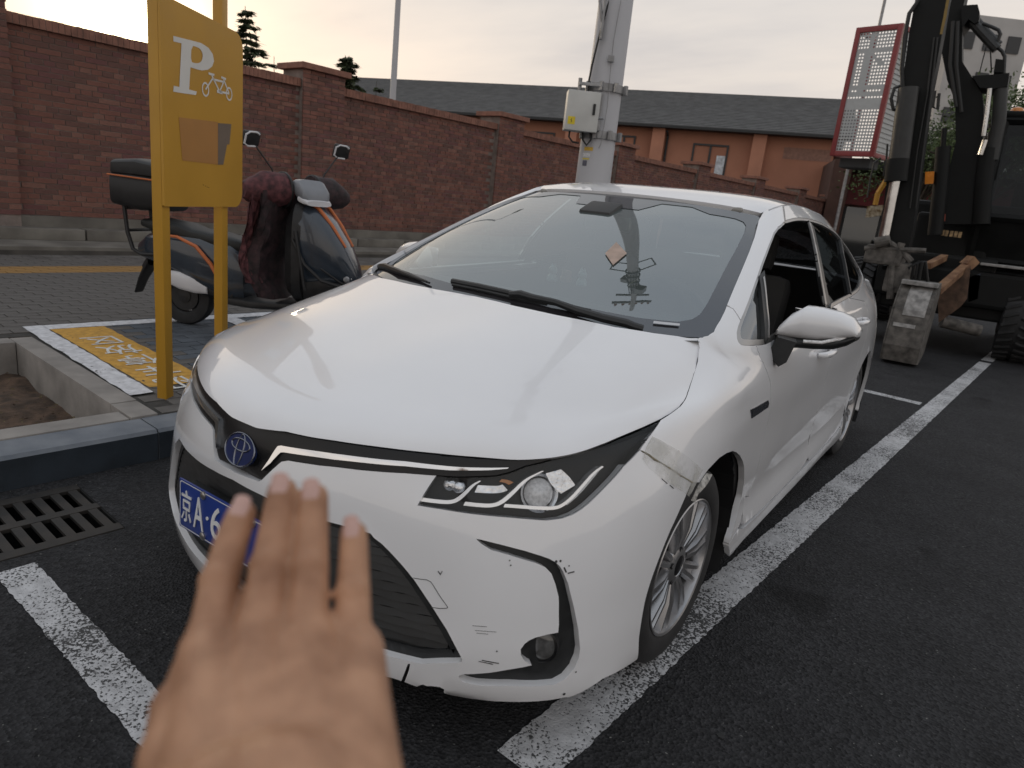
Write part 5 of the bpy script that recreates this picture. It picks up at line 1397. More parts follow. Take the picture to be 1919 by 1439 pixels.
# headlamp inside: dark bowl, light pipes, lamps
for sgn in (1, -1):
    HL = empty('headlamp_unit', (0, 0, 0), parent=CAR)
    def lk(mb, name, mat, **k):
        me = mb.mesh(name, mat, **k)
        if sgn < 0:
            me.transform(Matrix.Scale(-1, 4, (1, 0, 0))); me.flip_normals()
        return link(name, me, HL)
    bowl = panel_data(BODY, inset(resample(hl_loop, .012), -.002), step=.02, gap=0, off=-.034, flange=-.029)
    me = panel_mesh('lamp_housing', [bowl], LHOUS, mirror=sgn < 0); link('lamp_housing', me, HL)
    def ribbon(px, off, w, depth, name, mat):
        pts = chaikin([tuple(p) for p in px], it=2); uv = np.array(T(*pts)); t = np.gradient(uv, axis=0); t /= np.linalg.norm(t, axis=1, keepdims=True); nn_ = np.stack([-t[:, 1], t[:, 0]], 1)
        w_ = np.array(w(np.linspace(0, 1, len(uv))))[:, None] if callable(w) else np.full((len(uv), 1), w)
        d = panel_data(BODY, [tuple(p) for p in uv+nn_*w_/2]+[tuple(p) for p in (uv-nn_*w_/2)[::-1]], step=.02, bstep=.006, gap=0, off=off, flange=depth)
        me = panel_mesh(name, [d], mat, mirror=sgn < 0); link(name, me, HL)
    tp = lambda a, b: (lambda x: a+(b-a)*x)
    hk = lambda a, b: (lambda x: np.where(x < .45, a, a+(b-a)*(x-.45)/.55))
    ribbon([(782,935.5),(812,939.5),(840,942),(856,938),(872,924),(886,909),(900,901.5)], -.010, hk(.013, .004), .03, 'light_pipe', WHITEPL)
    ribbon([(870,944),(895,947),(922,948.5),(940,943),(962,924),(985,901),(1005,890),(1020,883)], -.010, hk(.013, .006), .03, 'light_pipe', WHITEPL)
    ribbon([(946,948),(975,950),(1010,953),(1042,953.5),(1058,948),(1078,931),(1098,908),(1117,886),(1134,874)], -.010, hk(.011, .010), .03, 'light_pipe', WHITEPL)
    ribbon([(1066,946),(1090,926),(1112,900),(1132,876)], -.018, .014, .02, 'light_guide', CLEARPL)
    # twin round lamps, indicator reflector, projector and a square reflector
    def rnd(px, off, r_, name, mat, prof=None):
        p, n = on_body(T(px)[0], off); mb = MB(); mb.lathe(prof or [(0, r_), (.006, r_*.95), (.010, r_*.6), (.011, 0)], p, n, 24); return lk(mb, name, mat, smooth=True)
    rnd((842,907.5), -.028, .0155, 'marker_lamp', REFL); rnd((859,912), -.028, .0155, 'marker_lamp', REFL)
    ribbon([(893,916),(915,917.5),(938,918),(950,914)], -.030, .030, .012, 'indicator_reflector', REFL)
    ribbon([(940,901),(953,903),(961,907)], -.022, .014, .012, 'indicator_bulb', AMBER)
    rnd((1017,925), -.030, .047, 'projector_bezel', REFL, [(.0, .047), (.006, .046), (.002, .040), (-.006, .037)])
    rnd((1017,925), -.032, .036, 'projector_lens', CLEARPL, [(-.004, .036), (.010, .032), (.020, .020), (.024, 0)])
    ribbon([(1043,884),(1056,901),(1072,918)], -.020, lambda x: .052-.02*np.abs(x-.5), .014, 'high_beam_reflector', REFL)
# fog lamps
for sgn in (1, -1):
    p, n = on_body(FOGC, -.030); mb = MB()
    n = Vector((.25, -.95, .05)).normalized()
    mb.lathe([(-.01, .047), (.006, .047), (.008, .043), (.004, .040)], p, n, 32); 
    me = mb.mesh('fog_lamp', GLOSSBLK, smooth=True)
    if sgn < 0: me.transform(Matrix.Scale(-1, 4, (1, 0, 0))); me.flip_normals()
    f_ = link('fog_lamp', me, CAR)
    mb = MB(); mb.lathe([(.004, .040), (.010, .030), (.013, .015), (.014, 0)], p, n, 24); me = mb.mesh('fog_lens', M_('fog_lens', (.10, .10, .10), rough=.12, coat=.6, var=.3, vscale=60) if 'fog_lens' not in bpy.data.materials else bpy.data.materials['fog_lens'], smooth=True)
    if sgn < 0: me.transform(Matrix.Scale(-1, 4, (1, 0, 0))); me.flip_normals()
    link('fog_lens', me, f_)
# number plate with embossed characters
PL = empty('number_plate', (0, -.014, .5232), parent=CAR, rot=(R(-1.5), 0, 0))
mb = MB(); mb.bbox((0, 0, -.07), (.44, .006, .14), .004); mb.build('plate_sheet', PLATEBLUE, PL, smooth=True)
mb = MB()
def rr(w, h, r_, n=6):
    o = []
    for cx_, cz_, a0 in ((w/2-r_, h/2-r_, 0), (-w/2+r_, h/2-r_, 90), (-w/2+r_, -h/2+r_, 180), (w/2-r_, -h/2+r_, 270)):
        for k in range(n+1):
            a = R(a0+90*k/n); o.append(Vector((cx_+r_*math.cos(a), -.0036, -.07+cz_+r_*math.sin(a))))
    return o
o1 = rr(.432, .132, .010); o2 = rr(.4265, .1265, .008); n = len(o1)
mb.add(o1+o2, [(i, (i+1) % n, n+(i+1) % n, n+i) for i in range(n)])
mb.build('plate_border', PLATEWHITE, PL)
for ch, x in (('京', -.182), ('A', -.125), ('·', -.0855), ('6', -.046)):
    me = text_mesh(ch, .12, extrude=.0012); xs_ = [v.co.x for v in me.vertices]; ys_ = [v.co.y for v in me.vertices]
    w_, h_ = max(xs_)-min(xs_), max(ys_)-min(ys_); tw, th = (.045, .09) if ch != '·' else (.010, .010)
    cxm, cym = (max(xs_)+min(xs_))/2, (max(ys_)+min(ys_))/2
    me.transform(Matrix.Translation((x, -.0048, -.07)) @ Matrix.Rotation(R(90), 4, 'X') @ Matrix.Diagonal((tw/w_, th/h_, 1, 1)) @ Matrix.Translation((-cxm, -cym, 0)))
    me.materials.append(PLATEWHITE); link('plate_character', me, PL)
for x in (-.105, .105):
    for z in (-.0125, -.1275):
        mb = MB(); mb.lathe([(0, .011), (.004, .011), (.006, .008), (.0065, 0)], (x, -.003, z), (0, -1, 0), 16); mb.build('plate_bolt', SATIN, PL, smooth=True)
mb = MB(); mb.box((0, .018, -.07), (.40, .03, .12)); mb.build('plate_bracket', BLKPL, PL)

# door mirrors
for sgn in (1, -1):
    MR = empty('door_mirror', (0, 0, 0), parent=CAR)
    def lk2(mb, name, mat, **k):
        me = mb.mesh(name, mat, **k)
        if sgn < 0: me.transform(Matrix.Scale(-1, 4, (1, 0, 0))); me.flip_normals()
        return link(name, me, MR)
    # cross sections along the housing from root (x .885) to tip (x 1.085)
    def loft(secs, n=20):
        mb = MB(); vs = []
        for (x, y, zt, zb, dep, yb) in secs:
            zc = (zt+zb)/2; hz = (zt-zb)/2
            for k in range(n):
                t = 2*PI*k/n; c, s_ = math.cos(t), math.sin(t)
                vs.append((x, y+dep*abs(c)**.75*(1 if c > 0 else -1)*(1.0 if c < 0 else .55), zc+hz*abs(s_)**.8*(1 if s_ > 0 else -1)))
        m_ = len(secs)
        fs = [(i*n+k, i*n+(k+1) % n, (i+1)*n+(k+1) % n, (i+1)*n+k) for i in range(m_-1) for k in range(n)]+[tuple(range(n))[::-1], tuple((m_-1)*n+k for k in range(n))]
        mb.add(vs, fs); return mb
    def mp(px, x): return onplane(*px, (x, 0, 0), (1, 0, 0))
    xs_ = [.902, .915, .940, .975, 1.010, 1.040, 1.060, 1.071]
    top = [(1459.5,616),(1466,602),(1482,584),(1507,570),(1541,575),(1575,583.5),(1598,595),(1613,617)]
    bot = [(1459.5,627),(1470,629.5),(1487,632.5),(1512,636.5),(1545,639.5),(1577,638),(1599,634.5),(1613,631)]
    secs = []
    YM = 1.60
    for x, a, b in zip(xs_, top, bot):
        # housing lies across the car: intersect with a plane facing forward
        ypl = YM+.10*(x-.9)/.17
        A = onplane(*a, (0, ypl, 0), (0, 1, 0)); B = onplane(*b, (0, ypl, 0), (0, 1, 0))
        secs.append(((A[0]+B[0])/2, ypl, A[2], B[2], .075 if x > .91 else .05, ypl))
    lk2(loft(secs), 'mirror_cap', PAINT, smooth=True, angle=60)
    bot2 = [(1470,652),(1478,653),(1490,654.5),(1512,654),(1545,656.5),(1575,656),(1597,649),(1611,638)]
    secs2 = []
    for (x, y, zt, zb, dep, yb), b2 in zip(secs, bot2):
        B2 = onplane(*b2, (0, y, 0), (0, 1, 0)); secs2.append((x-.004, y+.006, zb+.012, B2[2], dep*.93, y))
    lk2(loft(secs2), 'mirror_base', BLKPL, smooth=True, angle=50)
    f0 = [onplane(*p, (0, YM-.10, 0), (0, 1, 0)) for p in ((1446,655),(1462,630),(1497,640),(1489,655),(1478,677),(1463,685),(1451,672))]
    mb = MB(); c_ = np.array([(-.0, -.035, 0)])
    mb.prism([Vector(p+np.array((0, -.03, 0))) for p in f0], Vector((-.02, .075, 0))); lk2(mb, 'mirror_foot', BLKPL)
    mb = MB(); x0, y0, zt0, zb0 = secs[3][0], secs[3][1]+.045, secs[3][2], secs[3][3]
    mb.bbox((x0+.02, y0, (zt0+zb0)/2-.01), (.15, .006, .10), .003); lk2(mb, 'mirror_glass', CHROME, smooth=True)
    mb = MB(); xt = secs[-2][0]
    mb.tube([(secs[3][0]+.02, secs[3][1]-.070, secs[3][3]+.002), (secs[4][0]+.02, secs[4][1]-.070, secs[4][3]+.004), (secs[5][0], secs[5][1]-.06, secs[5][3]+.006), (secs[6][0]+.004, secs[6][1]-.04, secs[6][3]+.006)], .006, 8); lk2(mb, 'side_repeater', CLEARPL, smooth=True)

# door handles, badge, tape, wipers
for sgn in (1, -1):
    for y, z in ((2.245, .835), (3.10, .90)):
        mb = MB(); uv = BODY.side(y, z); p, n = on_body(uv, .0)
        mb.sphere(p+Vector((-.006, -.02, 0)), (.012, .085, .030), 20, 12); me = mb.mesh('handle_cup', bpy.data.materials['white_car_paint'], smooth=True)
        h = MB(); h.tube([p+Vector((.0, -.10, -.002)), p+Vector((.026, -.085, 0)), p+Vector((.036, -.03, .002)), p+Vector((.036, .04, .004)), p+Vector((.028, .095, .004)), p+Vector((.0, .108, .004))], [.010, .014, .0145, .0145, .014, .010], 12)
        me2 = h.mesh('door_handle', PAINT, smooth=True)
        if sgn < 0: me2.transform(Matrix.Scale(-1, 4, (1, 0, 0))); me2.flip_normals()
        link('door_handle', me2, CAR)
bd = T((1406,768),(1438,749.5),(1440,755.5),(1438,763),(1408,783.5))
part('wing_badge', [panel_data(BODY, bd, step=.02, bstep=.01, gap=0, off=.003, flange=.004)], M_('badge_chrome', (.30, .31, .33), rough=.25, metal=.9, var=.6, vscale=90, col2=(.04, .05, .09)))
TAPE = bpy.data.materials.new('clear_tape'); TAPE.use_nodes = True
b_ = TAPE.node_tree.nodes['Principled BSDF']; b_.inputs['Base Color'].default_value = (.62, .61, .57, 1); b_.inputs['Roughness'].default_value = .25
nz_ = TAPE.node_tree.nodes.new('ShaderNodeTexNoise'); nz_.inputs['Scale'].default_value = 14; nz_.inputs['Detail'].default_value = 8
rp_ = TAPE.node_tree.nodes.new('ShaderNodeMapRange'); rp_.inputs[1].default_value = .42; rp_.inputs[2].default_value = .66; rp_.inputs[3].default_value = .10; rp_.inputs[4].default_value = .65
tc_ = TAPE.node_tree.nodes.new('ShaderNodeTexCoord'); TAPE.node_tree.links.new(tc_.outputs['Object'], nz_.inputs[0]); TAPE.node_tree.links.new(nz_.outputs[0], rp_.inputs[0]); TAPE.node_tree.links.new(rp_.outputs[0], b_.inputs['Alpha'])
bpb = TAPE.node_tree.nodes.new('ShaderNodeBump'); bpb.inputs['Strength'].default_value = .7; bpb.inputs['Distance'].default_value = .004; TAPE.node_tree.links.new(nz_.outputs[0], bpb.inputs['Height']); TAPE.node_tree.links.new(bpb.outputs[0], b_.inputs['Normal'])
tape = T((1221,818),(1250,833),(1290,858),(1316,880),(1310,892),(1304,905),(1296,921),(1290,930),(1272,917),(1240,897),(1215,878),(1203,860),(1210,838))
part('clear_tape', [panel_data(BODY, tape, step=.02, bstep=.01, gap=0, off=.0022, flange=0)], TAPE, mirror=False, label='crumpled clear tape over the cracked wing seam')
flap_a = [on_body(p, .003)[0] for p in T((1322,886),(1314,897),(1306,910),(1298,927),(1293,937))]
flap_b = [ondepth(*px, d) for px, d in (((1335,889),2.02),((1329,902),2.03),((1320,914),2.03),((1309,925),2.02),((1301,943),2.0))]
def depth_of(p): return float((np.array(p)-CAM_LOC) @ CAM_F)
flap_b = [ondepth(px, py, depth_of(a)+.012) for a, (px, py) in zip(flap_a, ((1335,889),(1329,902),(1321,913),(1308,927),(1303,942)))]
mb = MB(); mb.add(list(flap_a)+list(flap_b), [(i, i+1, 6+i, 5+i) for i in range(4)]); 
TAPE2 = M_('tape_flap', (.30, .29, .27), rough=.3, var=.6, vscale=70, bump=.6, bscale=60); mb.build('tape_flap', TAPE2, CAR)
# black scuffs on the bumper corner
scf = MB()
SCUFF = M_('scuff', (.05, .05, .05), rough=.8)
for a, b, w in (((903,1237),(935,1243),.0012), ((897,1239),(922,1244),.0008), ((906,1241),(924,1245),.0006), ((1057,1063),(1061,1072),.002), ((1064,1074),(1076,1071),.0016), ((821,1070),(826,1077),.0012), ((829,1070),(825,1077),.0008), ((885,1172),(912,1174),.0005), ((890,1181),(930,1184),.0005), ((893,1186),(915,1188),.0005), ((1240,897),(1250,906),.001), ((1255,909),(1262,915),.0012)):
    pa = [np.array(a)+(np.array(b)-np.array(a))*t for t in np.linspace(0, 1, 6)]
    scf.tube([on_body(p, .0006)[0] for p in T(*pa)], w, 5)
for c, r_ in (((1042,1052),.0035), ((1050,1051),.003), ((1066,1060),.002), ((1057,1300),.004), ((1079,1259),.0025), ((931,1220),.002), ((957,1059),.002), ((955,1050),.0018)):
    p, n = on_body(T(c)[0], .0); scf.lathe([(.0012, r_), (.0013, 0)], p, n, 8)
scf.build('scuff_marks', SCUFF, CAR)
# dirt along the cracked seam
DIRT = M_('seam_dirt', (.20, .17, .11), rough=.9, var=.5, vscale=60)
mb = MB()
sp = T((1202,845),(1215,852),(1226,861),(1240,868),(1253,876.5),(1265,884),(1275,891),(1286,897),(1297,904))
mb.tube([on_body(p, .0)[0] for p in sp], [.002, .003, .0035, .002, .003, .0018, .0025, .002, .003], 5); mb.build('seam_crack', DIRT, CAR)
# tow cover line and bumper crease
mb = MB(); tow = T((774,1083),(790,1085.5),(800,1086.5),(807,1090),(812,1097),(825,1118),(838,1136),(839,1138.5),(836,1140),(824,1140),(808,1138))
mb.tube([on_body(p, .0)[0] for p in tow], .0009, 5); mb.build('tow_cover_gap', SCUFF, CAR)
# wipers
def wp(px, off=.0):
    p = WIND.px(px); q = WIND.at([p])[0]+WIND.nrm([p])[0]*off; q = WIND.at([p])[0]; d = ray(*px); return Vector(q-d/np.linalg.norm(d)*off)
mb = MB()
mb.tube([wp((848,527),.022), wp((900,537),.022), wp((960,550),.022), wp((1030,566),.022), wp((1107,582),.016)], [.011, .011, .010, .009, .005], 8)
mb.tube([wp((848,533),.008), wp((900,543),.008), wp((960,557),.008), wp((1025,570),.008)], .006, 6)
mb.tube([wp((955,551),.030), wp((975,551),.034), wp((1000,558),.032), wp((1040,566),.03), wp((1080,581),.028), wp((1130,596),.03), wp((1175,606),.03), wp((1187,611),.028), wp((1205,616),.02)], [.010, .014, .012, .011, .013, .014, .014, .013, .012], 8)
mb.build('wiper', BLKPL, CAR, smooth=True)
mb = MB()
mb.tube([wp((706,493),.03), wp((722,499),.03), wp((745,508),.03), wp((770,517),.02), wp((805,530),.012)], [.012, .014, .012, .007, .004], 8)
mb.tube([wp((735,502),.02), wp((765,512),.02), wp((800,528),.015)], .005, 6)
mb.build('wiper', BLKPL, CAR, smooth=True)
# inside: dashboard, wheel, seats, sensor housing with mirror
mb = MB()
xs_ = np.linspace(-.70, .70, 15)
sec = lambda x: [(x, 1.10+.10*(x/.7)**2, .975), (x, 1.30, .985), (x, 1.50, .965-.01*abs(x)), (x, 1.58, .92), (x, 1.56, .70), (x, 1.5, .4)]
vs = [p for x in xs_ for p in sec(x)]; mb.add(vs, [(i*6+j, (i+1)*6+j, (i+1)*6+j+1, i*6+j+1) for i in range(14) for j in range(5)])
mb.build('dashboard', DASH, CAR, smooth=True)
mb = MB(); c_ = Vector((.36, 1.72, .93)); ax_ = Vector((0, .85, .5)).normalized(); u_ = Vector((1, 0, 0)); w_ = ax_.cross(u_)
mb.tube([c_+(u_*math.cos(t)+w_*math.sin(t))*.185 for t in np.linspace(0, 2*PI, 33)], .016, 8, cap=False); mb.tube([c_-u_*.18, c_+u_*.18], .018, 6); mb.tube([c_, c_-ax_*.2], .03, 8)
mb.build('steering_wheel', BLKPL, CAR, smooth=True)
for x in (.37, -.37):
    se = empty('seat', (x, 2.3, .25), parent=CAR)
    mb = MB(); mb.bbox((0, -.1, .22), (.50, .52, .18), .05); mb.build('cushion', CLOTH, se, smooth=True)
    mb = MB(); mb.bbox((0, .22, .55), (.50, .15, .62), .06, Matrix.Rotation(R(-14), 3, 'X')); mb.build('backrest', CLOTH, se, smooth=True)
    mb = MB(); mb.bbox((0, .34, .96), (.27, .10, .19), .04, Matrix.Rotation(R(-8), 3, 'X')); mb.build('headrest', CLOTH, se, smooth=True)
mb = MB(); mb.bbox((0, 3.25, .82), (1.3, .16, .62), .06, Matrix.Rotation(R(-20), 3, 'X')); mb.bbox((0, 2.95, .5), (1.3, .55, .18), .05); mb.build('rear_bench', CLOTH, CAR, smooth=True)
mb = MB(); a = [WIND.at([WIND.px(p)])[0]+np.array((0, .0, -.012)) for p in ((1086,399),(1155,391),(1178,413),(1170,414),(1100,404))]
A = [WIND.px(p) for p in ((1089,406),(1098,398),(1148,395),(1160,412),(1166,414))]
mb.bbox((0, 1.72, 1.325), (.15, .12, .035), .012, Matrix.Rotation(R(22), 3, 'X')); mb.build('sensor_housing', DASH, CAR, smooth=True)
mb = MB(); mb.bbox((0, 1.80, 1.275), (.22, .03, .06), .012, Matrix.Rotation(R(-10), 3, 'X')); mb.build('inside_mirror', SATIN, CAR, smooth=True)
mb = MB(); mb.bbox((0, 2.5, 1.385), (1.0, 1.0, .02), .008); mb.build('headliner', M_('headliner', (.35, .34, .32), rough=.9), CAR)
# square paper sticker inside the windscreen, vehicle number strip
stk = WIND.tr((1155,453),(1175,474),(1149,496),(1134,474))
part('paper_sticker', [panel_data(WIND, stk, step=.03, bstep=.02, gap=0, off=-.001, flange=0)], M_('faded_sticker', (.42, .31, .25), rough=.6, var=.15, vscale=30), mirror=False, label='faded orange square paper sticker on the windscreen')
stk = WIND.tr((1225,602),(1274,607),(1273,611),(1224,606.5))
part('number_strip', [panel_data(WIND, stk, step=.03, bstep=.01, gap=0, off=.002, flange=0)], M_('number_strip', (.55, .56, .58), rough=.5), mirror=False)
# bonnet and boot outer edge rubber, tail lamps
tl_ = [BODY.side(4.36, .93), BODY.side(4.47, .94), BODY.side(4.47, .80), BODY.side(4.38, .82)]
part('tail_lamp', [panel_data(BODY, tl_, step=.03, gap=0, off=.004, flange=.012)], M_('tail_lamp', (.25, .01, .012), rough=.1, coat=.8))
# ================================================================== things around the car
def child(mb, name, mat, root, **k):
    o = mb.build(name, mat, root, **k); o.matrix_parent_inverse = root.matrix_basis.inverted(); return o
# ---- yellow bicycle-parking sign
SIGNY = M_('sign_yellow', (.50, .26, .022), rough=.42, var=.06, vscale=3, coat=.1)
SIGNW = M_('sign_white', (.66, .64, .60), rough=.5, var=.03)
B0 = on_side(304, 752); SAZ = R(-30); SD = np.array([math.sin(SAZ), math.cos(SAZ), 0]); SNm = np.array([math.cos(R(-30)), -math.sin(R(-30)), 0])
SNm = np.array([SD[1], -SD[0], 0]); SNm = SNm if SNm @ (CAM_LOC-B0) > 0 else -SNm
lean = .004                                                 # the sign leans a little along its length
SGN = empty('parking_sign', B0, 'yellow bicycle parking sign board on two square posts beside the kerb', 'sign')
SM = Matrix(((SD[0], 0, SNm[0], B0[0]), (SD[1], 0, SNm[1], B0[1]), (0, 1, 0, B0[2]), (0, 0, 0, 1)))      # local x along, y up, z to viewer
SGN.matrix_basis = SM @ Matrix.Rotation(-lean, 4, 'Z')
def pxs(px, py):                                             # picture -> sign plane
    M4 = SGN.matrix_basis; n = np.array([M4[0][2], M4[1][2], M4[2][2]]); p = onplane(px, py, B0, n); q = M4.inverted() @ Vector(p); return q.x, q.y
a = pxs(304.6, 396); b = pxs(425, 379); c = pxs(321, 0); d = pxs(438, 58); e_ = pxs(451, 200)
PX0, PX1, PY0, PY1 = a[0], e_[0], (a[1]+b[1])/2, (c[1]+d[1])/2
def rrect(x0, x1, y0, y1, r0, r1, n=8):
    o = []
    for cx_, cy_, a0, r_ in ((x1-r1, y1-r1, 0, r1), (x0+r0, y1-r0, 90, r0), (x0+r0, y0+r0, 180, r0), (x1-r1, y0+r1, 270, r1)):
        for k in range(n+1):
            t = R(a0+90*k/n); o.append((cx_+r_*math.cos(t), cy_+r_*math.sin(t)))
    return o
mb = MB(); mb.prism([(x, y, .0) for x, y in rrect(PX0-.002, PX1, PY0, PY1, .006, .085)], (0, 0, .012)); mb.build('board', SIGNY, SGN)
pw = .066
for x0, nm in ((PX0, 'post'), (pxs(417, 420)[0], 'post')):
    mb = MB(); mb.bbox((x0+pw/2-.002, 1.35, -.0265), (pw, 2.75, .051), .004); mb.build(nm, SIGNY, SGN, smooth=True)
# letter P with slab serifs, traced
def poly_px(pts): return [(*pxs(*p), .013) for p in pts]
P_out = [(319.5,66.5),(353,75),(372,80),(386,89),(394,101),(396.5,114),(393,124),(385,130),(374,131.5),(366,130),(352,125.5),(349.5,167),(364,171),(362.5,177.5),(340,174.5),(319.5,171),(320.5,160),(331,162.5),(335,80.5),(320,77)]
P_hole = [(354,84.5),(366,88),(372,93),(375.5,102),(374,112),(369,117.5),(361,118),(352.5,115)]
def flat_with_hole(name, outer, holes, mat, parent, z=.0135, th=.0012):
    V = [Vector(pxs(*p)) for p in outer]; E = [(i, (i+1) % len(V)) for i in range(len(V))]
    for h in holes:
        b_ = len(V); V += [Vector(pxs(*p)) for p in h]; E += [(b_+i, b_+(i+1) % len(h)) for i in range(len(h))]
    r_ = geometry.delaunay_2d_cdt(V, E, [], 0, 1e-7); uv = np.array([tuple(v) for v in r_[0]]); Fc = np.array([list(f) for f in r_[2]]); c_ = uv[Fc].mean(1)
    ok = inpoly(c_, [pxs(*p) for p in outer])
    for h in holes: ok &= ~inpoly(c_, [pxs(*p) for p in h])
    mb = MB(); mb.add([(x, y, z) for x, y in uv], [tuple(int(i) for i in f) for f in Fc[ok]]); return mb.build(name, mat, parent)
flat_with_hole('letter_p', P_out, [chaikin(P_hole, True, 1)], SIGNW, SGN)
mb = MB()
def sp3(px, py, z=.0135): x, y = pxs(px, py); return (x, y, z)
def ringf(cx_, cy_, ro, ri, n=32):
    c_ = pxs(cx_, cy_); vs = []
    for k in range(n):
        t = 2*PI*k/n
        for r_ in (ro, ri): vs.append((c_[0]+r_*math.cos(t), c_[1]+r_*math.sin(t), .0135))
    mb.add(vs, [(2*k, 2*((k+1) % n), 2*((k+1) % n)+1, 2*k+1) for k in range(n)])
c1 = pxs(380.5, 167); c2 = pxs(425, 175.5)
rw = abs(pxs(380.5, 153.5)[1]-pxs(380.5, 181)[1])/2
ringf(380.5, 167, rw, rw*.74); ringf(425, 175.5, rw, rw*.74)
def bar(p, q, w):
    a_ = np.array(pxs(*p)); b_ = np.array(pxs(*q)); d_ = b_-a_; d_ /= np.linalg.norm(d_); n_ = np.array([-d_[1], d_[0]])*w/2
    mb.add([(*(a_+n_), .0138), (*(a_-n_), .0138), (*(b_-n_), .0138), (*(b_+n_), .0138)], [(0, 1, 2, 3)])
for p, q, w in (((380.5,167),(394,146),.010), ((392,140),(407,171),.011), ((394,148),(415,153),.010), ((407,171),(415,152),.010), ((414,147),(425,175),.010), ((407,171),(425,175),.010), ((386,137),(397,140),.011), ((410,144),(419,148),.011), ((402,170),(412,173),.016)): bar(p, q, w)
mb.build('bicycle_symbol', SIGNW, SGN)
mb = MB(); mb.add([sp3(*p, .0132) for p in ((330,219),(404,228),(404,308),(337,300))], [(0, 1, 2, 3)]); mb.build('blanked_patch', M_('blanked_brown', (.40, .185, .045), rough=.5, var=.05), SGN)  # flat brown fill over the area of a blanked-out code
mb = MB(); mb.prism([sp3(*p, .0133) for p in ((404,230),(429,232),(425.5,270),(421,270),(414,308),(404,308))], (0, 0, .0008)); mb.build('blanked_patch_edge', M_('blanked_grey', (.155, .115, .085), rough=.6, var=.1), SGN)  # made-up grey piece, part of the same blanked-out area
mb = MB()
for px in ((377,346),(384,350),(381,348),(387,351)): mb.sphere(sp3(*px, .012), .0025, 6, 4)
mb.build('paint_chips', M_('chip', (.05, .03, .02)), SGN)

# ---- red framed perforated sign tower
REDF = M_('red_frame', (.22, .028, .030), rough=.45, var=.1)
PERF = M_('perforated_sheet', (.40, .415, .42), rough=.5, metal=.2, var=.06)
TD = 15.5; tc_ = ondepth(1620, 170, TD)
# face turned a little: fit a vertical plane through the corners
tn = np.array([CAM_LOC[0]-tc_[0], CAM_LOC[1]-tc_[1], 0]); tn /= np.linalg.norm(tn); ca, sa = math.cos(R(-24)), math.sin(R(-24)); tn = np.array([tn[0]*ca-tn[1]*sa, tn[0]*sa+tn[1]*ca, 0])
tx = np.array([-tn[1], tn[0], 0]); tx = tx if tx @ CAM_R > 0 else -tx
O_ = onplane(1554.6, 289.8, tc_, tn)
def tw(px, py): p = onplane(px, py, tc_, tn)-O_; return p @ tx, p[2]
w_ = (tw(1638.5, 295.5)[0]+tw(1696.3, 45.5)[0]-tw(1611.4, 47.6)[0])/2; h_ = (tw(1611.4, 47.6)[1]+tw(1696.3, 45.5)[1]-tw(1638.5, 295.5)[1])/2
z00 = (tw(1638.5, 295.5)[1])/2
TW = empty('sign_tower', O_+Z_*z00, 'red framed white perforated sign box hanging over the annex entrance', 'sign')
TW.matrix_basis = Matrix(((tx[0], 0, tn[0], O_[0]), (tx[1], 0, tn[1], O_[1]), (0, 1, 0, O_[2]+z00), (0, 0, 0, 1)))
fw = w_*.105; dp = 1.0
mb = MB()
for x0, x1, y0, y1 in ((0, fw, 0, h_), (w_-fw, w_, 0, h_), (fw, w_-fw, 0, fw*1.1), (fw, w_-fw, h_-fw*1.1, h_)): mb.bbox(((x0+x1)/2, (y0+y1)/2, -.05), (x1-x0, y1-y0, .1), .01)
for x in (0.04, w_-.04): 
    mb.bbox((x, .05, -dp/2), (.08, .1, dp-.1), .01); mb.bbox((x, h_-.05, -dp/2), (.08, .1, dp-.1), .01); mb.bbox((x, h_/2, -dp), (.08, h_, .08), .01)
mb.build('frame', REDF, TW, smooth=True)
NCX, NR = 12, 36; gx0, gx1, gy0, gy1 = fw, w_-fw, fw*1.1, h_-fw*1.1; cw, chh = (gx1-gx0)/NCX, (gy1-gy0)/NR
solid = set()
for r_ in range(0, 5): solid |= {(4, r_)}
solid |= {(c_, 5) for c_ in range(12)}
for r_ in range(6, 18): solid |= {(3, r_), (4, r_)} | ({(0, r_)} if r_ < 16 else set())
solid |= {(5, 6), (6, 7), (7, 8), (8, 8), (8, 9), (9, 9)}
solid |= {(c_, r_) for c_ in range(12) for r_ in (16,)} | {(c_, 18) for c_ in range(12)} | {(3, 17), (11, 17), (0, 17)}
solid |= {(c_, r_) for r_ in (20, 21, 22) for c_ in range(12)}
vs = []; fs = []
for c_ in range(NCX):
    for r_ in range(NR):
        x0, y1 = gx0+c_*cw, gy1-r_*chh; x1, y0 = x0+cw, y1-chh; b_ = len(vs)
        vs += [(x0, y0, -.03), (x1, y0, -.03), (x1, y1, -.03), (x0, y1, -.03)]
        if (c_, r_) in solid: fs.append((b_, b_+1, b_+2, b_+3)); continue
        cx_, cy_ = (x0+x1)/2, (y0+y1)/2; rr_ = min(cw, chh)*.31; n = 8
        vs += [(cx_+rr_*math.cos(2*PI*(k+.5)/n-PI/2-PI/8*0), cy_+rr_*math.sin(2*PI*(k+.5)/n-PI/2), -.03) for k in range(n)]
        # ring k: corners at -135,-45,45,135 degrees
        i = [b_+4+k for k in range(n)]
        # angles: -90+22.5=-67.5(k0), -22.5(k1), 22.5(k2), 67.5(k3), 112.5(k4), 157.5(k5), 202.5(k6), 247.5(k7)
        fs += [(b_, b_+1, i[0], i[7]), (b_+1, i[1], i[0]), (b_+1, b_+2, i[2], i[1]), (b_+2, i[3], i[2]), (b_+2, b_+3, i[4], i[3]), (b_+3, i[5], i[4]), (b_+3, b_, i[6], i[5]), (b_, i[7], i[6])]
mb = MB(); mb.add(vs, fs); mb.build('perforated_panel', PERF, TW)
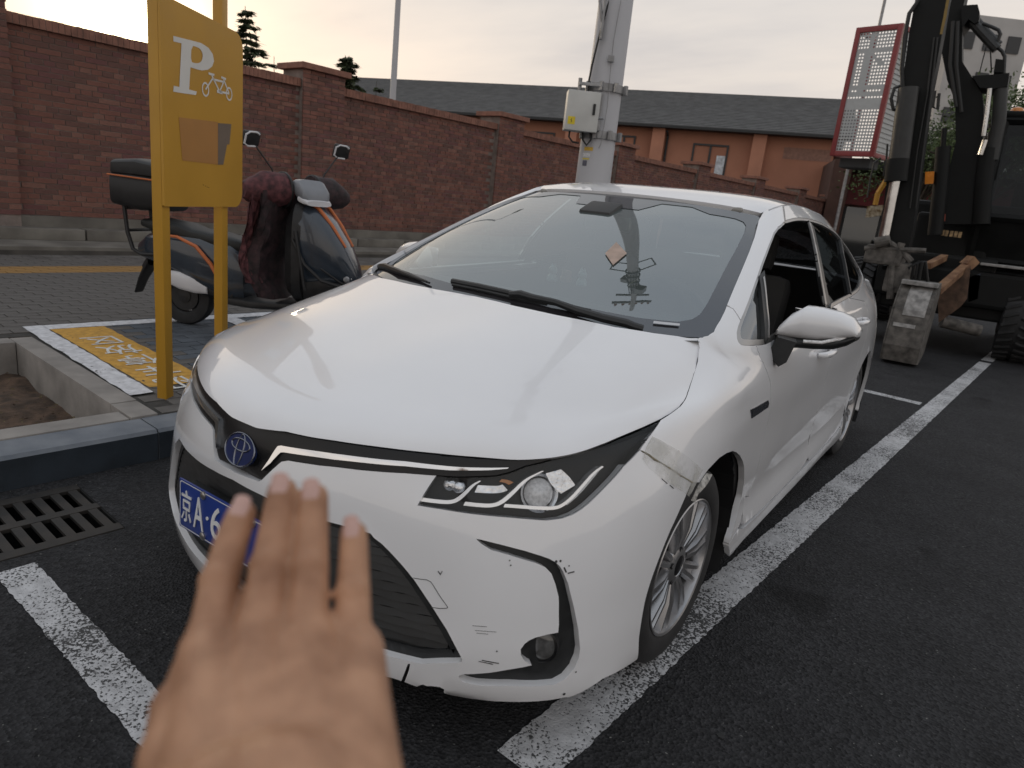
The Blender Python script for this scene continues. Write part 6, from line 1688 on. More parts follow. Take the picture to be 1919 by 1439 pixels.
mb = MB(); mb.add([(w_-.02, .1, -.1), (w_-.02, .1, -dp+.04), (w_-.02, h_-.1, -dp+.04), (w_-.02, h_-.1, -.1)], [(0, 1, 2, 3)])
for k in range(24): mb.box((w_-.012, .15+k*(h_-.3)/24, -dp/2), (.02, .025, dp-.16))
mb.build('side_panel', PERF, TW)
mb = MB(); mb.bbox((w_*.5, -.12, -dp/2), (w_*.7, .22, dp*.5), .02); mb.build('hanger', XBK if 'XBK' in globals() else FASC, TW)

# ---- electric scooter
SCB = M_('scooter_blue_black', (.030, .040, .055), rough=.25, var=.2, vscale=4, coat=.6)
SCK = M_('scooter_black', (.014, .014, .015), rough=.5, var=.3, vscale=20)
SCO = M_('scooter_orange', (.50, .13, .03), rough=.4, var=.1)
SCG = M_('scooter_grey', (.20, .21, .23), rough=.35, var=.1)
SCW = M_('scooter_white', (.62, .62, .64), rough=.3, var=.05)
SEAT = M_('seat_vinyl', (.016, .017, .017), rough=.55, var=.2, bump=.1, bscale=200)
FAB = M_('quilted_cover', (.075, .022, .028), rough=.8, var=.6, vscale=26, col2=(.14, .045, .05), bump=.3, bscale=60)
FABK = M_('dark_cover', (.022, .016, .018), rough=.75, var=.6, vscale=22, col2=(.05, .025, .028), bump=.4, bscale=50)
SH = R(64); c0 = on_side(352, 606)
SCT = empty('electric_scooter', c0, 'dark blue electric scooter with orange stripes, rear box and red leg cover', 'scooter')
hx = np.array([math.sin(SH), math.cos(SH), 0]); hy = np.array([-hx[1], hx[0], 0])
SCT.matrix_basis = Matrix(((hx[0], hy[0], 0, c0[0]), (hx[1], hy[1], 0, c0[1]), (0, 0, 1, c0[2]), (0, 0, 0, 1)))
def loftx(secs, n=20, cap=True):
    """secs: (x, y, z, half width, half height, squareness)"""
    mb = MB(); vs = []
    for x, y, z, hw, hh, p in secs:
        for k in range(n):
            t = 2*PI*k/n; c_, s_ = math.cos(t), math.sin(t); vs.append((x, y+hw*abs(c_)**p*(1 if c_ > 0 else -1), z+hh*abs(s_)**p*(1 if s_ > 0 else -1)))
    m_ = len(secs); fs = [(i*n+k, (i+1)*n+k, (i+1)*n+(k+1) % n, i*n+(k+1) % n) for i in range(m_-1) for k in range(n)]
    if cap: fs += [tuple(range(n)), tuple((m_-1)*n+k for k in range(n))[::-1]]
    mb.add(vs, fs); return mb
def sc(mb, name, mat, parent=None, **k): return mb.build(name, mat, parent or SCT, smooth=True, **k)
def scwheel(x, turn=0):
    t = empty('wheel', (x, 0, .215), parent=SCT, rot=(0, 0, turn)); mb = MB(); mb.lathe([(-.048, .13), (-.055, .17), (-.045, .205), (0, .215), (.045, .205), (.055, .17), (.048, .13)], (0, 0, 0), (0, 1, 0), 36); mb.build('tyre', RUBBER, t, smooth=True)
    mb = MB(); mb.lathe([(-.045, .135), (-.03, .12), (0, .118), (.03, .12), (.045, .135)], (0, 0, 0), (0, 1, 0), 28); mb.lathe([(-.04, .05), (-.045, 0), ], (0, 0, 0), (0, 1, 0), 16); mb.lathe([(.04, .05), (.045, 0)], (0, 0, 0), (0, 1, 0), 16)
    for k in range(6):
        a_ = 2*PI*k/6; mb.tube([(.04*math.cos(a_), 0, .04*math.sin(a_)), (.125*math.cos(a_), 0, .125*math.sin(a_))], .016, 6)
    mb.lathe([(-.035, .11), (.035, .11)], (0, 0, 0), (0, 1, 0), 20, cap=True)
    mb.build('rim', SCK, t, smooth=True)
scwheel(0); scwheel(1.22, R(-18))
sc(loftx([(-.36, 0, .52, .05, .05, .7), (-.25, 0, .55, .12, .10, .6), (-.05, 0, .55, .16, .15, .6), (.2, 0, .50, .175, .20, .55), (.42, 0, .44, .16, .22, .55), (.52, 0, .40, .12, .18, .6)]), 'rear_body', SCB)
sc(loftx([(-.18, 0, .34, .10, .06, .7), (.1, 0, .33, .13, .07, .6), (.45, 0, .28, .14, .07, .6)]), 'lower_cover', SCK)
sc(loftx([(.35, 0, .245, .15, .035, .5), (.6, 0, .24, .17, .035, .5), (.95, 0, .26, .15, .035, .5), (1.02, 0, .29, .10, .03, .5)]), 'foot_board', SCK)
sc(loftx([(-.30, 0, .72, .09, .03, .7), (-.18, 0, .715, .13, .055, .6), (.02, 0, .70, .145, .055, .6), (.12, 0, .675, .145, .05, .6), (.30, 0, .66, .15, .055, .6), (.50, 0, .63, .10, .05, .6), (.545, 0, .60, .06, .03, .7)]), 'seat', SEAT)
# white tail cover over the rear wheel and mudguard
sc(loftx([(-.06, -.125, .36, .025, .05, .8), (.04, -.135, .345, .028, .065, .8), (.16, -.135, .325, .028, .06, .8), (.25, -.125, .30, .02, .03, .8)]), 'side_cover', SCW)
sc(loftx([(-.33, 0, .40, .05, .02, .7), (-.27, 0, .46, .07, .05, .7), (-.36, 0, .30, .06, .02, .7), (-.40, 0, .20, .05, .01, .7)]), 'rear_mudguard', SCK)
mb = MB(); mb.tube([(-.12, -.178, .66), (.05, -.182, .66), (.20, -.190, .61), (.31, -.188, .50), (.38, -.180, .38), (.42, -.165, .30)], [.008, .011, .013, .014, .013, .008], 8); sc(mb, 'orange_trim', SCO)
# rack and top box
mb = MB()
for y in (-.14, .14): mb.tube([(-.05, y, .52), (-.26, y, .50), (-.33, y, .53), (-.37, y, .65), (-.39, y, .84)], .014, 8)
mb.tube([(-.38, -.14, .82), (-.38, .14, .82)], .014, 6); mb.tube([(-.37, -.14, .66), (-.37, .14, .66)], .012, 6); sc(mb, 'rack', SCK)
TB = empty('top_box', (-.26, 0, .02), parent=SCT)
mb = loftx([(-.21, 0, .945, .17, .06, .45), (-.20, 0, .93, .19, .12, .4), (0, 0, .92, .205, .13, .35), (.16, 0, .92, .19, .12, .4), (.18, 0, .93, .16, .08, .5)]); sc(mb, 'box_shell', SCK, TB)
mb = loftx([(-.205, 0, 1.05, .17, .03, .5), (-.19, 0, 1.07, .185, .06, .5), (0, 0, 1.08, .20, .07, .45), (.15, 0, 1.07, .185, .06, .5), (.175, 0, 1.05, .15, .03, .6)]); sc(mb, 'box_lid', SCK, TB)
mb = MB(); mb.tube([(-.222, -.17, 1.02), (-.205, -.2, 1.02), (0, -.215, 1.015), (.16, -.198, 1.01), (.19, -.15, 1.01)], .006, 6); sc(mb, 'orange_line', SCO, TB)
# leg shield and nose
sc(loftx([(.86, 0, .64, .17, .30, .6), (.92, 0, .65, .20, .36, .55), (.98, 0, .65, .19, .36, .6)]), 'leg_shield', SCK)
def bez(nose): return nose
sc(loftx([(.96, 0, .71, .19, .30, .65), (1.05, 0, .70, .185, .275, .65), (1.15, 0, .66, .17, .215, .65), (1.25, 0, .59, .14, .145, .7), (1.32, 0, .525, .10, .075, .8), (1.35, 0, .50, .05, .03, .9)]), 'front_fairing', SCB)
sc(loftx([(.98, 0, .40, .13, .12, .6), (1.10, 0, .43, .13, .10, .6), (1.22, 0, .45, .09, .05, .7), (1.36, 0, .42, .06, .025, .8)]), 'front_mudguard', SCK)
mb = MB()
for s in (-1, 1):
    pts = [(1.00, s*.09, 1.0), (1.07, s*.088, .955), (1.16, s*.08, .855), (1.26, s*.065, .715)]; mb.tube(pts, [.012, .014, .014, .010], 8)
sc(mb, 'nose_stripe', SCO)
mb = MB(); mb.tube([(.93, -.205, .74), (1.02, -.20, .58), (1.14, -.185, .48), (1.30, -.13, .44), (1.36, 0, .43), (1.30, .13, .44), (1.14, .185, .48)], .012, 8); mb.tube([(.95, -.205, .80), (.99, -.21, .62), (1.03, -.20, .40)], .012, 8); sc(mb, 'bumper_bar', SCK)
for s in (-1, 1):
    mb = MB(); mb.sphere((1.285, s*.075, .505), (.035, .045, .035), 14, 10); o = sc(mb, 'headlight', M_('scooter_lamp', (.35, .36, .38), rough=.1, coat=.7, var=.4, vscale=50) if 'scooter_lamp' not in bpy.data.materials else bpy.data.materials['scooter_lamp'])
mb = MB(); mb.bbox((1.30, -.085, .505), (.05, .022, .012), .004); mb.bbox((1.305, -.06, .505), (.05, .012, .02), .004); sc(mb, 'lamp_elements', SCW)
mb = MB(); mb.tube([(1.13, -.172, .56), (1.26, -.12, .47), (1.335, -.02, .46)], .008, 6); sc(mb, 'lamp_rim', SCK)
mb = MB(); mb.tube([(1.24, -.12, .335), (1.32, -.06, .335)], .008, 6); sc(mb, 'red_line', M_('red_trim', (.35, .03, .03), rough=.4))
# fork and handlebar, turned towards the viewer
HB = empty('handlebar', (.88, 0, 1.06), parent=SCT, rot=(0, 0, R(-30)))
mb = MB(); mb.tube([(.05, 0, -.06), (.0, 0, .02)], .04, 10); mb.tube([(-.05, .34, .02), (-.01, .22, .03), (.02, .08, .0), (.02, -.08, .0), (-.01, -.22, .03), (-.05, -.34, .02)], .014, 8); sc(mb, 'bar', SCK, HB)
sc(loftx([(.02, 0, .02, .06, .03, .6), (.06, 0, .03, .105, .055, .55), (.13, 0, .015, .115, .07, .5), (.19, 0, -.02, .11, .05, .5), (.215, 0, -.045, .08, .02, .6)]), 'display_pod', SCG, HB)
sc(loftx([(.145, 0, -.045, .118, .028, .6), (.19, 0, -.058, .116, .026, .6), (.228, 0, -.068, .10, .018, .7)]), 'white_visor', SCW, HB)
mb = MB(); mb.bbox((-.02, -.17, .055), (.05, .09, .04), .008); mb.bbox((-.02, .17, .055), (.05, .09, .04), .008); sc(mb, 'switch_gear', SCK, HB)
def mirror(s):
    base = Vector((-.02, s*.19, .06)); tip = Vector((-.03, s*.33, .27)); t = empty('mirror', (0, 0, 0), parent=HB); mb = MB(); mb.tube([base, base+Vector((0, s*.02, .07)), tip], .006, 6); sc(mb, 'stem', SCK, t)
    q = Matrix.Rotation(R(20), 3, 'Y') @ Matrix.Rotation(R(-8*s), 3, 'Z'); c_ = tip+Vector((.0, s*.03, .04))
    mb = MB(); mb.bbox(c_, (.035, .125, .10), .030, q); sc(mb, 'shell', SCK, t)
    mb = MB(); pts = [c_+q @ Vector((.020, y, z)) for y, z in ((.045, .035), (.02, .048), (-.03, .048), (-.058, .03), (-.060, -.03), (-.03, -.047), (.03, -.045))]; mb.tube(pts, .0065, 6); sc(mb, 'chrome_edge', SCW, t)
    mb = MB(); mb.bbox(c_+q @ Vector((-.0185, 0, 0)), (.004, .10, .08), .001, q); sc(mb, 'glass', CHROME, t)
mirror(1); mirror(-1)
# quilted leg cover hanging from the bars, hand muffs
def cloth(rows, name, mat, parent, thick=.012):
    nu_, nv_ = 26, 22; ku_ = np.linspace(0, 1, len(rows)); kv_ = np.linspace(0, 1, len(rows[0])); Wu = hermite_weights(ku_, np.linspace(0, 1, nu_)); Wv = hermite_weights(kv_, np.linspace(0, 1, nv_))
    Pp = np.einsum('ui,vj,ijk->uvk', Wu, Wv, np.array(rows, float))
    for i in range(nu_):
        for j in range(nv_): Pp[i, j, 0] += .012*math.sin(i*.9+j*.35)*math.sin(j*.8)+.006*math.sin(j*1.9+i*.3)
    mb = MB(); vs = [tuple(p) for p in Pp.reshape(-1, 3)]; k_ = len(vs); vs += [(x-thick, y, z) for x, y, z in vs]
    fs = [(i*nv_+j, (i+1)*nv_+j, (i+1)*nv_+j+1, i*nv_+j+1) for i in range(nu_-1) for j in range(nv_-1)]; fs += [tuple(k_+q for q in f[::-1]) for f in fs]
    mb.add(vs, fs); o = sc(mb, name, mat, parent); return o
cloth([[(.78, -.33, 1.05), (.82, -.15, 1.08), (.82, .15, 1.08), (.78, .33, 1.05)], [(.74, -.32, .84), (.79, -.2, .86), (.79, .2, .86), (.74, .32, .84)], [(.66, -.26, .68), (.75, -.2, .68), (.75, .2, .68), (.66, .26, .68)], [(.64, -.27, .50), (.72, -.2, .50), (.72, .2, .50), (.64, .27, .5)], [(.70, -.24, .32), (.78, -.15, .30), (.78, .15, .30), (.70, .24, .32)]], 'leg_cover', FABK, SCT)
cloth([[(.72, -.36, 1.06), (.74, -.28, 1.08), (.76, -.2, 1.09)], [(.69, -.35, .86), (.71, -.27, .86), (.75, -.19, .88)], [(.63, -.30, .70), (.65, -.25, .69), (.70, -.20, .70)], [(.61, -.31, .55), (.63, -.27, .54), (.68, -.22, .54)], [(.66, -.30, .42), (.68, -.26, .41), (.72, -.22, .42)]], 'cover_edge', FAB, SCT)
for s, nm, mt_ in ((-1, 'hand_muff', FAB), (1, 'hand_muff', FABK)):
    mb = MB(); q = Matrix.Rotation(R(90), 3, 'Z')
    secs = [(.10, .12, .11), (.18, .13, .12), (.28, .12, .11), (.36, .09, .085), (.42, .05, .05)]
    vs = []; n = 18
    for y, a_, b_ in secs:
        for k in range(n):
            t = 2*PI*k/n; vs.append((-.03+a_*math.cos(t)*(1+.06*math.sin(3*t+y*20)), s*y, .0-.02*(y > .3)+b_*math.sin(t)*(1+.06*math.sin(4*t+y*30))))
    fs = [(i*n+k, (i+1)*n+k, (i+1)*n+(k+1) % n, i*n+(k+1) % n) for i in range(4) for k in range(n)]+[tuple(range(4*n, 5*n)), tuple(range(n))]
    if s < 0: fs = [f[::-1] for f in fs]
    mb.add(vs, fs); sc(mb, nm, mt_, HB)
    mb = MB(); mb.tube([(-.03+.125*math.cos(t), s*.12, .0+.115*math.sin(t)) for t in np.linspace(0, 2*PI, 20)], .010, 6, cap=False); sc(mb, 'muff_piping', SCK, HB)

# ---- wheeled excavator at the end of the row
XB = M_('digger_black', (.006, .0065, .0065), rough=.6, spec=.25, var=.3, vscale=6)
XG = M_('digger_grey', (.020, .021, .021), rough=.5, var=.3, vscale=8)
XS = M_('piston_chrome', (.50, .50, .50), rough=.18, metal=1.0)
XM = M_('muddy_steel', (.085, .078, .070), rough=.8, metal=.15, var=.45, vscale=11, col2=(.17, .155, .14), bump=.3, bscale=60)
XP = M_('worn_pale_steel', (.26, .25, .24), rough=.6, var=.4, vscale=16, bump=.2, bscale=60)
XR = M_('rusty_orange', (.22, .10, .05), rough=.75, var=.4, vscale=9, col2=(.30, .17, .09), bump=.2, bscale=50)
XY = M_('digger_yellow', (.50, .25, .03), rough=.45, var=.15, vscale=6)
XO = M_('amber_lamp', (.60, .20, .02), rough=.25, coat=.5)
XGL = coated_glass('cab_glass', (.12, .15, .17), .0, top=.45)
XH = M_('hydraulic_hose', (.012, .012, .012), rough=.55)
DX = empty('excavator', (1.0, 10.8, 0), 'black wheeled excavator standing behind the parked car with its bucket lowered', 'excavator')
def xc(mb, name, mat, parent=None, **k):
    o = mb.build(name, mat, parent or DX, **k); o.matrix_parent_inverse = Matrix.Translation((1.0, 10.8, 0)).inverted(); return o
def py_(px, y): return onplane(*px, (0, y, 0), (0, 1, 0))
def slab(pts, y, th, name, mat, **k):
    mb = MB(); mb.prism([py_(p, y) for p in pts], (0, th, 0)); return xc(mb, name, mat, **k)
# stick with bucket ram in front
YS = 8.35
st_l = [(1722,-60),(1715,0),(1704,60),(1696,120),(1684,190),(1672,270),(1660,350),(1650,430),(1642,480)]
st_r = [(1790,-60),(1776,0),(1766,60),(1757,110),(1745,170),(1731,270),(1721,350),(1712,420),(1700,480)]
slab(st_l+st_r[::-1], YS, .30, 'stick', XB)
mb = MB()
for dx in (0, 22): mb.tube([py_((1757-dx*.3, 70), YS-.02), py_((1745-dx*.3, 170), YS-.03), py_((1730-dx*.5, 280), YS-.03), py_((1716-dx*.5, 390), YS-.02)], .010, 6)
mb.tube([py_((1722,0), YS-.05), py_((1704,25), YS-.06), py_((1695,70), YS-.08), py_((1690,130), YS-.08), py_((1692,170), YS-.05)], .022, 8)
mb.tube([py_((1700,60), YS-.05), py_((1692,120), YS-.08), py_((1688,180), YS-.08), py_((1676,240), YS-.06), py_((1664,320), YS-.06)], .014, 8)
mb.tube([py_((1690,160), YS-.05), py_((1676,165), YS-.1), py_((1670,185), YS-.12), py_((1674,205), YS-.1), py_((1682,206), YS-.05)], .018, 8)
mb.tube([py_((1663,270), YS-.05), py_((1661,300), YS-.1), py_((1656,330), YS-.1)], .012, 6)
mb.tube([py_((1650,296), YS-.05), py_((1638,305), YS-.1), py_((1632,330), YS-.1), py_((1625,370), YS-.1)], .010, 6)
xc(mb, 'hoses', XH, smooth=True)
mb = MB(); mb.tube([py_((1703,165), YS-.09), py_((1694,230), YS-.10), py_((1681,330), YS-.10)], .105, 18); xc(mb, 'bucket_ram', XG, smooth=True)
mb = MB(); mb.tube([py_((1683,298), YS-.10), py_((1678,340), YS-.10)], .118, 18); xc(mb, 'ram_gland', XB, smooth=True)
mb = MB(); mb.tube([py_((1678,338), YS-.10), py_((1656,448), YS-.10)], .058, 16); xc(mb, 'ram_piston', XS, smooth=True)
mb = MB(); mb.add([py_(p, YS-.004) for p in ((1777,-20),(1782,-20),(1774,30),(1766,64),(1761,64),(1768,30))], [(0, 1, 2, 3, 4, 5)]); xc(mb, 'yellow_stripe', M_('ochre_paint', (.22, .14, .03), rough=.5))
# linkage, coupler and bucket
mb = MB()
for y in (YS-.14, YS+.30):
    mb.tube([py_((1655,448), y), py_((1690,470), y), py_((1708,490), y)], .035, 8); mb.tube([py_((1690,455), y), py_((1672,500), y), py_((1668,560), y)], .04, 8)
mb.tube([py_((1640,455), YS-.2), py_((1668,450), YS-.2)], .06, 12); mb.bbox(py_((1660,478), YS+.05), (.40, .45, .22), .04); mb.bbox(py_((1685,520), YS+.05), (.26, .40, .34), .03)
mb.tube([py_((1620,465), YS-.15), py_((1735,470), YS-.15)], .03, 8)
xc(mb, 'linkage', XM)
mb = MB()
for k in range(4): mb.tube([py_((1700+k*7, 530), YS-.1), py_((1704+k*8, 500-3*k), YS-.14), py_((1722+k*4, 490), YS-.12), py_((1732+k*2, 515+k*4), YS-.05)], .018, 8)
xc(mb, 'coupler_hoses', XH, smooth=True)
BK = empty('bucket', (0, 0, 0), parent=DX); BK.matrix_parent_inverse = Matrix.Identity(4)
bxl, bxr = py_((1655,640), 7.95)[0], py_((1718,600), 7.95)[0]
prof = [(8.36, .92), (8.10, .90), (7.90, .80), (7.78, .62), (7.72, .42), (7.70, .22), (7.74, .04), (7.95, .012)]      # y, z round the back of the shell
def bshell(x0, x1, prof, t):
    mb = MB(); n = len(prof); pr2 = [(y+t*(.9 if i < 6 else .2), z-t*(1 if i < 4 else 0)+(t if i > 5 else 0)) for i, (y, z) in enumerate(prof)]
    vs = [(x, y, z) for x in (x0, x1) for y, z in prof]+[(x, y, z) for x in (x0, x1) for y, z in pr2]
    fs = [(i, i+1, n+i+1, n+i) for i in range(n-1)]+[(2*n+i, 3*n+i, 3*n+i+1, 2*n+i+1) for i in range(n-1)]+[(i, 2*n+i, 2*n+i+1, i+1) for i in range(n-1)]+[(n+i, n+i+1, 3*n+i+1, 3*n+i) for i in range(n-1)]
    mb.add(vs, fs); return mb
DXI = Matrix.Translation((1.0, 10.8, 0)).inverted()
def bk(mb, name, mat, **k): o = mb.build(name, mat, BK, **k); o.matrix_parent_inverse = Matrix.Translation((-1.0, -10.8, 0)); return o
bx0, bx1 = py_((1650,672), 7.74)[0], py_((1712,688), 7.74)[0]
bk(bshell(bx0, bx1, prof, .035), 'shell', XM)
for x in (bx0-.012, bx1): 
    mb = MB(); mb.prism([(x, y, z) for y, z in prof]+[(x, 8.42, .10), (x, 8.52, .45), (x, 8.50, .80)], (.022, 0, 0)); bk(mb, 'side_plate', XM)
mb = MB()
for k in range(4): mb.box((bx0+(k+.5)*(bx1-bx0)/4, 8.08, .04), (.07, .22, .045), taper=.6)
bk(mb, 'teeth', XM)
mb = MB(); yy = lambda z: np.interp(z, [p[1] for p in prof[::-1]], [p[0] for p in prof[::-1]])
def patch(z0, z1, x0, x1, o=.006):
    zs = np.linspace(z0, z1, 6); vs = [(x, yy(z)-o, z+o) for z in zs for x in (x0, x1)]; mb.add(vs, [(2*i, 2*i+1, 2*i+3, 2*i+2) for i in range(5)])
patch(.55, .86, bx0+.10, bx1-.02); patch(.42, .46, bx0+.04, bx1-.08); bk(mb, 'worn_plate', XP)
mb = MB(); mb.bbox((bx1-.16, 8.0, .90), (.36, .14, .05), .01); mb.bbox(((bx0+bx1)/2+.05, 7.80, .40), (bx1-bx0-.1, .05, .035), .008); bk(mb, 'bucket_ribs', XP)
# boom behind, swung a little to the right
YBm = 9.7
boom = [(1779,-60),(1777,11),(1768,60),(1765,100),(1775,150),(1790,190),(1791,266),(1782,302),(1775,325),(1768,420),(1856,420),(1852,366),(1838,282),(1842,247),(1844,200),(1841,176),(1823,146),(1803,115),(1803,20),(1822,-60)]
slab(boom, YBm, .34, 'boom', XB)
slab([(1801,10),(1832,8),(1836,22),(1834,40),(1826,44),(1815,36),(1803,52)], YBm-.1, .45, 'boom_bracket', XB)
mb = MB(); mb.tube([py_((1814,32), YBm), py_((1840,62), YBm), py_((1868,92), YBm)], .055, 10); mb.tube([py_((1826,34), YBm+.2), py_((1850,62), YBm+.2), py_((1872,84), YBm+.2)], .045, 10); xc(mb, 'link_arms', XG, smooth=True)
mb = MB(); mb.tube([py_((1842,44), YBm), py_((1858,50), YBm), py_((1871,56), YBm), py_((1875,64), YBm), py_((1869,80), YBm), py_((1866,86), YBm), py_((1878,96), YBm), py_((1883,106), YBm), py_((1881,142), YBm)], .020, 8); mb.tube([py_((1848,88), YBm+.1), py_((1836,135), YBm+.1)], .006, 5); mb.tube([py_((1856,90), YBm+.1), py_((1858,135), YBm+.1)], .008, 5); xc(mb, 'steel_pipes', XG, smooth=True)
slab([(1866,110),(1882,112),(1881,136),(1862,134)], YBm-.05, .25, 'valve_block', XB)
slab([(1822,142),(1868,139),(1892,136),(1888,162),(1862,166),(1836,164)], YBm-.08, .4, 'cross_beam', XB)
mb = MB(); mb.tube([py_((1876,160), YBm), py_((1872,230), YBm), py_((1858,300), YBm)], .075, 14); xc(mb, 'boom_ram', XG, smooth=True)
mb = MB(); mb.tube([py_((1855,166), YBm-.1), py_((1849,215), YBm-.1), py_((1843,255), YBm-.1)], .028, 12); mb.tube([py_((1846,262), YBm-.1), py_((1837,290), YBm-.1)], .03, 10); xc(mb, 'boom_piston', XS, smooth=True)
mb = MB(); mb.tube([py_((1853,278), YBm), py_((1845,330), YBm), py_((1838,420), YBm)], .10, 14); mb.tube([py_((1770,240), YBm-.2), py_((1767,280), YBm-.2)], .03, 8); mb.tube([py_((1768,275), YBm-.2), py_((1762,350), YBm-.2), py_((1752,440), YBm-.2)], .085, 14); xc(mb, 'ram_barrels', XB, smooth=True)
mb = MB(); mb.tube([py_((1752,170), YBm-.3), py_((1748,200), YBm-.3), py_((1757,205), YBm-.3), py_((1760,175), YBm-.3)], .02, 6); mb.tube([py_((1786,40), YBm-.1), py_((1780,120), YBm-.12), py_((1792,200), YBm-.1)], .022, 6); mb.tube([py_((1795,40), YBm-.1), py_((1792,120), YBm-.12), py_((1802,210), YBm-.1)], .022, 6); xc(mb, 'boom_hoses', XH, smooth=True)
# upper body, cab, chassis
mb = MB(); mb.bbox((1.25, 11.9, 1.55), (2.3, 2.6, .75), .06); mb.bbox((.75, 10.5, 1.45), (.9, .6, .6), .04); xc(mb, 'upper_body', XB)
CB = py_((1884,300), 10.0); cx0 = CB[0]
mb = MB(); cpl = [(10.25, 1.2), (10.05, 1.75), (10.25, 2.95), (11.6, 2.98), (11.75, 1.2)]
def cab_frame(p0, p1, r_): mb.tube([p0, p1], r_, 6)
CXL, CXR = cx0-.12, cx0+.95
for x in (CXL, CXR):
    pts = [(x, y, z) for y, z in cpl]
    for i in range(5): cab_frame(pts[i], pts[(i+1) % 5], .055)
for y, z in cpl: cab_frame((CXL, y, z), (CXR, y, z), .055)
xc(mb, 'cab_frame', XB)
mb = MB(); mb.add([(CXL, 10.24, 1.2), (CXR, 10.24, 1.2), (CXR, 10.04, 1.75), (CXL, 10.04, 1.75)], [(0, 1, 2, 3)]); mb.bbox(((CXL+CXR)/2, 10.95, 3.02), (CXR-CXL+.1, 1.5, .08), .03); mb.bbox(((CXL+CXR)/2, 11.3, 1.35), (.9, .8, .5), .04); mb.bbox(((CXL+CXR)/2, 11.35, 1.9), (.5, .15, .8), .04); tag(xc(mb, 'cab_body', XB), kind='stuff')
mb = MB(); mb.add([(CXL+.03, 10.06, 1.78), (CXR-.03, 10.06, 1.78), (CXR-.03, 10.25, 2.92), (CXL+.03, 10.25, 2.92)], [(0, 1, 2, 3)]); mb.add([(CXL-.01, 10.1, 1.75), (CXL-.01, 11.7, 1.75), (CXL-.01, 11.6, 2.9), (CXL-.01, 10.28, 2.9)], [(0, 1, 2, 3)]); xc(mb, 'cab_glass', XGL)
bp_ = py_((1905,212), 10.6); mb = MB(); mb.lathe([(0, .09), (.05, .09), (.10, .06), (.12, 0)], (bp_[0], 10.6, 3.05), (0, 0, 1), 16); xc(mb, 'beacon', XO, smooth=True)
mb = MB(); mb.bbox((1.0, 11.2, .85), (1.9, 3.4, .45), .05); mb.bbox((1.0, 9.75, .72), (1.7, .25, .5), .03); xc(mb, 'chassis', XB)
mb = MB(); a_, b_ = py_((1838,494), 9.6), py_((1935,505), 9.6); mb.bbox((np.array(a_)+np.array(b_))/2, (b_[0]-a_[0], .35, .03), .006); xc(mb, 'step_plate', XP)
def xwheel(x, y):
    t = empty('wheel', (x, y, .53), parent=DX); t.matrix_parent_inverse = DXI; ax = (1, 0, 0); mb = MB(); mb.lathe([(-.17, .30), (-.19, .42), (-.165, .50), (0, .525), (.165, .50), (.19, .42), (.17, .30)], (0, 0, 0), ax, 40)
    for k in range(30):
        a0 = 2*PI*k/30
        for s in (-1, 1):
            a1 = a0+(.1 if s > 0 else 0); pts = []
            for u in np.linspace(0, 1, 4):
                xx = s*(.02+.15*u); aa = a1+.12*u; pts.append((xx, .525*math.cos(aa), .525*math.sin(aa)))
            mb.tube([(p[0], p[1]*(1 if abs(p[0]) < .1 else .975), p[2]*(1 if abs(p[0]) < .1 else .975)) for p in pts], .022, 5)
    mb.build('tyre', RUBBER, t, smooth=True); mb = MB(); mb.lathe([(-.16, .30), (-.10, .27), (-.10, .12), (-.17, .10), (-.17, 0)], (0, 0, 0), ax, 24); mb.lathe([(.16, .30), (.10, .27), (.10, .12), (.17, .10), (.17, 0)], (0, 0, 0), ax, 24); mb.build('rim', XG, t, smooth=True)
tyx = onz(1882, 690)[0]; 
for y in (9.95, 12.6):
    for x in (tyx+.02, tyx-.42, tyx-1.85): xwheel(x, y) if not (x == tyx-.42) else xwheel(tyx+.42, y)
# dozer blade frame, axle tube
mb = MB()
def beam(p, q, w, h, yy0, yy1):
    a_ = Vector(py_(p, yy0)); b_ = Vector(py_(q, yy1)); d_ = (b_-a_).normalized(); s_ = d_.cross(Vector((0, 0, 1))).normalized(); u_ = s_.cross(d_); vs = []
    for c_ in (a_, b_):
        for i, j in ((-1, -1), (1, -1), (1, 1), (-1, 1)): vs.append(c_+s_*w/2*i+u_*h/2*j)
    mb.add(vs, [(0, 3, 2, 1), (4, 5, 6, 7), (0, 1, 5, 4), (1, 2, 6, 5), (2, 3, 7, 6), (3, 0, 4, 7)])
beam((1756,545), (1818,492), .09, .07, 8.5, 9.4); beam((1738,498), (1770,482), .08, .07, 9.0, 9.6); beam((1812,486), (1822,498), .14, .12, 9.3, 9.35)
xc(mb, 'blade_arms', XR)
slab([(1757,556),(1819,498),(1812,560),(1800,575),(1768,598),(1759,604)], 9.1, .05, 'blade_plate', M_('rusty_brown', (.10, .06, .04), rough=.85, var=.5, vscale=10, bump=.3, bscale=50))
mb = MB(); mb.tube([py_((1764,602), 9.2), py_((1836,620), 9.35)], .075, 14); xc(mb, 'axle_tube', XM, smooth=True)
slab([(1815,520),(1838,512),(1832,560),(1815,566)], 9.5, .2, 'tool_box', M_('blue_grey_box', (.03, .04, .06), rough=.6))
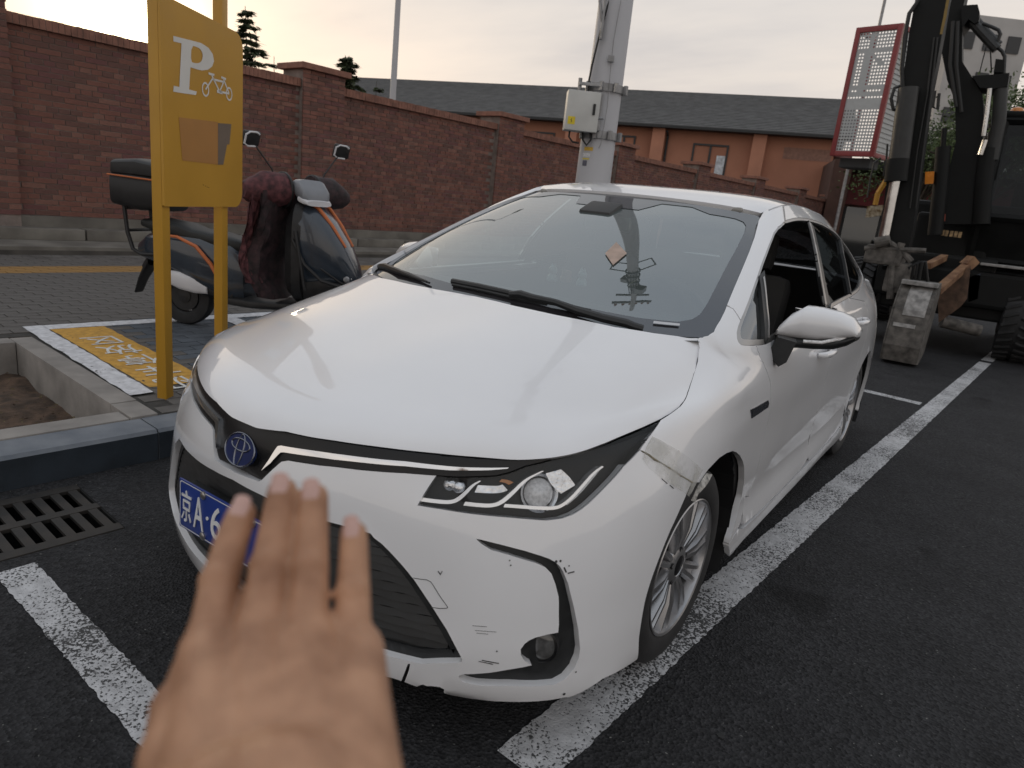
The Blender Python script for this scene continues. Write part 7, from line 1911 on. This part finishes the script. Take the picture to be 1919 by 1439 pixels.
# yellow handrail with warning plate, amber lamps
mb = MB(); pr = [(1661,337),(1656,345),(1645,362),(1640,384)]; 
for i in range(3): mb.tube([py_(pr[i], 9.0), py_(pr[i+1], 9.0)], .033, 6)
xc(mb, 'hand_rail', XY)
slab([(1625,386),(1656,384),(1650,404),(1622,408)], 9.0, .03, 'warning_plate', M_('worn_yellow_plate', (.42, .22, .04), rough=.7, var=.7, vscale=22, col2=(.55, .48, .36)))
slab([(1734,322),(1751,321),(1749,344),(1733,345)], 9.4, .05, 'amber_reflector', XO); slab([(1763,402),(1772,401),(1771,414),(1762,415)], 9.5, .04, 'red_reflector', M_('red_reflector', (.25, .04, .02), rough=.4))
mb = MB()
for k, px in enumerate(((1767,436),(1774,437),(1783,438),(1791,439),(1799,440))): c_ = py_(px, 9.55); mb.box(c_, (.035, .02, .07))
xc(mb, 'worn_lettering', M_('old_lettering', (.30, .20, .10), rough=.7, var=.5, vscale=30))
mb = MB(); mb.bbox((.7, 9.72, 1.05), (1.3, .3, .35), .04); mb.tube([(.4, 9.2, .9), (.3, 8.9, 1.1), (.25, 8.6, 1.0)], .03, 6); mb.tube([(.2, 9.3, 1.2), (.0, 9.0, 1.3), (-.1, 9.3, .9)], .025, 6); xc(mb, 'front_frame', XB)

# ---- figurines on the dashboard
def figurine(px, col, label, ears=True, rot=0, squat=False):
    d = ray(*px); t = (.992-CAM_LOC[2])/d[2]; b_ = CAM_LOC+d*t; t_ = empty('figurine', b_, label, 'figurine', rot=(0, 0, rot)); mt_ = M_('figurine_paint', col, rough=.35, var=.05, coat=.3)
    mb = MB()
    if squat:
        mb.lathe([(0, .026), (.006, .028), (.020, .028), (.024, .024), (.030, .024), (.046, .024), (.052, .018), (.056, 0)], (0, 0, 0), (0, 0, 1), 24); o = mb.build('body', mt_, t_, smooth=True)
        mb = MB(); mb.tube([(-.015, -.02, .053), (0, -.024, .056), (.015, -.02, .053)], .004, 6); mb.build('brim', M_('figurine_trim', (.42, .34, .28), rough=.5), t_, smooth=True); return
    mb.lathe([(0, .020), (.004, .024), (.016, .024), (.030, .018), (.034, .014)], (0, 0, 0), (0, 0, 1), 24); mb.build('body', mt_, t_, smooth=True)
    mb = MB(); mb.sphere((0, 0, .050), (.023, .020, .021), 20, 14)
    for s in (-1, 1): mb.lathe([(0, .008), (.010, .005), (.017, .0008)], (s*.013, 0, .064), (s*.25, 0, 1), 10, cap=True)
    mb.build('head', mt_, t_, smooth=True)
    mb = MB()
    for s in (-1, 1): mb.sphere((s*.024, -.006, .010), (.010, .008, .007), 10, 8)
    mb.build('paws', mt_, t_, smooth=True)
    mb = MB()
    for s in (-1, 1): mb.sphere((s*.008, -.0195, .052), .0022, 8, 6)
    mb.build('eyes', XB, t_)
figurine((1034, 527), (.60, .72, .74), 'white cat figurine on the dashboard, leftmost of three', rot=R(-35))
figurine((1060, 528), (.55, .30, .22), 'squat orange figurine standing between the two white cats', rot=R(-35), squat=True)
figurine((1089, 536), (.58, .72, .74), 'white cat figurine on the dashboard, right of the orange one', rot=R(-35))
# ================================================================== the hand held up before the lens
SKIN = M_('skin', (.36, .175, .095), rough=.5, var=.20, vscale=38, col2=(.50, .275, .165), bump=.12, bscale=420, sss=.12, spec=.4)
NAIL = M_('fingernail', (.52, .32, .27), rough=.28, var=.06, vscale=60, coat=.3)
def hp(px, py, dep): return Vector(ondepth(px, py, dep))
HORG = hp(510, 1250, .285)
HAND = empty('hand', HORG, 'blurred right hand raised close to the lens, back of fingers covering the number plate', 'hand')
back = -Vector(CAM_F)                                        # towards the viewer: the back of the hand
fingers = {'index': [(392,1222,.283,.0118),(402,1160,.293,.0094),(414,1088,.305,.0086),(433,1018,.316,.0077),(453,964,.324,.0069)],
           'middle': [(482,1205,.285,.0118),(494,1135,.296,.0094),(507,1058,.309,.0087),(520,982,.320,.0078),(529,921,.328,.0070)],
           'ring': [(570,1208,.288,.0116),(576,1140,.299,.0091),(581,1062,.311,.0084),(585,988,.321,.0076),(588,931,.328,.0069)],
           'little': [(656,1232,.291,.0108),(660,1172,.300,.0083),(662,1108,.309,.0076),(663,1050,.317,.0069),(663,1000,.323,.0063)]}
mb = MB()
def capsule(p, q, r0, r1, n=20, k=7):
    """closed tapered rounded bar"""
    p, q = Vector(p), Vector(q); d = (q-p).normalized(); prof = []
    L_ = (q-p).length
    for i in range(k+1): a_ = PI/2*i/k; prof.append((-r0*math.cos(a_), r0*math.sin(a_)))
    for i in range(k+1): a_ = PI/2*i/k; prof.append((L_+r1*math.sin(a_), r1*math.cos(a_)))
    mb.lathe(prof, p, d, n)
for nm, ch in fingers.items():
    for a_, b_ in zip(ch[:-1], ch[1:]): capsule(hp(*a_[:3]), hp(*b_[:3]), a_[3], b_[3])
    j = ch[2]; mb.sphere(hp(*j[:3])+back*.0015, j[3]*1.06, 16, 12)     # swollen middle joint
# palm: metacarpals converge on the wrist which comes towards the viewer
wr = [(405,1560,.215), (495,1585,.212), (570,1580,.213), (635,1545,.218)]
for (nm, ch), w_ in zip(fingers.items(), wr):
    capsule(hp(*ch[0][:3]), hp(*w_), ch[0][3]*1.05, .0205)
    capsule(hp(*ch[0][:3])-back*.006, hp(*w_)-back*.010, .0135, .019)
for (n1, c1_), (n2, c2_), w1, w2 in zip(list(fingers.items())[:-1], list(fingers.items())[1:], wr[:-1], wr[1:]):
    m1 = [(x+y)/2 for x, y in zip(c1_[0][:3], c2_[0][:3])]; m2 = [(x+y)/2 for x, y in zip(w1, w2)]
    capsule(hp(m1[0], m1[1]+22, m1[2]), hp(*m2), .0112, .019)
capsule(hp(345,1330,.262), hp(365,1570,.222), .0125, .018)            # thumb mound along the left edge
capsule(hp(375,1262,.278), hp(350,1420,.245), .0115, .0165)
capsule(hp(345,1300,.270)-back*.02, hp(415,1180,.292)-back*.024, .010, .0085)   # thumb folded behind the palm
capsule(hp(415,1180,.292)-back*.024, hp(480,1120,.302)-back*.026, .0095, .008)
capsule(hp(680,1290,.284), hp(668,1480,.235), .0108, .0165)           # outer edge of the palm
capsule(hp(520,1560,.214), hp(560,2000,.16), .030, .032); capsule(hp(440,1570,.214), hp(470,2000,.16), .028, .032)   # wrist and forearm
tmp = mb.build('hand_form', SKIN)
md = tmp.modifiers.new('r', 'REMESH'); md.mode = 'VOXEL'; md.voxel_size = .0013
md = tmp.modifiers.new('s', 'SMOOTH'); md.factor = .5; md.iterations = 6
dg = bpy.context.evaluated_depsgraph_get(); dg.update()
me = bpy.data.meshes.new_from_object(tmp.evaluated_get(dg)); me.name = 'skin'
bpy.data.objects.remove(tmp)
me.transform(Matrix.Translation(-HORG)); me.polygons.foreach_set('use_smooth', [True]*len(me.polygons)); me.materials.clear(); me.materials.append(SKIN)
link('skin', me, HAND)
for nm, ch in fingers.items():
    a_ = hp(*ch[3][:3]); b_ = hp(*ch[4][:3]); r_ = ch[4][3]; d = (b_-a_).normalized(); n = (back-d*back.dot(d)).normalized(); w_ = d.cross(n); c_ = b_+d*.001; mbn = MB(); vs = []; nu_, nv_ = 9, 7
    for i in range(nu_):
        for j in range(nv_):
            u = -1+2*i/(nu_-1); v = -1+2*j/(nv_-1); rad = r_*.97; ang = u*.72*(1-.12*(v > .6)); vs.append(c_+d*(v*.0062-.0012*u*u*(1 if v > 0 else -.5))+(w_*math.sin(ang)+n*math.cos(ang))*rad*(1.035 if abs(u) < .95 and abs(v) < .95 else .99)-HORG)
    mbn.add(vs, [(i*nv_+j, (i+1)*nv_+j, (i+1)*nv_+j+1, i*nv_+j+1) for i in range(nu_-1) for j in range(nv_-1)]); o = mbn.build('fingernail', NAIL, HAND, smooth=True)
